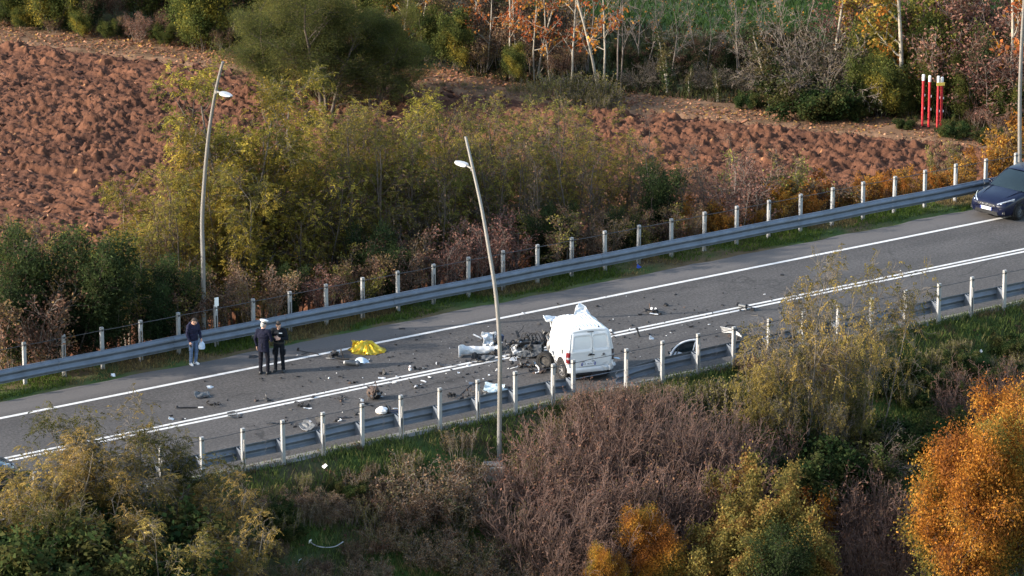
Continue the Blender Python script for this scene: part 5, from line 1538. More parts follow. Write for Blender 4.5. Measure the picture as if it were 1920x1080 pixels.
    # tail lamps wrap the corners
    for sx, m_, nm in ((-1, TAILRED, 'tail_light'), (1, TAILDARK, 'tail_light')):
        rws = []
        for i in range(9):
            z = .63 + .36 * i / 8; hw = halfw(z) * sx; sq = 1 - .25 * abs(i - 4) / 4
            rws.append([(hw * .885, .0, z), (hw * .94, .002, z), (hw * .985, .02, z), (hw * 1.012, .06, z), (hw * 1.014, .06 + .07 * sq, z)])
        m2 = MB(); m2.grid(rws, .012 * sx); tl = m2.obj(nm, m_, root, smooth=True)
        m2 = MB(); z = .76; hw = halfw(z) * sx; m2.grid([[(hw * .89, -.008, zz), (hw * .95, -.006, zz), (hw * 1.0, .02, zz), (hw * 1.022, .06, zz)] for zz in (z, z + .07)], .004 * sx); m2.obj('reverse_lamp', HEADL, tl)
        for o in (tl,):
            if sx > 0: o['label'] = 'broken dark tail light'
            else: o['label'] = 'intact red tail light'
    # bumper, battered on the right
    rws = []
    for i in range(6):
        z = .30 + .17 * i / 5
        r = []
        for j in range(31):
            u = -1 + 2 * j / 30
            x = u * .745; y = -.035 - .02 * math.sin(PI * i / 5) + .10 * max(0, abs(u) - .8) / .2
            if u > .45: y += .05 * nz(x, z, 0, 9, 3) ; 
            zz = z - (.05 * max(0, nz(x, 0, 0, 8, 5)) * sm(.5, .9, u) if i < 3 else 0)
            r.append((x, y, zz))
        rws.append(r)
    m2 = MB(); m2.grid(rws, .02); m2.obj('bumper', VANW, root, smooth=True)
    panel('torn_trim', PALEBLUE, root, .22, .07, (.84, .02, .66), (.2, .3, .2), 12, .02)
    panel('torn_trim', WHITEPL, root, .16, .12, (.72, -.06, .50), (1.3, .2, .5), 15, .05)
    mb = MB(); mb.box((-.10, -.01, .27), (1.15, .10, .06)); mb.box((.25, .05, .20), (.5, .25, .10)); mb.obj('underside', DARKPL, root, bevel=.01)
    # filler flap and wheel arch on the left side
    mb = MB(); mb.box((-.757, .44, .90), (.012, .13, .15)); mb.obj('fuel_flap', GREYPL, root, bevel=.01)
    mb = MB()
    arch = [(.36 * math.cos(a), .36 * math.sin(a)) for a in np.linspace(-.35, PI + .35, 18)]
    mb.prism([(y_ + .50, z_ + .33) for y_, z_ in arch], -.768, -.60, Matrix(((0, 0, 1), (1, 0, 0), (0, 1, 0)))); mb.obj('wheel_arch', DARKPL, root)
    wheel_parts(root, 'wheel', (-.70, .40, .29), .29, .20, Euler((0, .12, .22)), 8, SILVER)
    wheel_parts(root, 'wheel', (.62, .46, .29), .29, .20, Euler((0, 0, .05)), 8, SILVER)
    for x, y in ((-.30, .20), (.33, .24)):
        mb = MB(); mb.lathe([(.028, 0), (.022, .03), (0, .034)], 12, 'Z', (x, y, 1.675)); mb.obj('roof_plug', BLACKT, root, smooth=True)
    # peeled-back roof edge
    rws = []
    for i in range(9):
        v = i / 8; r = []
        for j in range(17):
            u = j / 16; x = .02 + .60 * u * (1 - .35 * v) + .14 * v
            zz = 1.60 + .34 * v * (abs(math.sin(PI * min(.97, u * .92 + .06))) ** .45) + .05 * nz(u * 3, v * 3, 0, 1.3, 6)
            yy = 1.58 + .16 * v + .12 * math.sin(PI * u) * v + .05 * nz(u * 4, v * 4, 2, 1.2, 7)
            r.append((x, yy, zz))
        rws.append(r)
    m2 = MB(); m2.grid(rws, .03); m2.obj('peeled_roof', VANW, root)
    panel('peeled_roof', VANW, root, .46, .26, (-.66, 1.62, 1.58), (.25, .18, .15), 21, .025, thick=.02, curl=.05)
    panel('peeled_roof', VANW, root, .12, .20, (-.66, 1.54, 1.46), (1.1, .2, .3), 22, .03, thick=.015)
    panel('bent_sill', VANW, root, .35, .45, (-.70, 1.30, .45), (1.2, .2, 1.4), 25, .06, thick=.01)
    return root
van()

def rand_unit(rg): return unit(rg.normal(0, 1, 3))

def tangle(root, rg, c, ext, n, mats, parts=('machine_part', 'bracket', 'hose'), smax=.20):
    """torn machinery: boxes, housings, pulleys, brackets and hoses, each a mesh"""
    for i in range(n):
        p = Vector(c) + Vector((rg.normal(0, ext[0] * .4), rg.normal(0, ext[1] * .4), 0))
        p.z = c[2] + ext[2] * abs(rg.normal(.35, .3)) * max(.1, 1 - .5 * ((p.x - c[0]) / ext[0]) ** 2)
        m = mats[int(rg.integers(len(mats)))]; k = rg.random()
        e = Euler(rg.uniform(-1.2, 1.2, 3)); s = rg.uniform(.3 * smax, smax)
        if k < .28:
            mb = MB(); mb.box(p, (s, s * rg.uniform(.4, 1), s * rg.uniform(.3, .8)), e.to_matrix(), rg.uniform(.6, 1)); mb.box(p + Vector((s * .3, 0, s * .2)), (s * .5, s * .4, s * .5), e.to_matrix(), .8)
            mb.obj(parts[0], m, root, bevel=.008)
        elif k < .5:
            mb = MB(); M = e.to_matrix(); q = s * .5
            mb.lathe([(0, -q * .5), (q * .9, -q * .5), (q, -q * .3), (q * .6, 0), (q, q * .3), (q * .9, q * .5), (0, q * .5)], 14, 'X', p, M); mb.obj('pulley', m, root, smooth=True)
        elif k < .75:
            panel(parts[1], m, root, s * rg.uniform(1, 2.4), s * rg.uniform(.4, 1), p, rg.uniform(-1.5, 1.5, 3), int(rg.integers(999)), s * .25, nx=7, ny=4)
        else:
            a = p; pts = [a]; d = Vector(rand_unit(rg))
            for q in range(4):
                d = (d + Vector(rg.normal(0, .7, 3))).normalized(); a = a + d * s * .8; a.z = max(.02, a.z); pts.append(a.copy())
            hose(parts[2], m, root, pts, rg.uniform(.010, .026))

DARKS = [ENGINE, DARKPL, DARKPL, ENGINE, GREYPL, RUSTY, BLACKT]
def front_wreck():
    rg = G(31)
    # engine bay torn off the van
    P = at(985, 668); root = empty('wrecked_engine', P, rad(10), 'black tangle of torn engine parts lying in front of the white van', 'engine')
    tangle(root, rg, (-.02, .22, .02), (.95, .55, .70), 74, [ENGINE, DARKPL, DARKPL, BLACKT, BLACKT, ENGINE, GREYPL])
    mb = MB(); mb.box((.10, .30, .22), (.55, .40, .36), (.1, .15, .2), .85); mb.box((.0, .2, .42), (.4, .26, .1), (.15, .1, .3)); mb.obj('engine_block', ENGINE, root, bevel=.02)
    mb = MB(); mb.ball((-.17, .10, .42), (.10, .075, .075), 8); mb.tube([(-.17, .1, .42), (-.30, .05, .36)], .03, 8); mb.obj('reservoir', WHITEPL, root, smooth=True)
    for q in range(5):
        a = Vector((-.1 + .12 * q, .25, .45)); hose('hose', DARKPL, root, [a, a + Vector((.05, .05, .22 + .05 * math.sin(q * 2))), a + Vector((.18, -.05, .25)), a + Vector((.3, -.1, .02))], .016)
    panel('soot_cover', BLACKT, root, .5, .4, (.42, .15, .32), (.5, .3, .2), 5, .08)
    mb = MB(); mb.grid(placed(crumple(.32, .5, 9, .06, nx=8, ny=8), (.78, .55, .40), (1.1, 0, -.5)), .02); mb.obj('seat_back', BLACKT, root)
    # grey bonnet lying against it
    P = at(988, 668); r = empty('bent_bonnet', P, rad(-6), 'dented grey-white bonnet panel lying in front of the torn engine', 'car part')
    panel('panel', GREYPL, r, .85, .42, (.05, -.04, .16), (.42, -.05, .05), 41, .06, thick=.012, nx=18, ny=10, freq=3.0, curl=.12)
    panel('panel_fold', WHITEPL, r, .34, .30, (-.33, .0, .24), (.7, -.3, .4), 42, .09, thick=.01)
    panel('panel_fold', PALEBLUE, r, .30, .20, (.08, .16, .36), (.5, .3, .2), 43, .03)
    hose('seal', BLACKT, r, [(-.5, -.22, .10), (-.1, -.30, .06), (.3, -.27, .09), (.62, -.05, .22)], .022)
    hose('strut', BLACKT, r, [(-.02, .1, .34), (.12, -.10, .2), (.2, -.25, .06)], .014)
    # crumpled white wing
    P = at(918, 655); r = empty('crumpled_wing', P, rad(15), 'crumpled white wing panel standing up behind the curved white bumper', 'car part')
    panel('panel', VANW, r, .50, .52, (.02, .05, .30), (1.05, .15, .25), 51, .14, thick=.012, nx=16, ny=14, freq=4.0)
    panel('panel_fold', VANW, r, .40, .34, (.18, -.05, .22), (.8, -.5, .6), 52, .13, thick=.012)
    panel('panel_fold', WHITEPL, r, .55, .10, (-.38, -.12, .12), (.5, .15, .28), 53, .03, thick=.012)
    panel('panel_fold', WHITEPL, r, .30, .05, (-.36, .20, .42), (.7, .45, -.35), 54, .02, thick=.01)
    tangle(r, rg, (.22, .05, .03), (.35, .25, .45), 14, [DARKPL, ENGINE, NAVYPART, BLACKT, SILVER])
    mb = MB(); mb.box((.36, .12, .33), (.26, .22, .26), (.2, .3, .3), .8); mb.obj('battery_box', NAVYPART, r, bevel=.02)
    # curved white bumper
    P = at(893, 666); r = empty('torn_bumper', P, rad(4), 'long curved white bumper lying on the road left of the near lamp post', 'bumper')
    rows = []
    for i in range(9):
        v = i / 8; rw = []
        for j in range(27):
            u = j / 26; x = -.58 + 1.2 * u
            y = .28 * max(0, (.16 - u) / .16) ** 2 * -1 + .10 * u - .04 * math.sin(PI * v)
            z = .03 + (.36 - .10 * sm(.05, .25, u) - .05 * u) * v + .02 * nz(u * 4, v * 3, 0, 1.5, 3)
            y += .035 * nz(u * 5, v * 2, 1, 1.4, 5) + .09 * v * v
            rw.append((x, y, z))
        rows.append(rw)
    mb = MB(); mb.grid(rows, .012); mb.obj('bumper_skin', WHITEPL, r, smooth=True)
    mb = MB(); mb.box((.25, .16, .10), (.7, .12, .12), (0, 0, .08)); mb.obj('foam_beam', DARKPL, r, bevel=.02)
    # black torn lump below the bumper
    P = at(903, 676); r = empty('torn_trim_lump', P, 0, 'black torn lump of trim with a loose cable, below the white bumper', 'debris')
    panel('cover', DARKPL, r, .36, .26, (-.15, .05, .12), (.4, .2, .1), 61, .12, nx=10, ny=8); panel('cover', GREYPL, r, .45, .22, (.22, .02, .10), (.5, -.1, .1), 62, .06)
    panel('bracket', DARKPL, r, .3, .2, (-.05, -.06, .05), (.1, .3, .6), 63, .07)
    hose('cable', BLACKT, r, [(-.28, -.05, .08), (-.38, -.18, .03), (-.22, -.3, .03), (.05, -.27, .03), (.2, -.1, .05), (.42, .05, .12)], .014)
    # white pointed fragment and dark crumbs in front of the wreck
    P = at(963, 676); r = empty('wing_shard', P, .3, 'white pointed shard propped up in front of the torn engine', 'debris')
    mb = MB(); mb.prism([(-.16, 0), (.02, -.10), (.22, -.22), (.10, .02), (.14, .14), (-.05, .12)], 0, .03, Euler((.5, .15, 0)).to_matrix()); mb.obj('shard', WHITEPL, r, bevel=.004)
    hose('rod', BLACKT, r, [(-.18, .3, .42), (-.05, .12, .22), (.05, -.08, .05)], .016); panel('bracket', WHITEPL, r, .16, .1, (.22, .12, .06), (.2, .2, .3), 66, .04)
    P = at(985, 686); r = empty('engine_fragments', P, .1, 'heap of black and rusty fragments on the road before the detached wheel', 'debris')
    tangle(r, rg, (0, 0, .01), (.55, .35, .12), 24, DARKS + [RUSTY, RUSTY, SILVER, WHITEPL])
    P = at(1015, 697); r = empty('engine_fragments', P, .4, 'small heap of rusty fragments between the detached wheel and the guardrail', 'debris')
    tangle(r, rg, (0, 0, .01), (.45, .25, .08), 14, DARKS + [RUSTY, SILVER, WHITEPL])
    # detached front wheel leaning on the wreck
    P = at(1022, 691); r = empty('detached_wheel', P, 0, 'black detached front wheel leaning against the open end of the van', 'wheel')
    wheel_parts(r, 'tyre', (0, 0, .275), .285, .19, Euler((0, 0.14, rad(62))), 5, ENGINE, bare=True)
    mb = MB(); mb.lathe([(0, -.05), (.12, -.05), (.14, 0), (.06, .08), (0, .1)], 16, 'X', (.04, -.04, .27), Matrix.Rotation(rad(62), 3, 'Z')); mb.obj('hub', ENGINE, r, smooth=True)
    panel('bracket', SILVER, r, .22, .16, (.16, .12, .18), (1.2, .2, .6), 71, .06); panel('bracket', WHITEPL, r, .2, .1, (.05, -.03, .06), (.8, .1, .3), 72, .05)
    hose('brake_hose', BLACKT, r, [(.0, 0, .3), (.15, .05, .45), (.32, .12, .52), (.42, .2, .4)], .018)
    P = at(1030, 672); r = empty('strut_housing', P, 0, 'grey rounded metal housing wedged between the wheel and the van', 'car part')
    mb = MB(); mb.ball((.02, .2, .36), (.12, .12, .22), 8); mb.tube([(.0, .2, .5), (-.08, .22, .68)], [.05, .03], 8); mb.obj('housing', SILVER, r, smooth=True)
    panel('bracket', DARKPL, r, .3, .3, (-.05, .3, .48), (1.0, .4, .3), 74, .1)
front_wreck()

# ------------------------------------------------------------------ debris on the road
def debris():
    rg = G(77)
    # gold foil blanket
    P = at(689, 657); r = empty('foil_blanket', P, rad(6), 'crumpled gold foil rescue blanket heaped on the far edge line', 'foil blanket')
    rows = []
    NA, NR = 72, 22
    for i in range(NR + 1):
        q = i / NR; rw = []
        for j in range(NA + 1):
            a = 2 * PI * (j % NA) / NA
            rx = .64 * (1 + .10 * nz(math.cos(a), math.sin(a), 0, 1.6, 4) + .05 * nz(math.cos(a) * 3, math.sin(a) * 3, 0, 2, 5)); ry = .50 * (1 + .14 * nz(math.cos(a), math.sin(a), 3, 1.8, 6))
            x = rx * q * math.cos(a); y = ry * q * math.sin(a)
            dome = .25 * (1 - sm(.15, 1.0, q + .12 * nz(math.cos(a) * 2, math.sin(a) * 2, 1, 1.3, 8)))
            pk = .16 * math.exp(-((x + .34) ** 2 / .035 + (y - .16) ** 2 / .05)) + .10 * math.exp(-((x - .15) ** 2 / .05 + (y - .12) ** 2 / .05))
            fold = .10 * (abs(nz(math.cos(a) * 2.6, math.sin(a) * 2.6, q * .5, 1.2, 9)) * 2 - .4) * sm(.1, .5, q) + .045 * (abs(nz(x, y, 0, 4.0, 3)) * 2 - .5)
            z = max(.006 + .012 * abs(nz(x, y, 0, 9, 1)), dome + pk * (1 - q * .5) + fold * (1 - sm(.85, 1.0, q)))
            rw.append((x, y, z))
        rows.append(rw)
    mb = MB(); mb.grid(rows); mb.obj('foil', GOLD, r)
    panel('foil_flap', GOLD, r, .5, .16, (.05, -.46, .04), (.2, 0, .05), 3, .05); panel('foil_flap', GOLD, r, .26, .24, (-.36, .16, .20), (.9, .2, .3), 13, .08); panel('foil_flap', GOLD, r, .16, .2, (.45, -.25, .05), (.2, .2, .3), 8, .06)
    # silver cylinder and pale blue sheet
    P = at(661, 685); r = empty('silencer', P, rad(-14), 'grey metal cylinder with a white end lying beside a pale blue panel', 'car part')
    mb = MB(); mb.lathe([(0, -.26), (.07, -.26), (.078, -.24), (.078, .22), (.07, .24), (0, .24)], 18, 'X', (0, 0, .08)); mb.obj('casing', GREYPL, r, smooth=True)
    mb = MB(); mb.lathe([(0, -.285), (.05, -.285), (.06, -.262), (0, -.262)], 18, 'X', (0, 0, .08)); mb.obj('end_cap', WHITE, r, smooth=True)
    mb = MB(); mb.lathe([(.082, -.03), (.084, 0), (.082, .03)], 18, 'X', (.16, 0, .08)); mb.obj('band', SILVER, r, smooth=True)
    hose('pipe', DARKPL, r, [(-.28, 0, .08), (-.40, .05, .06), (-.52, .14, .05)], .025)
    P = at(680, 679); r = empty('loose_panel', P, rad(-18), 'pale blue-white crumpled panel just below the gold foil blanket', 'car part')
    panel('panel', PALEBLUE, r, .52, .28, (0, 0, .06), (.12, .10, 0), 81, .08, thick=.008, nx=14, ny=10, freq=3, bend=-.3); panel('panel_fold', DARKPL, r, .25, .2, (-.05, -.12, .04), (.1, 0, .2), 82, .04)
    # rods, hoses, lumps
    P = at(578, 663); r = empty('bent_rod', P, rad(-6), 'thin black bent rod lying across the far edge line right of the officers', 'debris')
    hose('rod', BLACKT, r, [(-.38, .22, .06), (-.28, .12, .05), (.0, .05, .03), (.22, -.02, .03), (.36, -.12, .02)], .016); hose('branch', BLACKT, r, [(-.05, .06, .03), (-.12, -.1, .02), (-.2, -.18, .02)], .012)
    mb = MB(); mb.box((-.37, .23, .07), (.07, .07, .10), (.2, .3, .2)); mb.obj('clamp', DARKPL, r, bevel=.01)
    P = at(631, 672); r = empty('torn_hose', P, 0, 'black torn hose and bracket between the bent rod and the grey cylinder', 'debris')
    hose('hose', RUBBER, r, [(-.2, .28, .1), (-.02, .34, .14), (.02, .15, .12), (-.05, .0, .06), (.1, -.14, .05), (.28, -.22, .05), (.42, -.25, .06)], .035)
    panel('bracket', DARKPL, r, .2, .16, (-.05, .25, .14), (.5, .4, .2), 84, .07); hose('wire', SILVER, r, [(-.35, .0, .02), (-.2, -.12, .04), (.0, -.1, .05), (-.1, .1, .08)], .010); panel('plate', SILVER, r, .12, .08, (.05, .2, .16), (.9, .1, .4), 85, .03)
    tangle(r, rg, (-.05, .05, .01), (.2, .3, .14), 8, DARKS)

    def lump(px, py, name, label, n, ext, mats=DARKS, rz=0.0):
        r = empty(name, at(px, py), rz, label, 'debris'); tangle(r, rg, (0, 0, .005), ext, n, mats, smax=.13); return r
    def flat(px, py, name, label, w, h, m, rz=0.0, tilt=(.12, .06), amp=.03, z=.03, cat='debris', seed=None, **k):
        sd_ = seed or int(px * 7 + py); r = empty(name, at(px, py), rz, label, cat)
        panel('shell', m, r, w, h, (0, 0, z), (tilt[0], tilt[1], 0), sd_, amp, nx=9, ny=6, **k); return r
    flat(476, 670, 'torn_mat', 'flat black scrap on the far shoulder left of the officers', .32, .22, DARKPL)
    flat(395, 727, 'white_scrap', 'small white angular scrap between the edge line and the grey plastic cover', .24, .13, WHITEPL, .5, (.4, .2))
    r = flat(380, 744, 'plastic_cover', 'dark grey plastic cover on the left lane below the white angular scrap', .52, .30, GREYPL, .35, (.3, .1), .06, .08); panel('rim', DARKPL, r, .4, .10, (-.02, -.14, .04), (.2, 0, .1), 4, .04)
    r = empty('wiper_arm', at(355, 766), rad(4), 'long black strip with a white end lying on the left lane', 'debris')
    mb = MB(); mb.tube([(-.44, 0, .03), (-.2, .012, .035), (.15, .01, .03), (.26, 0, .03)], [.012, .024, .024, .015], 6); mb.obj('strip', BLACKT, r, smooth=True); mb = MB(); mb.box((.36, 0, .03), (.16, .05, .03)); mb.obj('end_piece', WHITE, r, bevel=.005)
    lump(404, 760, 'rubber_scrap', 'black rubber scrap right of the long black strip', 7, (.28, .16, .05), [RUBBER, DARKPL])
    flat(322, 787, 'white_scrap', 'torn white scrap near the yellow saplings at the left', .18, .12, WHITEPL, .2, (.4, .5), .06, .05)
    r = empty('torn_bracket', at(437, 782), .2, 'grey open plastic frame lying across the white centre line', 'debris')
    hose('frame', GREYPL, r, [(-.14, .3, .05), (.10, .3, .08), (.14, .1, .05), (.1, -.14, .04), (-.12, -.14, .06), (-.12, .08, .04), (.12, .08, .05)], .018)
    lump(480, 752, 'rubber_scrap', 'small black scrap just above the centre line at the left', 3, (.14, .08, .04))
    lump(566, 762, 'rubber_scrap', 'black hump-shaped scrap beside a white splinter under the centre line', 8, (.22, .12, .10), [RUBBER, DARKPL]); flat(577, 767, 'white_splinter', 'narrow white splinter beside the black hump-shaped scrap', .26, .07, WHITEPL, .15, (.1, .1), .02)
    flat(512, 795, 'thin_strip', 'thin black strip on the near lane above the guardrail at the left', .40, .06, BLACKT, .1, amp=.02); lump(506, 752, 'rubber_scrap', 'tiny black scrap on the lower white centre line at the left', 3, (.10, .06, .03))
    lump(545, 798, 'rubber_scrap', 'black crumbs on the near lane left of the two dark trim panels', 6, (.25, .18, .04))
    r = empty('door_trim', at(578, 806), rad(-62), 'dark trim panel with a pale edge behind the near guardrail, left one of two', 'car part')
    panel('panel', GREYPL, r, .62, .34, (0, 0, .12), (.45, .1, 0), 91, .04, thick=.012, bend=.3); hose('edge', SILVER, r, [(-.32, -.15, .06), (0, -.2, .05), (.3, -.16, .10)], .014); panel('inset', SILVER, r, .16, .06, (-.12, .12, .23), (.5, 0, 0), 92, .01)
    r = empty('door_trim', at(601, 800), rad(-75), 'narrow dark curved trim beside a guardrail post, right one of two', 'car part')
    panel('panel', DARKPL, r, .5, .16, (0, 0, .14), (.9, .1, 0), 93, .03, thick=.012, bend=.5); hose('edge', RUSTY, r, [(-.2, -.08, .08), (0, -.12, .1), (.2, -.06, .16)], .012)
    # rusty gearbox
    r = empty('gearbox', at(699, 747), .4, 'rusty brown gearbox lump lying below the double white line', 'gearbox')
    mb = MB(); mb.ball((0, .02, .20), (.20, .17, .19), 8); mb.lathe([(0, -.16), (.13, -.16), (.19, -.06), (.21, .06), (.15, .14), (0, .16)], 16, 'Y', (.03, 0, .2)); mb.obj('casing', RUSTY, r, bevel=.0)
    tangle(r, rg, (0, -.12, .05), (.26, .14, .26), 16, [ENGINE, BLACKT, RUSTY, SILVER]); panel('casting', SILVER, r, .2, .10, (.25, -.02, .05), (.2, .1, .1), 95, .05); panel('fin', RUSTY, r, .34, .14, (0, .04, .37), (.3, .2, .1), 96, .05)
    r = lump(682, 757, 'bracket_scrap', 'black and white bracket scrap beside the gearbox', 6, (.2, .12, .08)); panel('bracket', WHITEPL, r, .10, .08, (-.05, 0, .12), (.8, .2, 0), 97, .03)
    # deflated airbag with rods
    r = empty('airbag', at(717, 776), rad(12), 'crumpled white airbag with black and blue rods near the guardrail', 'airbag')
    mb = MB(); rows = []
    for i in range(12):
        t = PI * i / 11; rows.append([((.20 * math.sin(t) * math.cos(a)) * (1 + .35 * nz(math.cos(a), math.sin(a), t, 1.6, 3)) - .02, (.17 * math.sin(t) * math.sin(a)) * (1 + .3 * nz(math.cos(a), math.sin(a), t, 2, 4)), .11 + .12 * math.cos(t) * (1 + .3 * nz(math.cos(a) * 2, t, 0, 2, 5))) for a in np.linspace(0, 2 * PI, 25)])
    mb.grid(rows); mb.obj('bag', WHITE, r, smooth=True)
    hose('rod', BLACKT, r, [(.12, .18, .3), (.2, .05, .22), (.22, -.1, .08)], .03); hose('rod', NAVYPART, r, [(.2, .05, .08), (.38, .02, .07), (.56, -.02, .06)], .022); hose('rod', NAVYPART, r, [(.2, -.05, .06), (.4, -.1, .05), (.56, -.08, .05)], .018); panel('scrap', BLACKT, r, .2, .25, (.17, .02, .12), (.9, .2, .2), 99, .08)
    flat(741, 767, 'white_splinter', 'slim white splinter above the airbag rods', .18, .05, WHITEPL, .5); flat(742, 781, 'white_splinter', 'white splinter below the airbag rods by the guardrail', .18, .07, WHITEPL, -.1)
    r = lump(634, 790, 'white_ring_scrap', 'small black scrap with a white ring near the guardrail', 5, (.14, .10, .06)); hose('ring', WHITE, r, [(.0, -.06, .03), (.1, .0, .04), (.06, .08, .05)], .018)
    flat(646, 784, 'thin_strip', 'black strip on the near lane behind the white ring', .46, .10, DARKPL, .18, amp=.03); lump(671, 778, 'rubber_scrap', 'black crumb beside a near guardrail post', 5, (.16, .1, .08)); lump(640, 748, 'rubber_scrap', 'black crumbs left of the gearbox', 6, (.3, .2, .04)); lump(660, 718, 'rubber_scrap', 'flat black scrap just above the double line', 4, (.18, .1, .04))
    r = empty('evidence_marker', at(769, 694), 0, 'small upright white marker tube on the road left of the double line', 'marker'); mb = MB(); mb.lathe([(0, 0), (.045, 0), (.04, .13), (.032, .15), (0, .155)], 14); mb.obj('tube', WHITE, r, smooth=True); mb = MB(); mb.lathe([(.048, .10), (.048, .12), (.04, .125)], 14); mb.obj('band', TAILRED, r, smooth=True)
    flat(716, 710, 'white_splinter', 'flat white splinter above the double line', .24, .09, WHITEPL, .05, (.05, .05), .02); lump(722, 703, 'rubber_scrap', 'black crumbs above the flat white splinter', 9, (.35, .18, .07)); r = lump(790, 692, 'rubber_scrap', 'black curled scrap right of the white marker tube', 6, (.3, .1, .05))
    r = empty('bent_rod', at(825, 686), 0, 'pale thin rod with a black clip lying above the double line', 'debris'); hose('rod', SILVER, r, [(-.0, .0, .02), (.3, .02, .02), (.6, .01, .02)], .012); hose('clip', BLACKT, r, [(-.1, .14, .06), (.0, .1, .05), (.0, -.04, .03), (.1, -.1, .02)], .022)
    for px, py, lb, w, h in ((787, 722, 'white splinter in the dark spill above the guardrail', .16, .07), (794, 716, 'slim white splinter in the dark spill, right of another', .2, .06), (806, 709, 'white crumb just below the double line', .09, .08), (860, 700, 'white crumb left of the near lamp post', .08, .07), (917, 705, 'white crumb near the pole below the double line', .08, .06)):
        flat(px, py, 'white_crumb', lb, w, h, WHITEPL, px * .3, (.2, .1), .02)
    lump(778, 728, 'bracket_scrap', 'small black bracket with a bright end below the dark spill', 5, (.13, .1, .1), [DARKPL, SILVER, ENGINE])
    r = lump(887, 741, 'suspension_scrap', 'black tangle of bent struts against the near guardrail', 16, (.42, .28, .22)); hose('strut', BLACKT, r, [(-.4, -.15, .05), (-.1, .1, .28), (.05, .2, .34)], .024); hose('strut', BLACKT, r, [(.05, .2, .34), (.3, .05, .16), (.42, -.1, .05)], .024); panel('plate', SILVER, r, .22, .12, (-.03, .16, .34), (.6, .2, .4), 101, .03)
    lump(845, 743, 'rubber_scrap', 'fuzzy black tuft of insulation left of the bent struts', 14, (.22, .13, .08), [RUBBER, BLACKT]); lump(868, 748, 'rubber_scrap', 'black crumbs between the tuft and the bent struts', 10, (.35, .15, .06))
    r = empty('windscreen', at(926, 731), rad(-8), 'pale shattered windscreen lying flat by the guardrail beside the lamp post', 'windscreen')
    panel('glass', PALEGLASS, r, .62, .62, (0, 0, .07), (.12, .05, 0), 111, .05, thick=.008, nx=16, ny=12, freq=4, bend=.15); panel('glass_fold', PALEGLASS, r, .35, .28, (.34, -.1, .06), (.3, .3, .5), 112, .06)
    # beyond the van
    r = empty('lamp_wreck', at(1224, 587), rad(-22), 'black crumpled lamp unit with white edges on the far lane right of the van', 'debris'); tangle(r, rg, (0, 0, .01), (.36, .26, .13), 16, DARKS); panel('edge', WHITEPL, r, .28, .06, (.12, -.22, .06), (.3, .1, .15), 121, .02); panel('edge', WHITE, r, .07, .10, (-.08, .08, .12), (.9, .1, .2), 122, .02); panel('edge', WHITE, r, .06, .10, (.06, .09, .12), (.9, .1, .1), 123, .02); panel('cover', DARKPL, r, .5, .22, (-.1, .05, .06), (.2, .1, -.3), 124, .08)
    lump(1246, 574, 'rubber_scrap', 'black scrap behind the crumpled lamp unit', 5, (.16, .12, .07)); lump(1282, 578, 'rubber_scrap', 'tiny black scrap on the far lane right of the van', 2, (.07, .05, .03)); lump(1047, 573, 'rubber_scrap', 'tiny black scrap on the far edge line above the van', 2, (.06, .06, .06), [BLACKT])
    r = empty('bent_strut', at(1398, 580), rad(-24), 'grey-black suspension strut lying across the double white line', 'car part')
    mb = MB(); mb.tube([(-.26, .08, .09), (.02, .02, .09)], .06, 12); mb.tube([(.02, .02, .09), (.30, -.05, .07)], .03, 10); mb.obj('damper', GREYPL, r, smooth=True); hose('arm', DARKPL, r, [(-.3, .2, .12), (-.2, .1, .1), (.0, .08, .12), (.2, .02, .08)], .028); mb = MB(); mb.lathe([(.07, -.02), (.09, 0), (.07, .02)], 14, 'X', (.02, .02, .09)); mb.box((.28, -.06, .06), (.10, .1, .09)); mb.obj('bush', DARKPL, r); panel('flange', DARKPL, r, .24, .14, (-.26, .12, .10), (.5, .3, .2), 131, .05)
    # white bumper corner
    r = empty('bumper_corner', at(1372, 630), rad(-42), 'white bumper corner with a black inner frame behind a near guardrail post', 'bumper')
    rows = []
    for i in range(7):
        v = i / 6; rows.append([(-.42 + .84 * u, .12 * math.sin(PI * u) - .10 * v * v, .04 + .22 * v * (1 - .4 * u) + .02 * nz(u * 4, v * 3, 0, 1.3, 8)) for u in np.linspace(0, 1, 19)])
    mb = MB(); mb.grid(rows, .012); mb.obj('bumper_skin', WHITEPL, r, smooth=True); hose('frame', BLACKT, r, [(-.40, .0, .1), (-.42, .28, .22), (-.18, .42, .2), (.0, .22, .12)], .022); panel('liner', DARKPL, r, .4, .2, (-.18, .22, .12), (.2, .1, .3), 141, .05); tangle(r, rg, (.1, -.15, .01), (.3, .12, .05), 7, DARKS)
    # white car door lying behind the guardrail
    r = empty('torn_door', at(1282, 672), rad(14), 'white car door with its window frame propped behind the near guardrail', 'car door')
    arcp = [(-.46, -.02, .10), (-.40, .0, .24), (-.26, .03, .40), (-.05, .06, .52), (.2, .08, .575), (.42, .09, .58)]
    hose('window_frame', VANW, r, arcp, .030, 8); hose('window_frame', BLACKT, r, [(p[0] + .04, p[1] - .01, p[2] - .05) for p in arcp], .016, 6)
    mb = MB(); mb.grid([[(-.40 + .8 * u, .02 + .08 * v, .10 + (.44 * v) * min(1, .55 + u * .9)) for u in np.linspace(0, 1, 9)] for v in np.linspace(0, 1, 5)], .006); mb.obj('window', GLASS, r, smooth=True)
    panel('door_skin', VANW, r, .95, .40, (0, -.06, .06), (.9, 0, 0), 151, .03, thick=.02, freq=2); hose('pillar', WHITE, r, [(.30, .0, .12), (.36, .05, .36), (.44, .09, .58)], .02); hose('pillar', BLACKT, r, [(-.26, .0, .12), (-.17, .03, .36)], .018); panel('mirror_stub', BLACKT, r, .14, .10, (-.46, .02, .22), (.8, .2, .1), 152, .04)
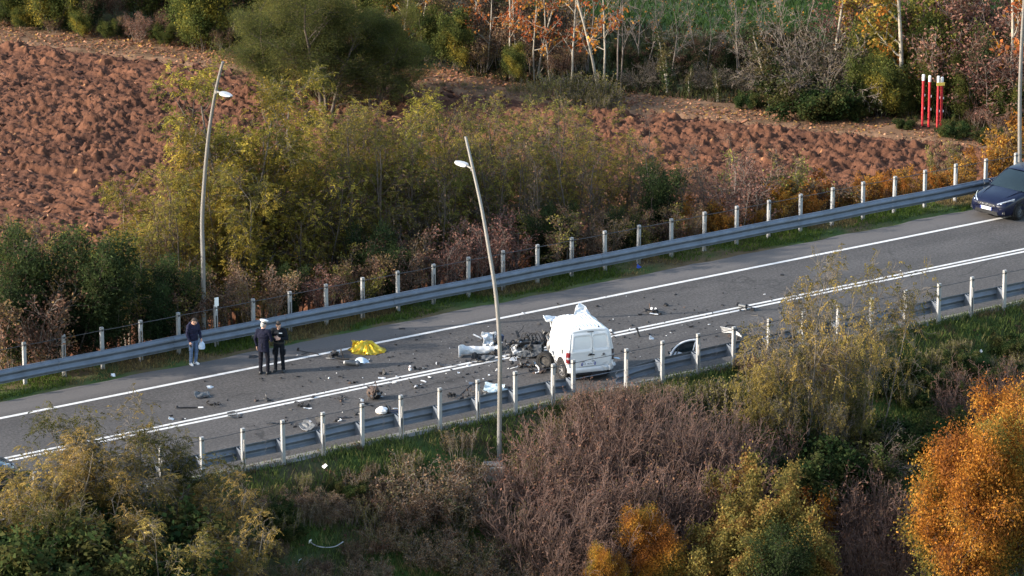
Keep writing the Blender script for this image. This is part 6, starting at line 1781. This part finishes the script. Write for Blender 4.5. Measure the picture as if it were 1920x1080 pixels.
    r = empty('torn_rod', at(1196, 631), 0, 'short black pipe standing on end below the double white line', 'debris'); mb = MB(); mb.tube([(.06, -.02, .0), (.02, .0, .12), (-.03, .04, .26)], [.035, .03, .032], 10); mb.obj('pipe', BLACKT, r, smooth=True); mb = MB(); mb.lathe([(0, 0), (.05, 0), (.05, .03), (0, .03)], 12, 'Z', (-.035, .04, .255)); mb.obj('end_ring', DARKPL, r)
    flat(1222, 636, 'white_scrap', 'white two-pronged scrap right of the short black pipe', .17, .11, WHITEPL, .3, (.5, .3), .05, .05); flat(1330, 609, 'white_crumb', 'pair of white crumbs in the middle of the near lane', .09, .06, WHITEPL, .2)
    flat(1262, 621, 'rubber_scrap', 'flat dark scrap in the near lane left of the white crumbs', .16, .08, DARKPL); hose('rod', SILVER, empty('pale_rod', at(1176, 662), .1, 'short pale rod on the road right of the van bumper', 'debris'), [(-.12, .02, .12), (.02, 0, .08), (.14, -.04, .02)], .014)
    # verge bits
    r = flat(1198, 505, 'blue_rag', 'bright blue rag under the far guardrail', .15, .12, mat('blue_cloth', (.02, .055, .28), .8), .3, (.5, .3), .08, .10); 
    flat(212, 706, 'white_scrap', 'white paper scrap on the far verge at the left', .14, .12, WHITE, .2, (.6, .2), .05, .07); flat(754, 617, 'rubber_scrap', 'flat black scrap on the far shoulder right of the foil blanket', .2, .1, DARKPL)
    # litter on the near slope
    for px, py, w, h, lb in ((609, 881, .14, .14, 'round white litter on the grass slope at the left'), (1310, 902, .34, .18, 'white plastic sheet caught in the twigs'), (1838, 664, .16, .10, 'white paper on the dark grass slope at the right'), (677, 834, .2, .06, 'white splinter under the near guardrail'), (562, 1059, .13, .1, 'small white litter near the bottom left edge'), (580, 1022, .10, .16, 'white litter at the end of the curved strip'), (1430, 614, .12, .10, 'white litter beside the near guardrail'), (1375, 670, .1, .08, 'white litter behind the dry creeper')):
        P = at(px, py); r = empty('litter', P, px * .7, lb, 'litter'); panel('sheet', WHITE, r, w, h, (0, 0, .12), (.8, .2, 0), px, .05, nx=7, ny=5)
    P = at(612, 1036); r = empty('curved_strip', P, 0, 'pale curved plastic strip lying in the scrub at lower left', 'strip'); hose('strip', GREYPL if False else SILVER, r, [(-.5, .1, .32), (-.3, -.02, .22), (0, -.05, .18), (.28, .0, .2), (.5, .12, .3)], .016)
    P = at(925, 892); r = empty('concrete_block', P, .2, 'weathered concrete inspection block half buried beside the near lamp', 'block')
    mb = MB(); mb.box((0, 0, .10), (.62, .5, .5), (.05, .08, 0)); mb.obj('block', mat('old_concrete', (.42, .36, .29), .9, var=.25, scale=4, bump=.4, dirt=(.16, .12, .09), dirt_amt=.6), r, bevel=.03); mb = MB(); mb.box((-.02, .02, .375), (.5, .38, .05), (.05, .08, 0)); mb.obj('lid', CONC, r, bevel=.01)
    # nobody could count these: glass and plastic crumbs
    V = []; F = []; o = 0
    for m, cnt, nm, lb in ((DARKPL, 800, 'dark_crumbs', 'dark crumbs of plastic strewn over both lanes'), (WHITEPL, 120, 'pale_crumbs', 'pale crumbs of glass and paint strewn over both lanes')):
        mb = MB()
        for i in range(cnt):
            s = rg.normal(-4.5, 5.0); d = rg.normal(6.6, 1.9)
            if not (1.6 < d < 10.6): continue
            z = min(abs(rg.exponential(.028)) + .012, .09)
            a = rg.uniform(0, 6.28); p = (s, -d, z * .2 + .004)
            mb.box(p, (z * rg.uniform(.6, 1.8), z * rg.uniform(.4, 1), z * .4), (rg.uniform(-.4, .4), rg.uniform(-.4, .4), a), rg.uniform(.4, 1))
        q = mb.obj(nm, m, None, loc=(0, Y0, 0), rot=(0, 0, ROAD_A)); tag(q, lb, 'debris', kind='stuff')
debris()
# ------------------------------------------------------------------ dark blue car on the far shoulder
def car(root, paint, plate=True):
    ST = [(2.17, .55, .30, .56, .60), (2.13, .68, .24, .60, .65), (2.05, .77, .20, .645, .705), (1.92, .83, .18, .70, .765), (1.7, .868, .18, .765, .835), (1.4, .885, .18, .825, .89), (1.1, .895, .18, .865, .935), (.85, .895, .18, .89, .965),
          (.3, .895, .18, .91, .95), (-.5, .895, .18, .93, .95), (-1.3, .895, .18, .95, .97), (-1.8, .87, .20, .96, 1.0), (-2.1, .80, .24, .95, .98), (-2.22, .68, .32, .88, .90)]
    rows = []
    for y, hw, zb, zs, zc in ST:
        h = [(.0, zb), (hw * .80, zb), (hw * .955, zb + .06), (hw * .995, zb + .18), (hw, (zb + zs) / 2 + .04), (hw * .985, zs - .10), (hw * .955, zs - .035), (hw * .90, zs), (hw * .74, zs + (zc - zs) * .55), (hw * .45, zc - .012), (hw * .2, zc - .002), (0, zc)]
        rows.append([(-x, y, z) for x, z in h] + [(x, y, z) for x, z in reversed(h[:-1])])
    mb = MB(); mb.grid(rows); mb.add(rows[0], [tuple(range(len(rows[0])))]); mb.add(rows[-1], [tuple(range(len(rows[0])))])
    me = mb.mesh('body', paint, fix=True)
    bm = bmesh.new(); bm.from_mesh(me); bmesh.ops.subdivide_edges(bm, edges=bm.edges, cuts=1, use_grid_fill=True, smooth=.6); bm.to_mesh(me); bm.free()
    me.polygons.foreach_set('use_smooth', [True] * len(me.polygons))
    b = link('body', me, root); KIDS.setdefault(root.name, []).append(b)
    # bonnet creases
    for sx in (-1, 1):
        hose('bonnet_crease', paint, b, [(sx * .42, 2.0, .715), (sx * .55, 1.6, .84), (sx * .62, 1.2, .912), (sx * .66, .95, .945)], .012)
    # cabin
    def ring(y, hw, z): return [(-hw, y, z), (-hw * .6, y + .05, z + .012), (0, y + .07, z + .018), (hw * .6, y + .05, z + .012), (hw, y, z)]
    ws = []
    for t in np.linspace(0, 1, 7):
        hw = .79 + (.585 - .79) * t; y = .98 + (.22 - .98) * t - .05 * math.sin(PI * t) * 0; z = .925 + (1.415 - .925) * t + .035 * math.sin(PI * t); ws.append(ring(y, hw, z))
    mb = MB(); mb.grid(ws, -.006); w = mb.obj('windscreen', GLASS, root, smooth=True)
    mb = MB(); mb.ball((.0, .36, 1.30), (.10, .03, .035), 6); mb.obj('rear_view_mirror', BLACKT, w, smooth=True)
    mb = MB(); mb.box((-.40, .62, .93), (.5, .03, .02), (0, 0, .1)); mb.box((.28, .72, .93), (.6, .03, .02), (0, 0, -.06)); mb.obj('wiper', BLACKT, w)
    rf = []
    for y, hw, z in ((.22, .585, 1.415), (.1, .60, 1.445), (-.3, .605, 1.47), (-.8, .60, 1.465), (-1.25, .575, 1.43)):
        rf.append([(-hw, y, z), (-hw * .85, y, z + .02), (-hw * .4, y, z + .035), (0, y, z + .04), (hw * .4, y, z + .035), (hw * .85, y, z + .02), (hw, y, z)])
    mb = MB(); mb.grid(rf, -.02); mb.obj('roof', paint, root, smooth=True)
    mb = MB(); mb.grid([[(x, y, z) for x in np.linspace(-hw, hw, 5)] for y, hw, z in ((-1.27, .57, 1.425), (-1.6, .64, 1.25), (-1.95, .70, 1.0))], .006); mb.obj('rear_window', GLASS, root, smooth=True)
    for sx in (-1, 1):
        mb = MB(); mb.grid([[(sx * (.835 + (.60 - .835) * t), y0 + (y1 - y0) * t, .91 + (1.42 - .91) * t) for t in np.linspace(0, 1, 5)] for y0, y1 in ((.80, .16), (.2, -.05), (-.45, -.45), (-1.1, -.9), (-1.6, -1.2))], .006); mb.obj('side_window', GLASS, root, smooth=True)
        hose('pillar', paint, root, [(sx * .825, .96, .92), (sx * .71, .60, 1.17), (sx * .60, .22, 1.42)], .028)
        hose('pillar', paint, root, [(sx * .84, -.45, .92), (sx * .61, -.45, 1.43)], .03); hose('pillar', paint, root, [(sx * .80, -1.75, .96), (sx * .60, -1.2, 1.43)], .05)
        mb = MB(); mb.ball((sx * .98, .72, 1.0), (.10, .06, .07), 7); mb.tube([(sx * .86, .74, .95), (sx * .93, .73, .98)], .025, 8); mb.obj('door_mirror', paint, root, smooth=True)
        # wrap-round headlamp
        hl = []
        for t in np.linspace(0, 1, 8):
            x = .40 + .455 * t; y = 2.155 - .50 * t ** 1.9; z = .575 + .155 * t
            hl.append([(sx * x, y, z), (sx * x, y - .012, z + .035 + .03 * t), (sx * (x - .01), y - .05, z + .065 + .03 * t)])
        mb = MB(); mb.grid(hl, .012 * sx); h = mb.obj('headlight', HEADL, root, smooth=True)
        mb = MB(); mb.ball((sx * .60, 2.075, .655), .034, 6); mb.obj('reflector', CHROME, h, smooth=True); mb = MB(); mb.box((sx * .70, 1.99, .70), (.03, .03, .05)); mb.obj('divider', BLACKT, h)
        mb = MB(); mb.lathe([(0, 0), (.05, 0), (.052, .012), (.034, .02), (0, .022)], 16, 'Y', (sx * .66, 2.10, .34)); mb.obj('fog_lamp', CHROME, root, smooth=True)
        mb = MB(); mb.prism([(sx * .45, .30), (sx * .78, .30), (sx * .76, .41), (sx * .50, .40)], 0, .02, Matrix(((1, 0, 0), (0, 0, 1), (0, 1, 0)))); o = mb.obj('fog_recess', BLACKT, root); o.location = (0, 2.075, 0)
        hose('trim', CHROME, root, [(sx * .40, 2.16, .50), (sx * .50, 2.14, .495), (sx * .62, 2.09, .50)], .012)
        for y in (1.36, -1.28):
            mb = MB(); mb.prism([(.365 * math.cos(a) + y, .365 * math.sin(a) + .33) for a in np.linspace(-.4, PI + .4, 18)], .55, .885, Matrix(((0, 0, sx), (1, 0, 0), (0, 1, 0)))); mb.obj('wheel_arch', BLACKT, root)
            wheel_parts(root, 'wheel', (sx * .815, y, .315), .315, .215, Euler((0, 0, (.12 if y > 0 else 0))), 10, CHROME)
    mb = MB(); mb.prism([(-.42, .535), (.42, .535), (.40, .60), (.28, .63), (-.28, .63), (-.40, .60)], 0, .02, Matrix(((1, 0, 0), (0, 0, 1), (0, 1, 0)))); g = mb.obj('grille', BLACKT, root); g.location = (0, 2.165, 0)
    for k in range(4):
        mb = MB(); mb.box((0, .022, .55 + .02 * k), (.76, .006, .006)); mb.obj('grille_bar', CHROME, g)
    mb = MB(); mb.lathe([(0, -.005), (.052, -.005), (.056, .006), (0, .012)], 20, 'Y', (0, 2.19, .585)); mb.obj('emblem', CHROME, root, smooth=True)
    mb = MB(); mb.prism([(-.52, .25), (.52, .25), (.48, .37), (-.48, .37)], 0, .03, Matrix(((1, 0, 0), (0, 0, 1), (0, 1, 0)))); o = mb.obj('lower_intake', BLACKT, root); o.location = (0, 2.15, 0)
    if plate:
        mb = MB(); mb.box((0, 2.192, .445), (.52, .012, .112)); pl = mb.obj('number_plate', PLATE_W, root, bevel=.002)
        for sx in (-1, 1):
            mb = MB(); mb.box((sx * .238, 2.1995, .445), (.044, .004, .108)); mb.obj('plate_band', PLATE_B, pl)
    return root
W = at(1908, 411); a = rad(136); M = Matrix.Rotation(a, 3, 'Z')
o = W - M @ Vector((-.80, 1.36, 0)); o.z = 0
c1 = empty('parked_car', o, a, 'dark blue hatchback stopped on the far edge line at the right, facing left', 'car')
car(c1, CAR_BLUE)
# second car, only its nose inside the frame at the left, behind the saplings
s0_ = s_of(13, 7.9)
c2 = empty('parked_car', R(s0_ - 2.17, 7.9), ROAD_A - PI / 2, 'dark teal car at the left edge, mostly hidden by the yellow saplings', 'car')
car(c2, CAR_TEAL, False)

# ------------------------------------------------------------------ people
SKIN = mat('skin', (.46, .27, .20), .55, 0, .08, 12)
HAIR_D = mat('dark_hair', (.030, .020, .015), .8, 0, .3, 30); HAIR_G = mat('grey_hair', (.30, .29, .28), .8, 0, .2, 30)
NAVY = mat('navy_cloth', (.0075, .0085, .020), .9, 0, .2, 18, bump=.2, spec=.15); NAVY2 = mat('navy_jacket', (.011, .012, .032), .8, 0, .2, 14, bump=.2, spec=.2)
UNIF = mat('dark_uniform', (.006, .008, .012), .85, 0, .25, 18, bump=.2, spec=.15); UTROU = mat('dark_trousers', (.008, .008, .013), .9, 0, .2, 18, bump=.2, spec=.15)
JEANS = mat('blue_jeans', (.085, .13, .22), .85, 0, .25, 14, bump=.25, dirt=(.2, .26, .34), dirt_amt=.4)
SHOE_B = mat('black_leather', (.012, .011, .011), .35); SHOE_W = mat('white_sneaker', (.62, .62, .62), .6, 0, .08)
CAPW = mat('white_cap', (.80, .80, .79), .6, 0, .03); BAGM = mat('pale_bag', (.42, .52, .64), .45, 0, .1, 10); EYE = mat('eye_dark', (.02, .015, .012), .3)

def cap(mb, p, q, r1, r2, n=10):
    p, q = Vector(p), Vector(q); mb.ball(p, r1, 6); mb.ball(q, r2, 6); mb.tube([p, q], [r1, r2], n)
def fused(name, mb, m, parent, voxel=.012, smooth=3, fold=0.0, seed=0):
    """several closed shapes fused into one continuous skin"""
    me = mb.mesh(name, m, fix=True)
    ob = bpy.data.objects.new(name, me); COL.objects.link(ob)
    r = ob.modifiers.new('r', 'REMESH'); r.mode = 'VOXEL'; r.voxel_size = voxel
    s = ob.modifiers.new('s', 'SMOOTH'); s.iterations = smooth; s.factor = .5
    dg = bpy.context.evaluated_depsgraph_get(); me2 = bpy.data.meshes.new_from_object(ob.evaluated_get(dg))
    bpy.data.objects.remove(ob)
    if fold:
        for v in me2.vertices:
            c = v.co; k = fold * (abs(nz(c.x * .7, c.y * .7, c.z * 1.6, 9.0, seed)) - .25); v.co = c + v.normal * k
    me2.name = name; me2.materials.clear(); me2.materials.append(m)
    me2.polygons.foreach_set('use_smooth', [True] * len(me2.polygons))
    o = link(name, me2, parent); KIDS.setdefault(parent.name, []).append(o); return o

def hand(mb, w, d, side, palm, curl=.5):
    """palm, four unequal bent fingers and a thumb from the side of the palm; w wrist, d direction, palm the palm's facing"""
    d = Vector(d).normalized(); pn = Vector(palm); pn = (pn - d * pn.dot(d)).normalized(); across = d.cross(pn) * side
    w = Vector(w)
    for k in (-1, 0, 1): cap(mb, w + across * .020 * k, w + d * .085 + across * .026 * k, .020, .017, 8)
    for k, L in enumerate((.068, .078, .072, .056)):
        b = w + d * .088 + across * (.033 - .022 * k)
        m = b + (d * math.cos(curl * .6) + pn * math.sin(curl * .6)) * L * .5; e = m + (d * math.cos(curl * 1.4) + pn * math.sin(curl * 1.4)) * L * .5
        cap(mb, b, m, .0095, .009, 6); cap(mb, m, e, .009, .0075, 6)
    t0 = w + d * .03 + across * .032; t1 = t0 + (d * .6 + across * .6 + pn * .4).normalized() * .045; t2 = t1 + (d * .85 + across * .1 + pn * .4).normalized() * .035
    cap(mb, t0, t1, .013, .011, 6); cap(mb, t1, t2, .011, .008, 6)

def person(P, rz, label, J, top, trousers, shoe, hair, hem=.86, extra=None, hair_full=True, stocky=1.0, scale=1.0, group=None):
    root = empty('person', P, rz, label, 'person', group); root.scale = (scale,) * 3
    V_ = Vector
    hc = V_(J['head']); hr = J.get('head_rot', Euler((0, 0, 0))).to_matrix()
    H = lambda x, y, z: hc + hr @ V_((x, y, z))
    neck = V_((0, -.01, 1.46)) + V_(J.get('lean', (0, 0, 0)))
    # body: one continuous skin from head to hands and ankles
    mb = MB()
    mb.ball(hc, (.076, .096, .112), 10, hr); mb.ball(H(0, .03, -.055), (.058, .066, .062), 8, hr)
    cap(mb, H(0, -.015, -.06), neck + V_((0, 0, -.05)), .056, .064)
    cap(mb, H(0, .092, .012), H(0, .112, -.022), .010, .015, 6)                             # nose
    for sx in (-1, 1):
        mb.ball(H(sx * .077, -.006, -.008), (.012, .024, .034), 6, hr); mb.ball(H(sx * .034, .083, .030), (.026, .014, .010), 6, hr)   # ears, brows
    mb.ball(H(0, .088, -.062), (.026, .012, .009), 6, hr); mb.ball(H(0, .074, -.095), (.028, .022, .018), 6, hr)                        # lips, chin
    mb.ball(neck + V_((0, 0, -.22)), (.155, .095, .20), 8); mb.ball((0, 0, 1.02), (.14, .09, .16), 8)
    for sd_ in (-1, 1):
        k = 'L' if sd_ < 0 else 'R'
        sh, el, wr = V_(J['sh' + k]), V_(J['el' + k]), V_(J['wr' + k]); hp, kn, an = V_(J['hp' + k]), V_(J['kn' + k]), V_(J['an' + k])
        cap(mb, neck + V_((0, 0, -.06)), sh, .05, .05); cap(mb, sh, el, .050, .038); cap(mb, el, wr, .038, .027)
        hand(mb, wr + (wr - el).normalized() * .015, J.get('hd' + k, wr - el), sd_, J.get('pf' + k, (-sd_, .2, 0)), J.get('curl' + k, .6))
        cap(mb, (sd_ * .07, 0, .95), hp, .085, .080); cap(mb, hp, kn, .075, .052); cap(mb, kn, an, .050, .036)
    body = fused('body', mb, SKIN, root, .0075, 3)
    for sx in (-1, 1):
        m2 = MB(); m2.ball(H(sx * .033, .088, .014), (.011, .006, .007), 5, hr); m2.obj('eye', EYE, body, smooth=True)
    # hair
    m2 = MB(); m2.ball(H(0, -.014, .022), (.083, .098, .102), 9, hr); 
    if hair_full: m2.ball(H(0, .03, .07), (.070, .070, .045), 8, hr)
    m2.ball(H(0, -.06, -.03), (.065, .05, .055), 8, hr)
    hm = m2.mesh('hair', hair, fix=True); bm = bmesh.new(); bm.from_mesh(hm)
    inv = hr.inverted()
    for v in bm.verts:                                       # keep the face free
        q = inv @ (v.co - hc)
        if q.y > .045 and q.z < .055: v.co = hc + hr @ V_((q.x * .8, q.y * .55, q.z))
        v.co += (v.co - hc).normalized() * .004 * nz(*(v.co * 40), 1, 3)
    bm.to_mesh(hm); bm.free(); hm.polygons.foreach_set('use_smooth', [True] * len(hm.polygons)); link('hair', hm, root)
    # upper garment
    mb = MB(); s = stocky
    mb.ball(neck + V_((0, -.005, -.20)), (.205 * s, .128 * s, .185), 9); mb.ball((V_((0, 0, 1.08)) + neck * V_((.5, .5, 0)) if False else V_((neck.x * .5, neck.y * .5, 1.08))), (.178 * s, .122 * s, .20), 9)
    mb.ball((0, 0, .98), (.182 * s, .128 * s, .13), 9)
    if hem < .9: mb.lathe([(0, hem), (.182 * s, hem), (.186 * s, hem + .02), (.178 * s, 1.02), (0, 1.03)], 26, 'Z', (0, 0, 0), Matrix.Diagonal((1, .70, 1)))
    cap(mb, neck + V_((0, -.005, -.065)), neck + V_((0, -.005, -.01)), .080, .066)
    for sd_ in (-1, 1):
        k = 'L' if sd_ < 0 else 'R'; sh, el, wr = V_(J['sh' + k]), V_(J['el' + k]), V_(J['wr' + k])
        cap(mb, neck + V_((sd_ * .05, 0, -.06)), sh, .070, .073); cap(mb, sh, el, .072 * s, .056); cap(mb, el, wr, .056, .043)
    jk = fused('jacket', mb, top, root, .013, 3, .022, int(rz * 7) + 1)
    # trousers
    mb = MB(); mb.ball((0, 0, .93), (.168 * s, .118 * s, .12), 9)
    for sd_ in (-1, 1):
        k = 'L' if sd_ < 0 else 'R'; hp, kn, an = V_(J['hp' + k]), V_(J['kn' + k]), V_(J['an' + k])
        cap(mb, (sd_ * .075, 0, .92), hp, .098 * s, .092); cap(mb, hp, kn, .090 * s, .072); cap(mb, kn, an + V_((0, 0, .0)), .070, .058)
        an2 = an + V_((0, 0, -.035)); cap(mb, an, an2, .058, .056)
    fused('trousers', mb, trousers, root, .013, 3, .022, int(rz * 5) + 2)
    for sd_ in (-1, 1):
        k = 'L' if sd_ < 0 else 'R'; an = V_(J['an' + k]); fd = V_(J.get('ft' + k, (sd_ * .15, 1, 0))).normalized()
        mb = MB(); h0 = V_((an.x, an.y, .042)) - fd * .045
        cap(mb, h0, h0 + fd * .09, .042, .046); cap(mb, h0 + fd * .09, h0 + fd * .20 + V_((0, 0, -.010)), .046, .032); cap(mb, h0, V_((an.x, an.y, .10)), .042, .042)
        sh_ = fused('shoe', mb, shoe, root, .010, 2)
        mb = MB(); q = fd.cross(V_((0, 0, 1))); 
        mb.prism([tuple((h0 + fd * a_ + q * b_).xy) for a_, b_ in ((-.045, -.03), (.0, -.042), (.1, -.046), (.19, -.034), (.225, 0), (.19, .034), (.1, .046), (0, .042), (-.045, .03))], .0, .018); mb.obj('sole', SHOE_W if shoe is SHOE_W else BLACKT, sh_)
    if extra: extra(root, H, hr, jk)
    return root

base = dict(hpL=(-.095, 0, .88), hpR=(.095, 0, .88), knL=(-.11, .02, .50), knR=(.11, .02, .50), anL=(-.12, -.01, .10), anR=(.12, -.01, .10), shL=(-.185, 0, 1.40), shR=(.185, 0, 1.40))
# officer with the white cap, back to the camera
def cap_extra(root, H, hr, jk):
    mb = MB(); Mx = hr @ Euler((-.10, 0, 0)).to_matrix()
    c = H(0, -.005, .075)
    mb.lathe([(.082, -.03), (.086, .015), (.125, .045), (.138, .066), (.128, .085), (.07, .098), (0, .10)], 28, 'Z', c, Mx); k = mb.obj('cap', CAPW, root, smooth=True)
    mb = MB(); mb.lathe([(.084, -.034), (.088, -.03), (.090, .012), (.086, .016)], 28, 'Z', c, Mx); mb.obj('cap_band', BLACKT, k, smooth=True)
    rows = [[c + Mx @ Vector((math.sin(a) * (.085 + .055 * t * max(0, math.cos(a))), math.cos(a) * (.085 + .055 * t * max(0, math.cos(a))), -.028 - .03 * t)) for a in np.linspace(-1.2, 1.2, 13)] for t in (0, .5, 1)]
    mb = MB(); mb.grid(rows, .004); mb.obj('visor', BLACKT, k, smooth=True)
    mb = MB(); mb.box((0, -.135, .93), (.006, .012, .22)); mb.obj('vent', BLACKT, jk)
J = dict(base); J.update(head=(.0, .035, 1.60), head_rot=Euler((-.18, 0, -.35)), elL=(-.27, -.03, 1.13), wrL=(-.255, .05, .88), elR=(.265, .02, 1.13), wrR=(.17, .22, 1.05), hdL=(.02, .15, -1), hdR=(-.5, .7, -.1), pfL=(1, 0, 0), pfR=(0, 0, -1), anL=(-.10, -.03, .10), anR=(.12, .03, .10), knR=(.115, .05, .50))
person(at(495, 701), rad(-22), 'officer in navy blazer and white peaked cap, seen from behind on the road', J, NAVY, UTROU, SHOE_B, HAIR_G, hem=.74, extra=cap_extra, hair_full=False, scale=1.03)
# officer with folded arms, facing the camera
def patch_extra(root, H, hr, jk):
    mb = MB(); mb.box((-.09, .148, 1.335), (.11, .014, .035), (-.15, 0, .08)); mb.obj('chest_badge', CAPW, jk, bevel=.003)
    mb = MB(); mb.lathe([(0, 0), (.038, 0), (.038, .012), (0, .012)], 16, 'X', (.262, .055, 1.345), Euler((0, .15, .7)).to_matrix()); mb.obj('sleeve_patch', CAPW, jk)
    mb = MB(); mb.lathe([(.172, -.028), (.19, -.025), (.19, .025), (.172, .028)], 26, 'Z', (0, 0, .985), Matrix.Diagonal((1, .74, 1))); mb.obj('belt', BLACKT, jk, smooth=True)
    for sx in (-1, 1):
        mb = MB(); mb.box((sx * .185, .01, .66), (.045, .14, .17)); mb.obj('thigh_pocket', UNIF, jk, bevel=.012)
    mb = MB(); mb.tube([(0, .135, 1.44), (0, .150, 1.25), (0, .142, 1.02)], .007, 6); mb.obj('zip', GREYPL, jk)
J = dict(base); J.update(head=(.0, .055, 1.585), head_rot=Euler((-.48, 0, .18)), elL=(-.28, .06, 1.12), wrL=(-.05, .205, 1.18), elR=(.28, .06, 1.12), wrR=(.06, .235, 1.15), hdL=(1, .12, .22), hdR=(-1, .05, .25), pfL=(0, -1, -.2), pfR=(0, -1, -.2), anL=(-.13, 0, .10), anR=(.13, 0, .10), curlL=.4, curlR=.4)
person(at(524, 696), rad(170), 'officer in dark uniform with folded arms, facing the camera beside the white cap', J, UNIF, UNIF, SHOE_B, HAIR_D, hem=.90, extra=patch_extra, hair_full=True, scale=1.0)
# man in jeans by the guardrail
def man_extra(root, H, hr, jk):
    mb = MB(); mb.ball((0, -.11, 1.43), (.11, .065, .075), 8); mb.ball((0, -.06, 1.47), (.10, .06, .04), 8); fused('hood', mb, NAVY2, jk, .012, 2, .015, 4)
    mb = MB(); p = Vector(J['wrR']) + Vector((.0, .05, -.12)); mb.box(p, (.012, .075, .15), (.4, 0, .2)); ph = mb.obj('phone', BLACKT, None); ph.parent = root; 
    # the phone is held: a thing of its own, placed in world space
    ph.parent = None; ph.matrix_world = Matrix.Translation(root.location) @ Matrix.Rotation(root.rotation_euler.z, 4, 'Z') @ Matrix.Scale(root.scale[0], 4)
    tag(ph, 'black phone in the lowered hand of the man in jeans', 'phone')
    q = Matrix.Rotation(root.rotation_euler.z, 3, 'Z') @ (Vector(J['wrL']) + Vector((0, .03, -.10))) * root.scale[0] + root.location
    bag = empty('plastic_bag', q, 0, 'pale blue plastic bag hanging from the hand of the man in jeans', 'bag')
    rows = []
    for i in range(10):
        t = i / 9; r = .02 + .09 * math.sin(PI * min(1, t * .62 + .05)) ; rows.append([(r * math.cos(a) * (1 + .25 * nz(math.cos(a), math.sin(a), t * 2, 1.7, 3)), r * .7 * math.sin(a) * (1 + .25 * nz(math.cos(a), math.sin(a), t * 2, 1.7, 5)), .0 - .26 * t) for a in np.linspace(0, 2 * PI, 19)])
    mb = MB(); mb.grid(rows); mb.add(rows[-1][:-1], [tuple(range(18))]); mb.obj('bag', BAGM, bag, smooth=True)
    hose('handle', BAGM, bag, [(-.02, 0, -.01), (-.015, 0, .05), (.015, 0, .05), (.02, 0, -.01)], .008)
J = dict(base); J.update(head=(.0, .085, 1.555), head_rot=Euler((-.55, 0, .45)), lean=(0, .03, 0), elL=(-.26, .03, 1.13), wrL=(-.21, .17, .93), elR=(.26, .0, 1.12), wrR=(.25, .13, .89), hdL=(.05, .3, -1), hdR=(0, .35, -1), pfL=(1, 0, 0), pfR=(-1, 0, 0), curlL=1.2, curlR=1.0, anL=(-.09, .0, .10), anR=(.10, -.02, .10), knL=(-.10, .05, .50), ftL=(-.1, 1, 0), ftR=(.25, 1, 0))
person(at(363, 683), rad(222), 'man in navy hooded jacket and blue jeans standing by the far guardrail', J, NAVY2, JEANS, SHOE_W, HAIR_D, hem=.86, extra=man_extra, stocky=1.06, scale=.95)
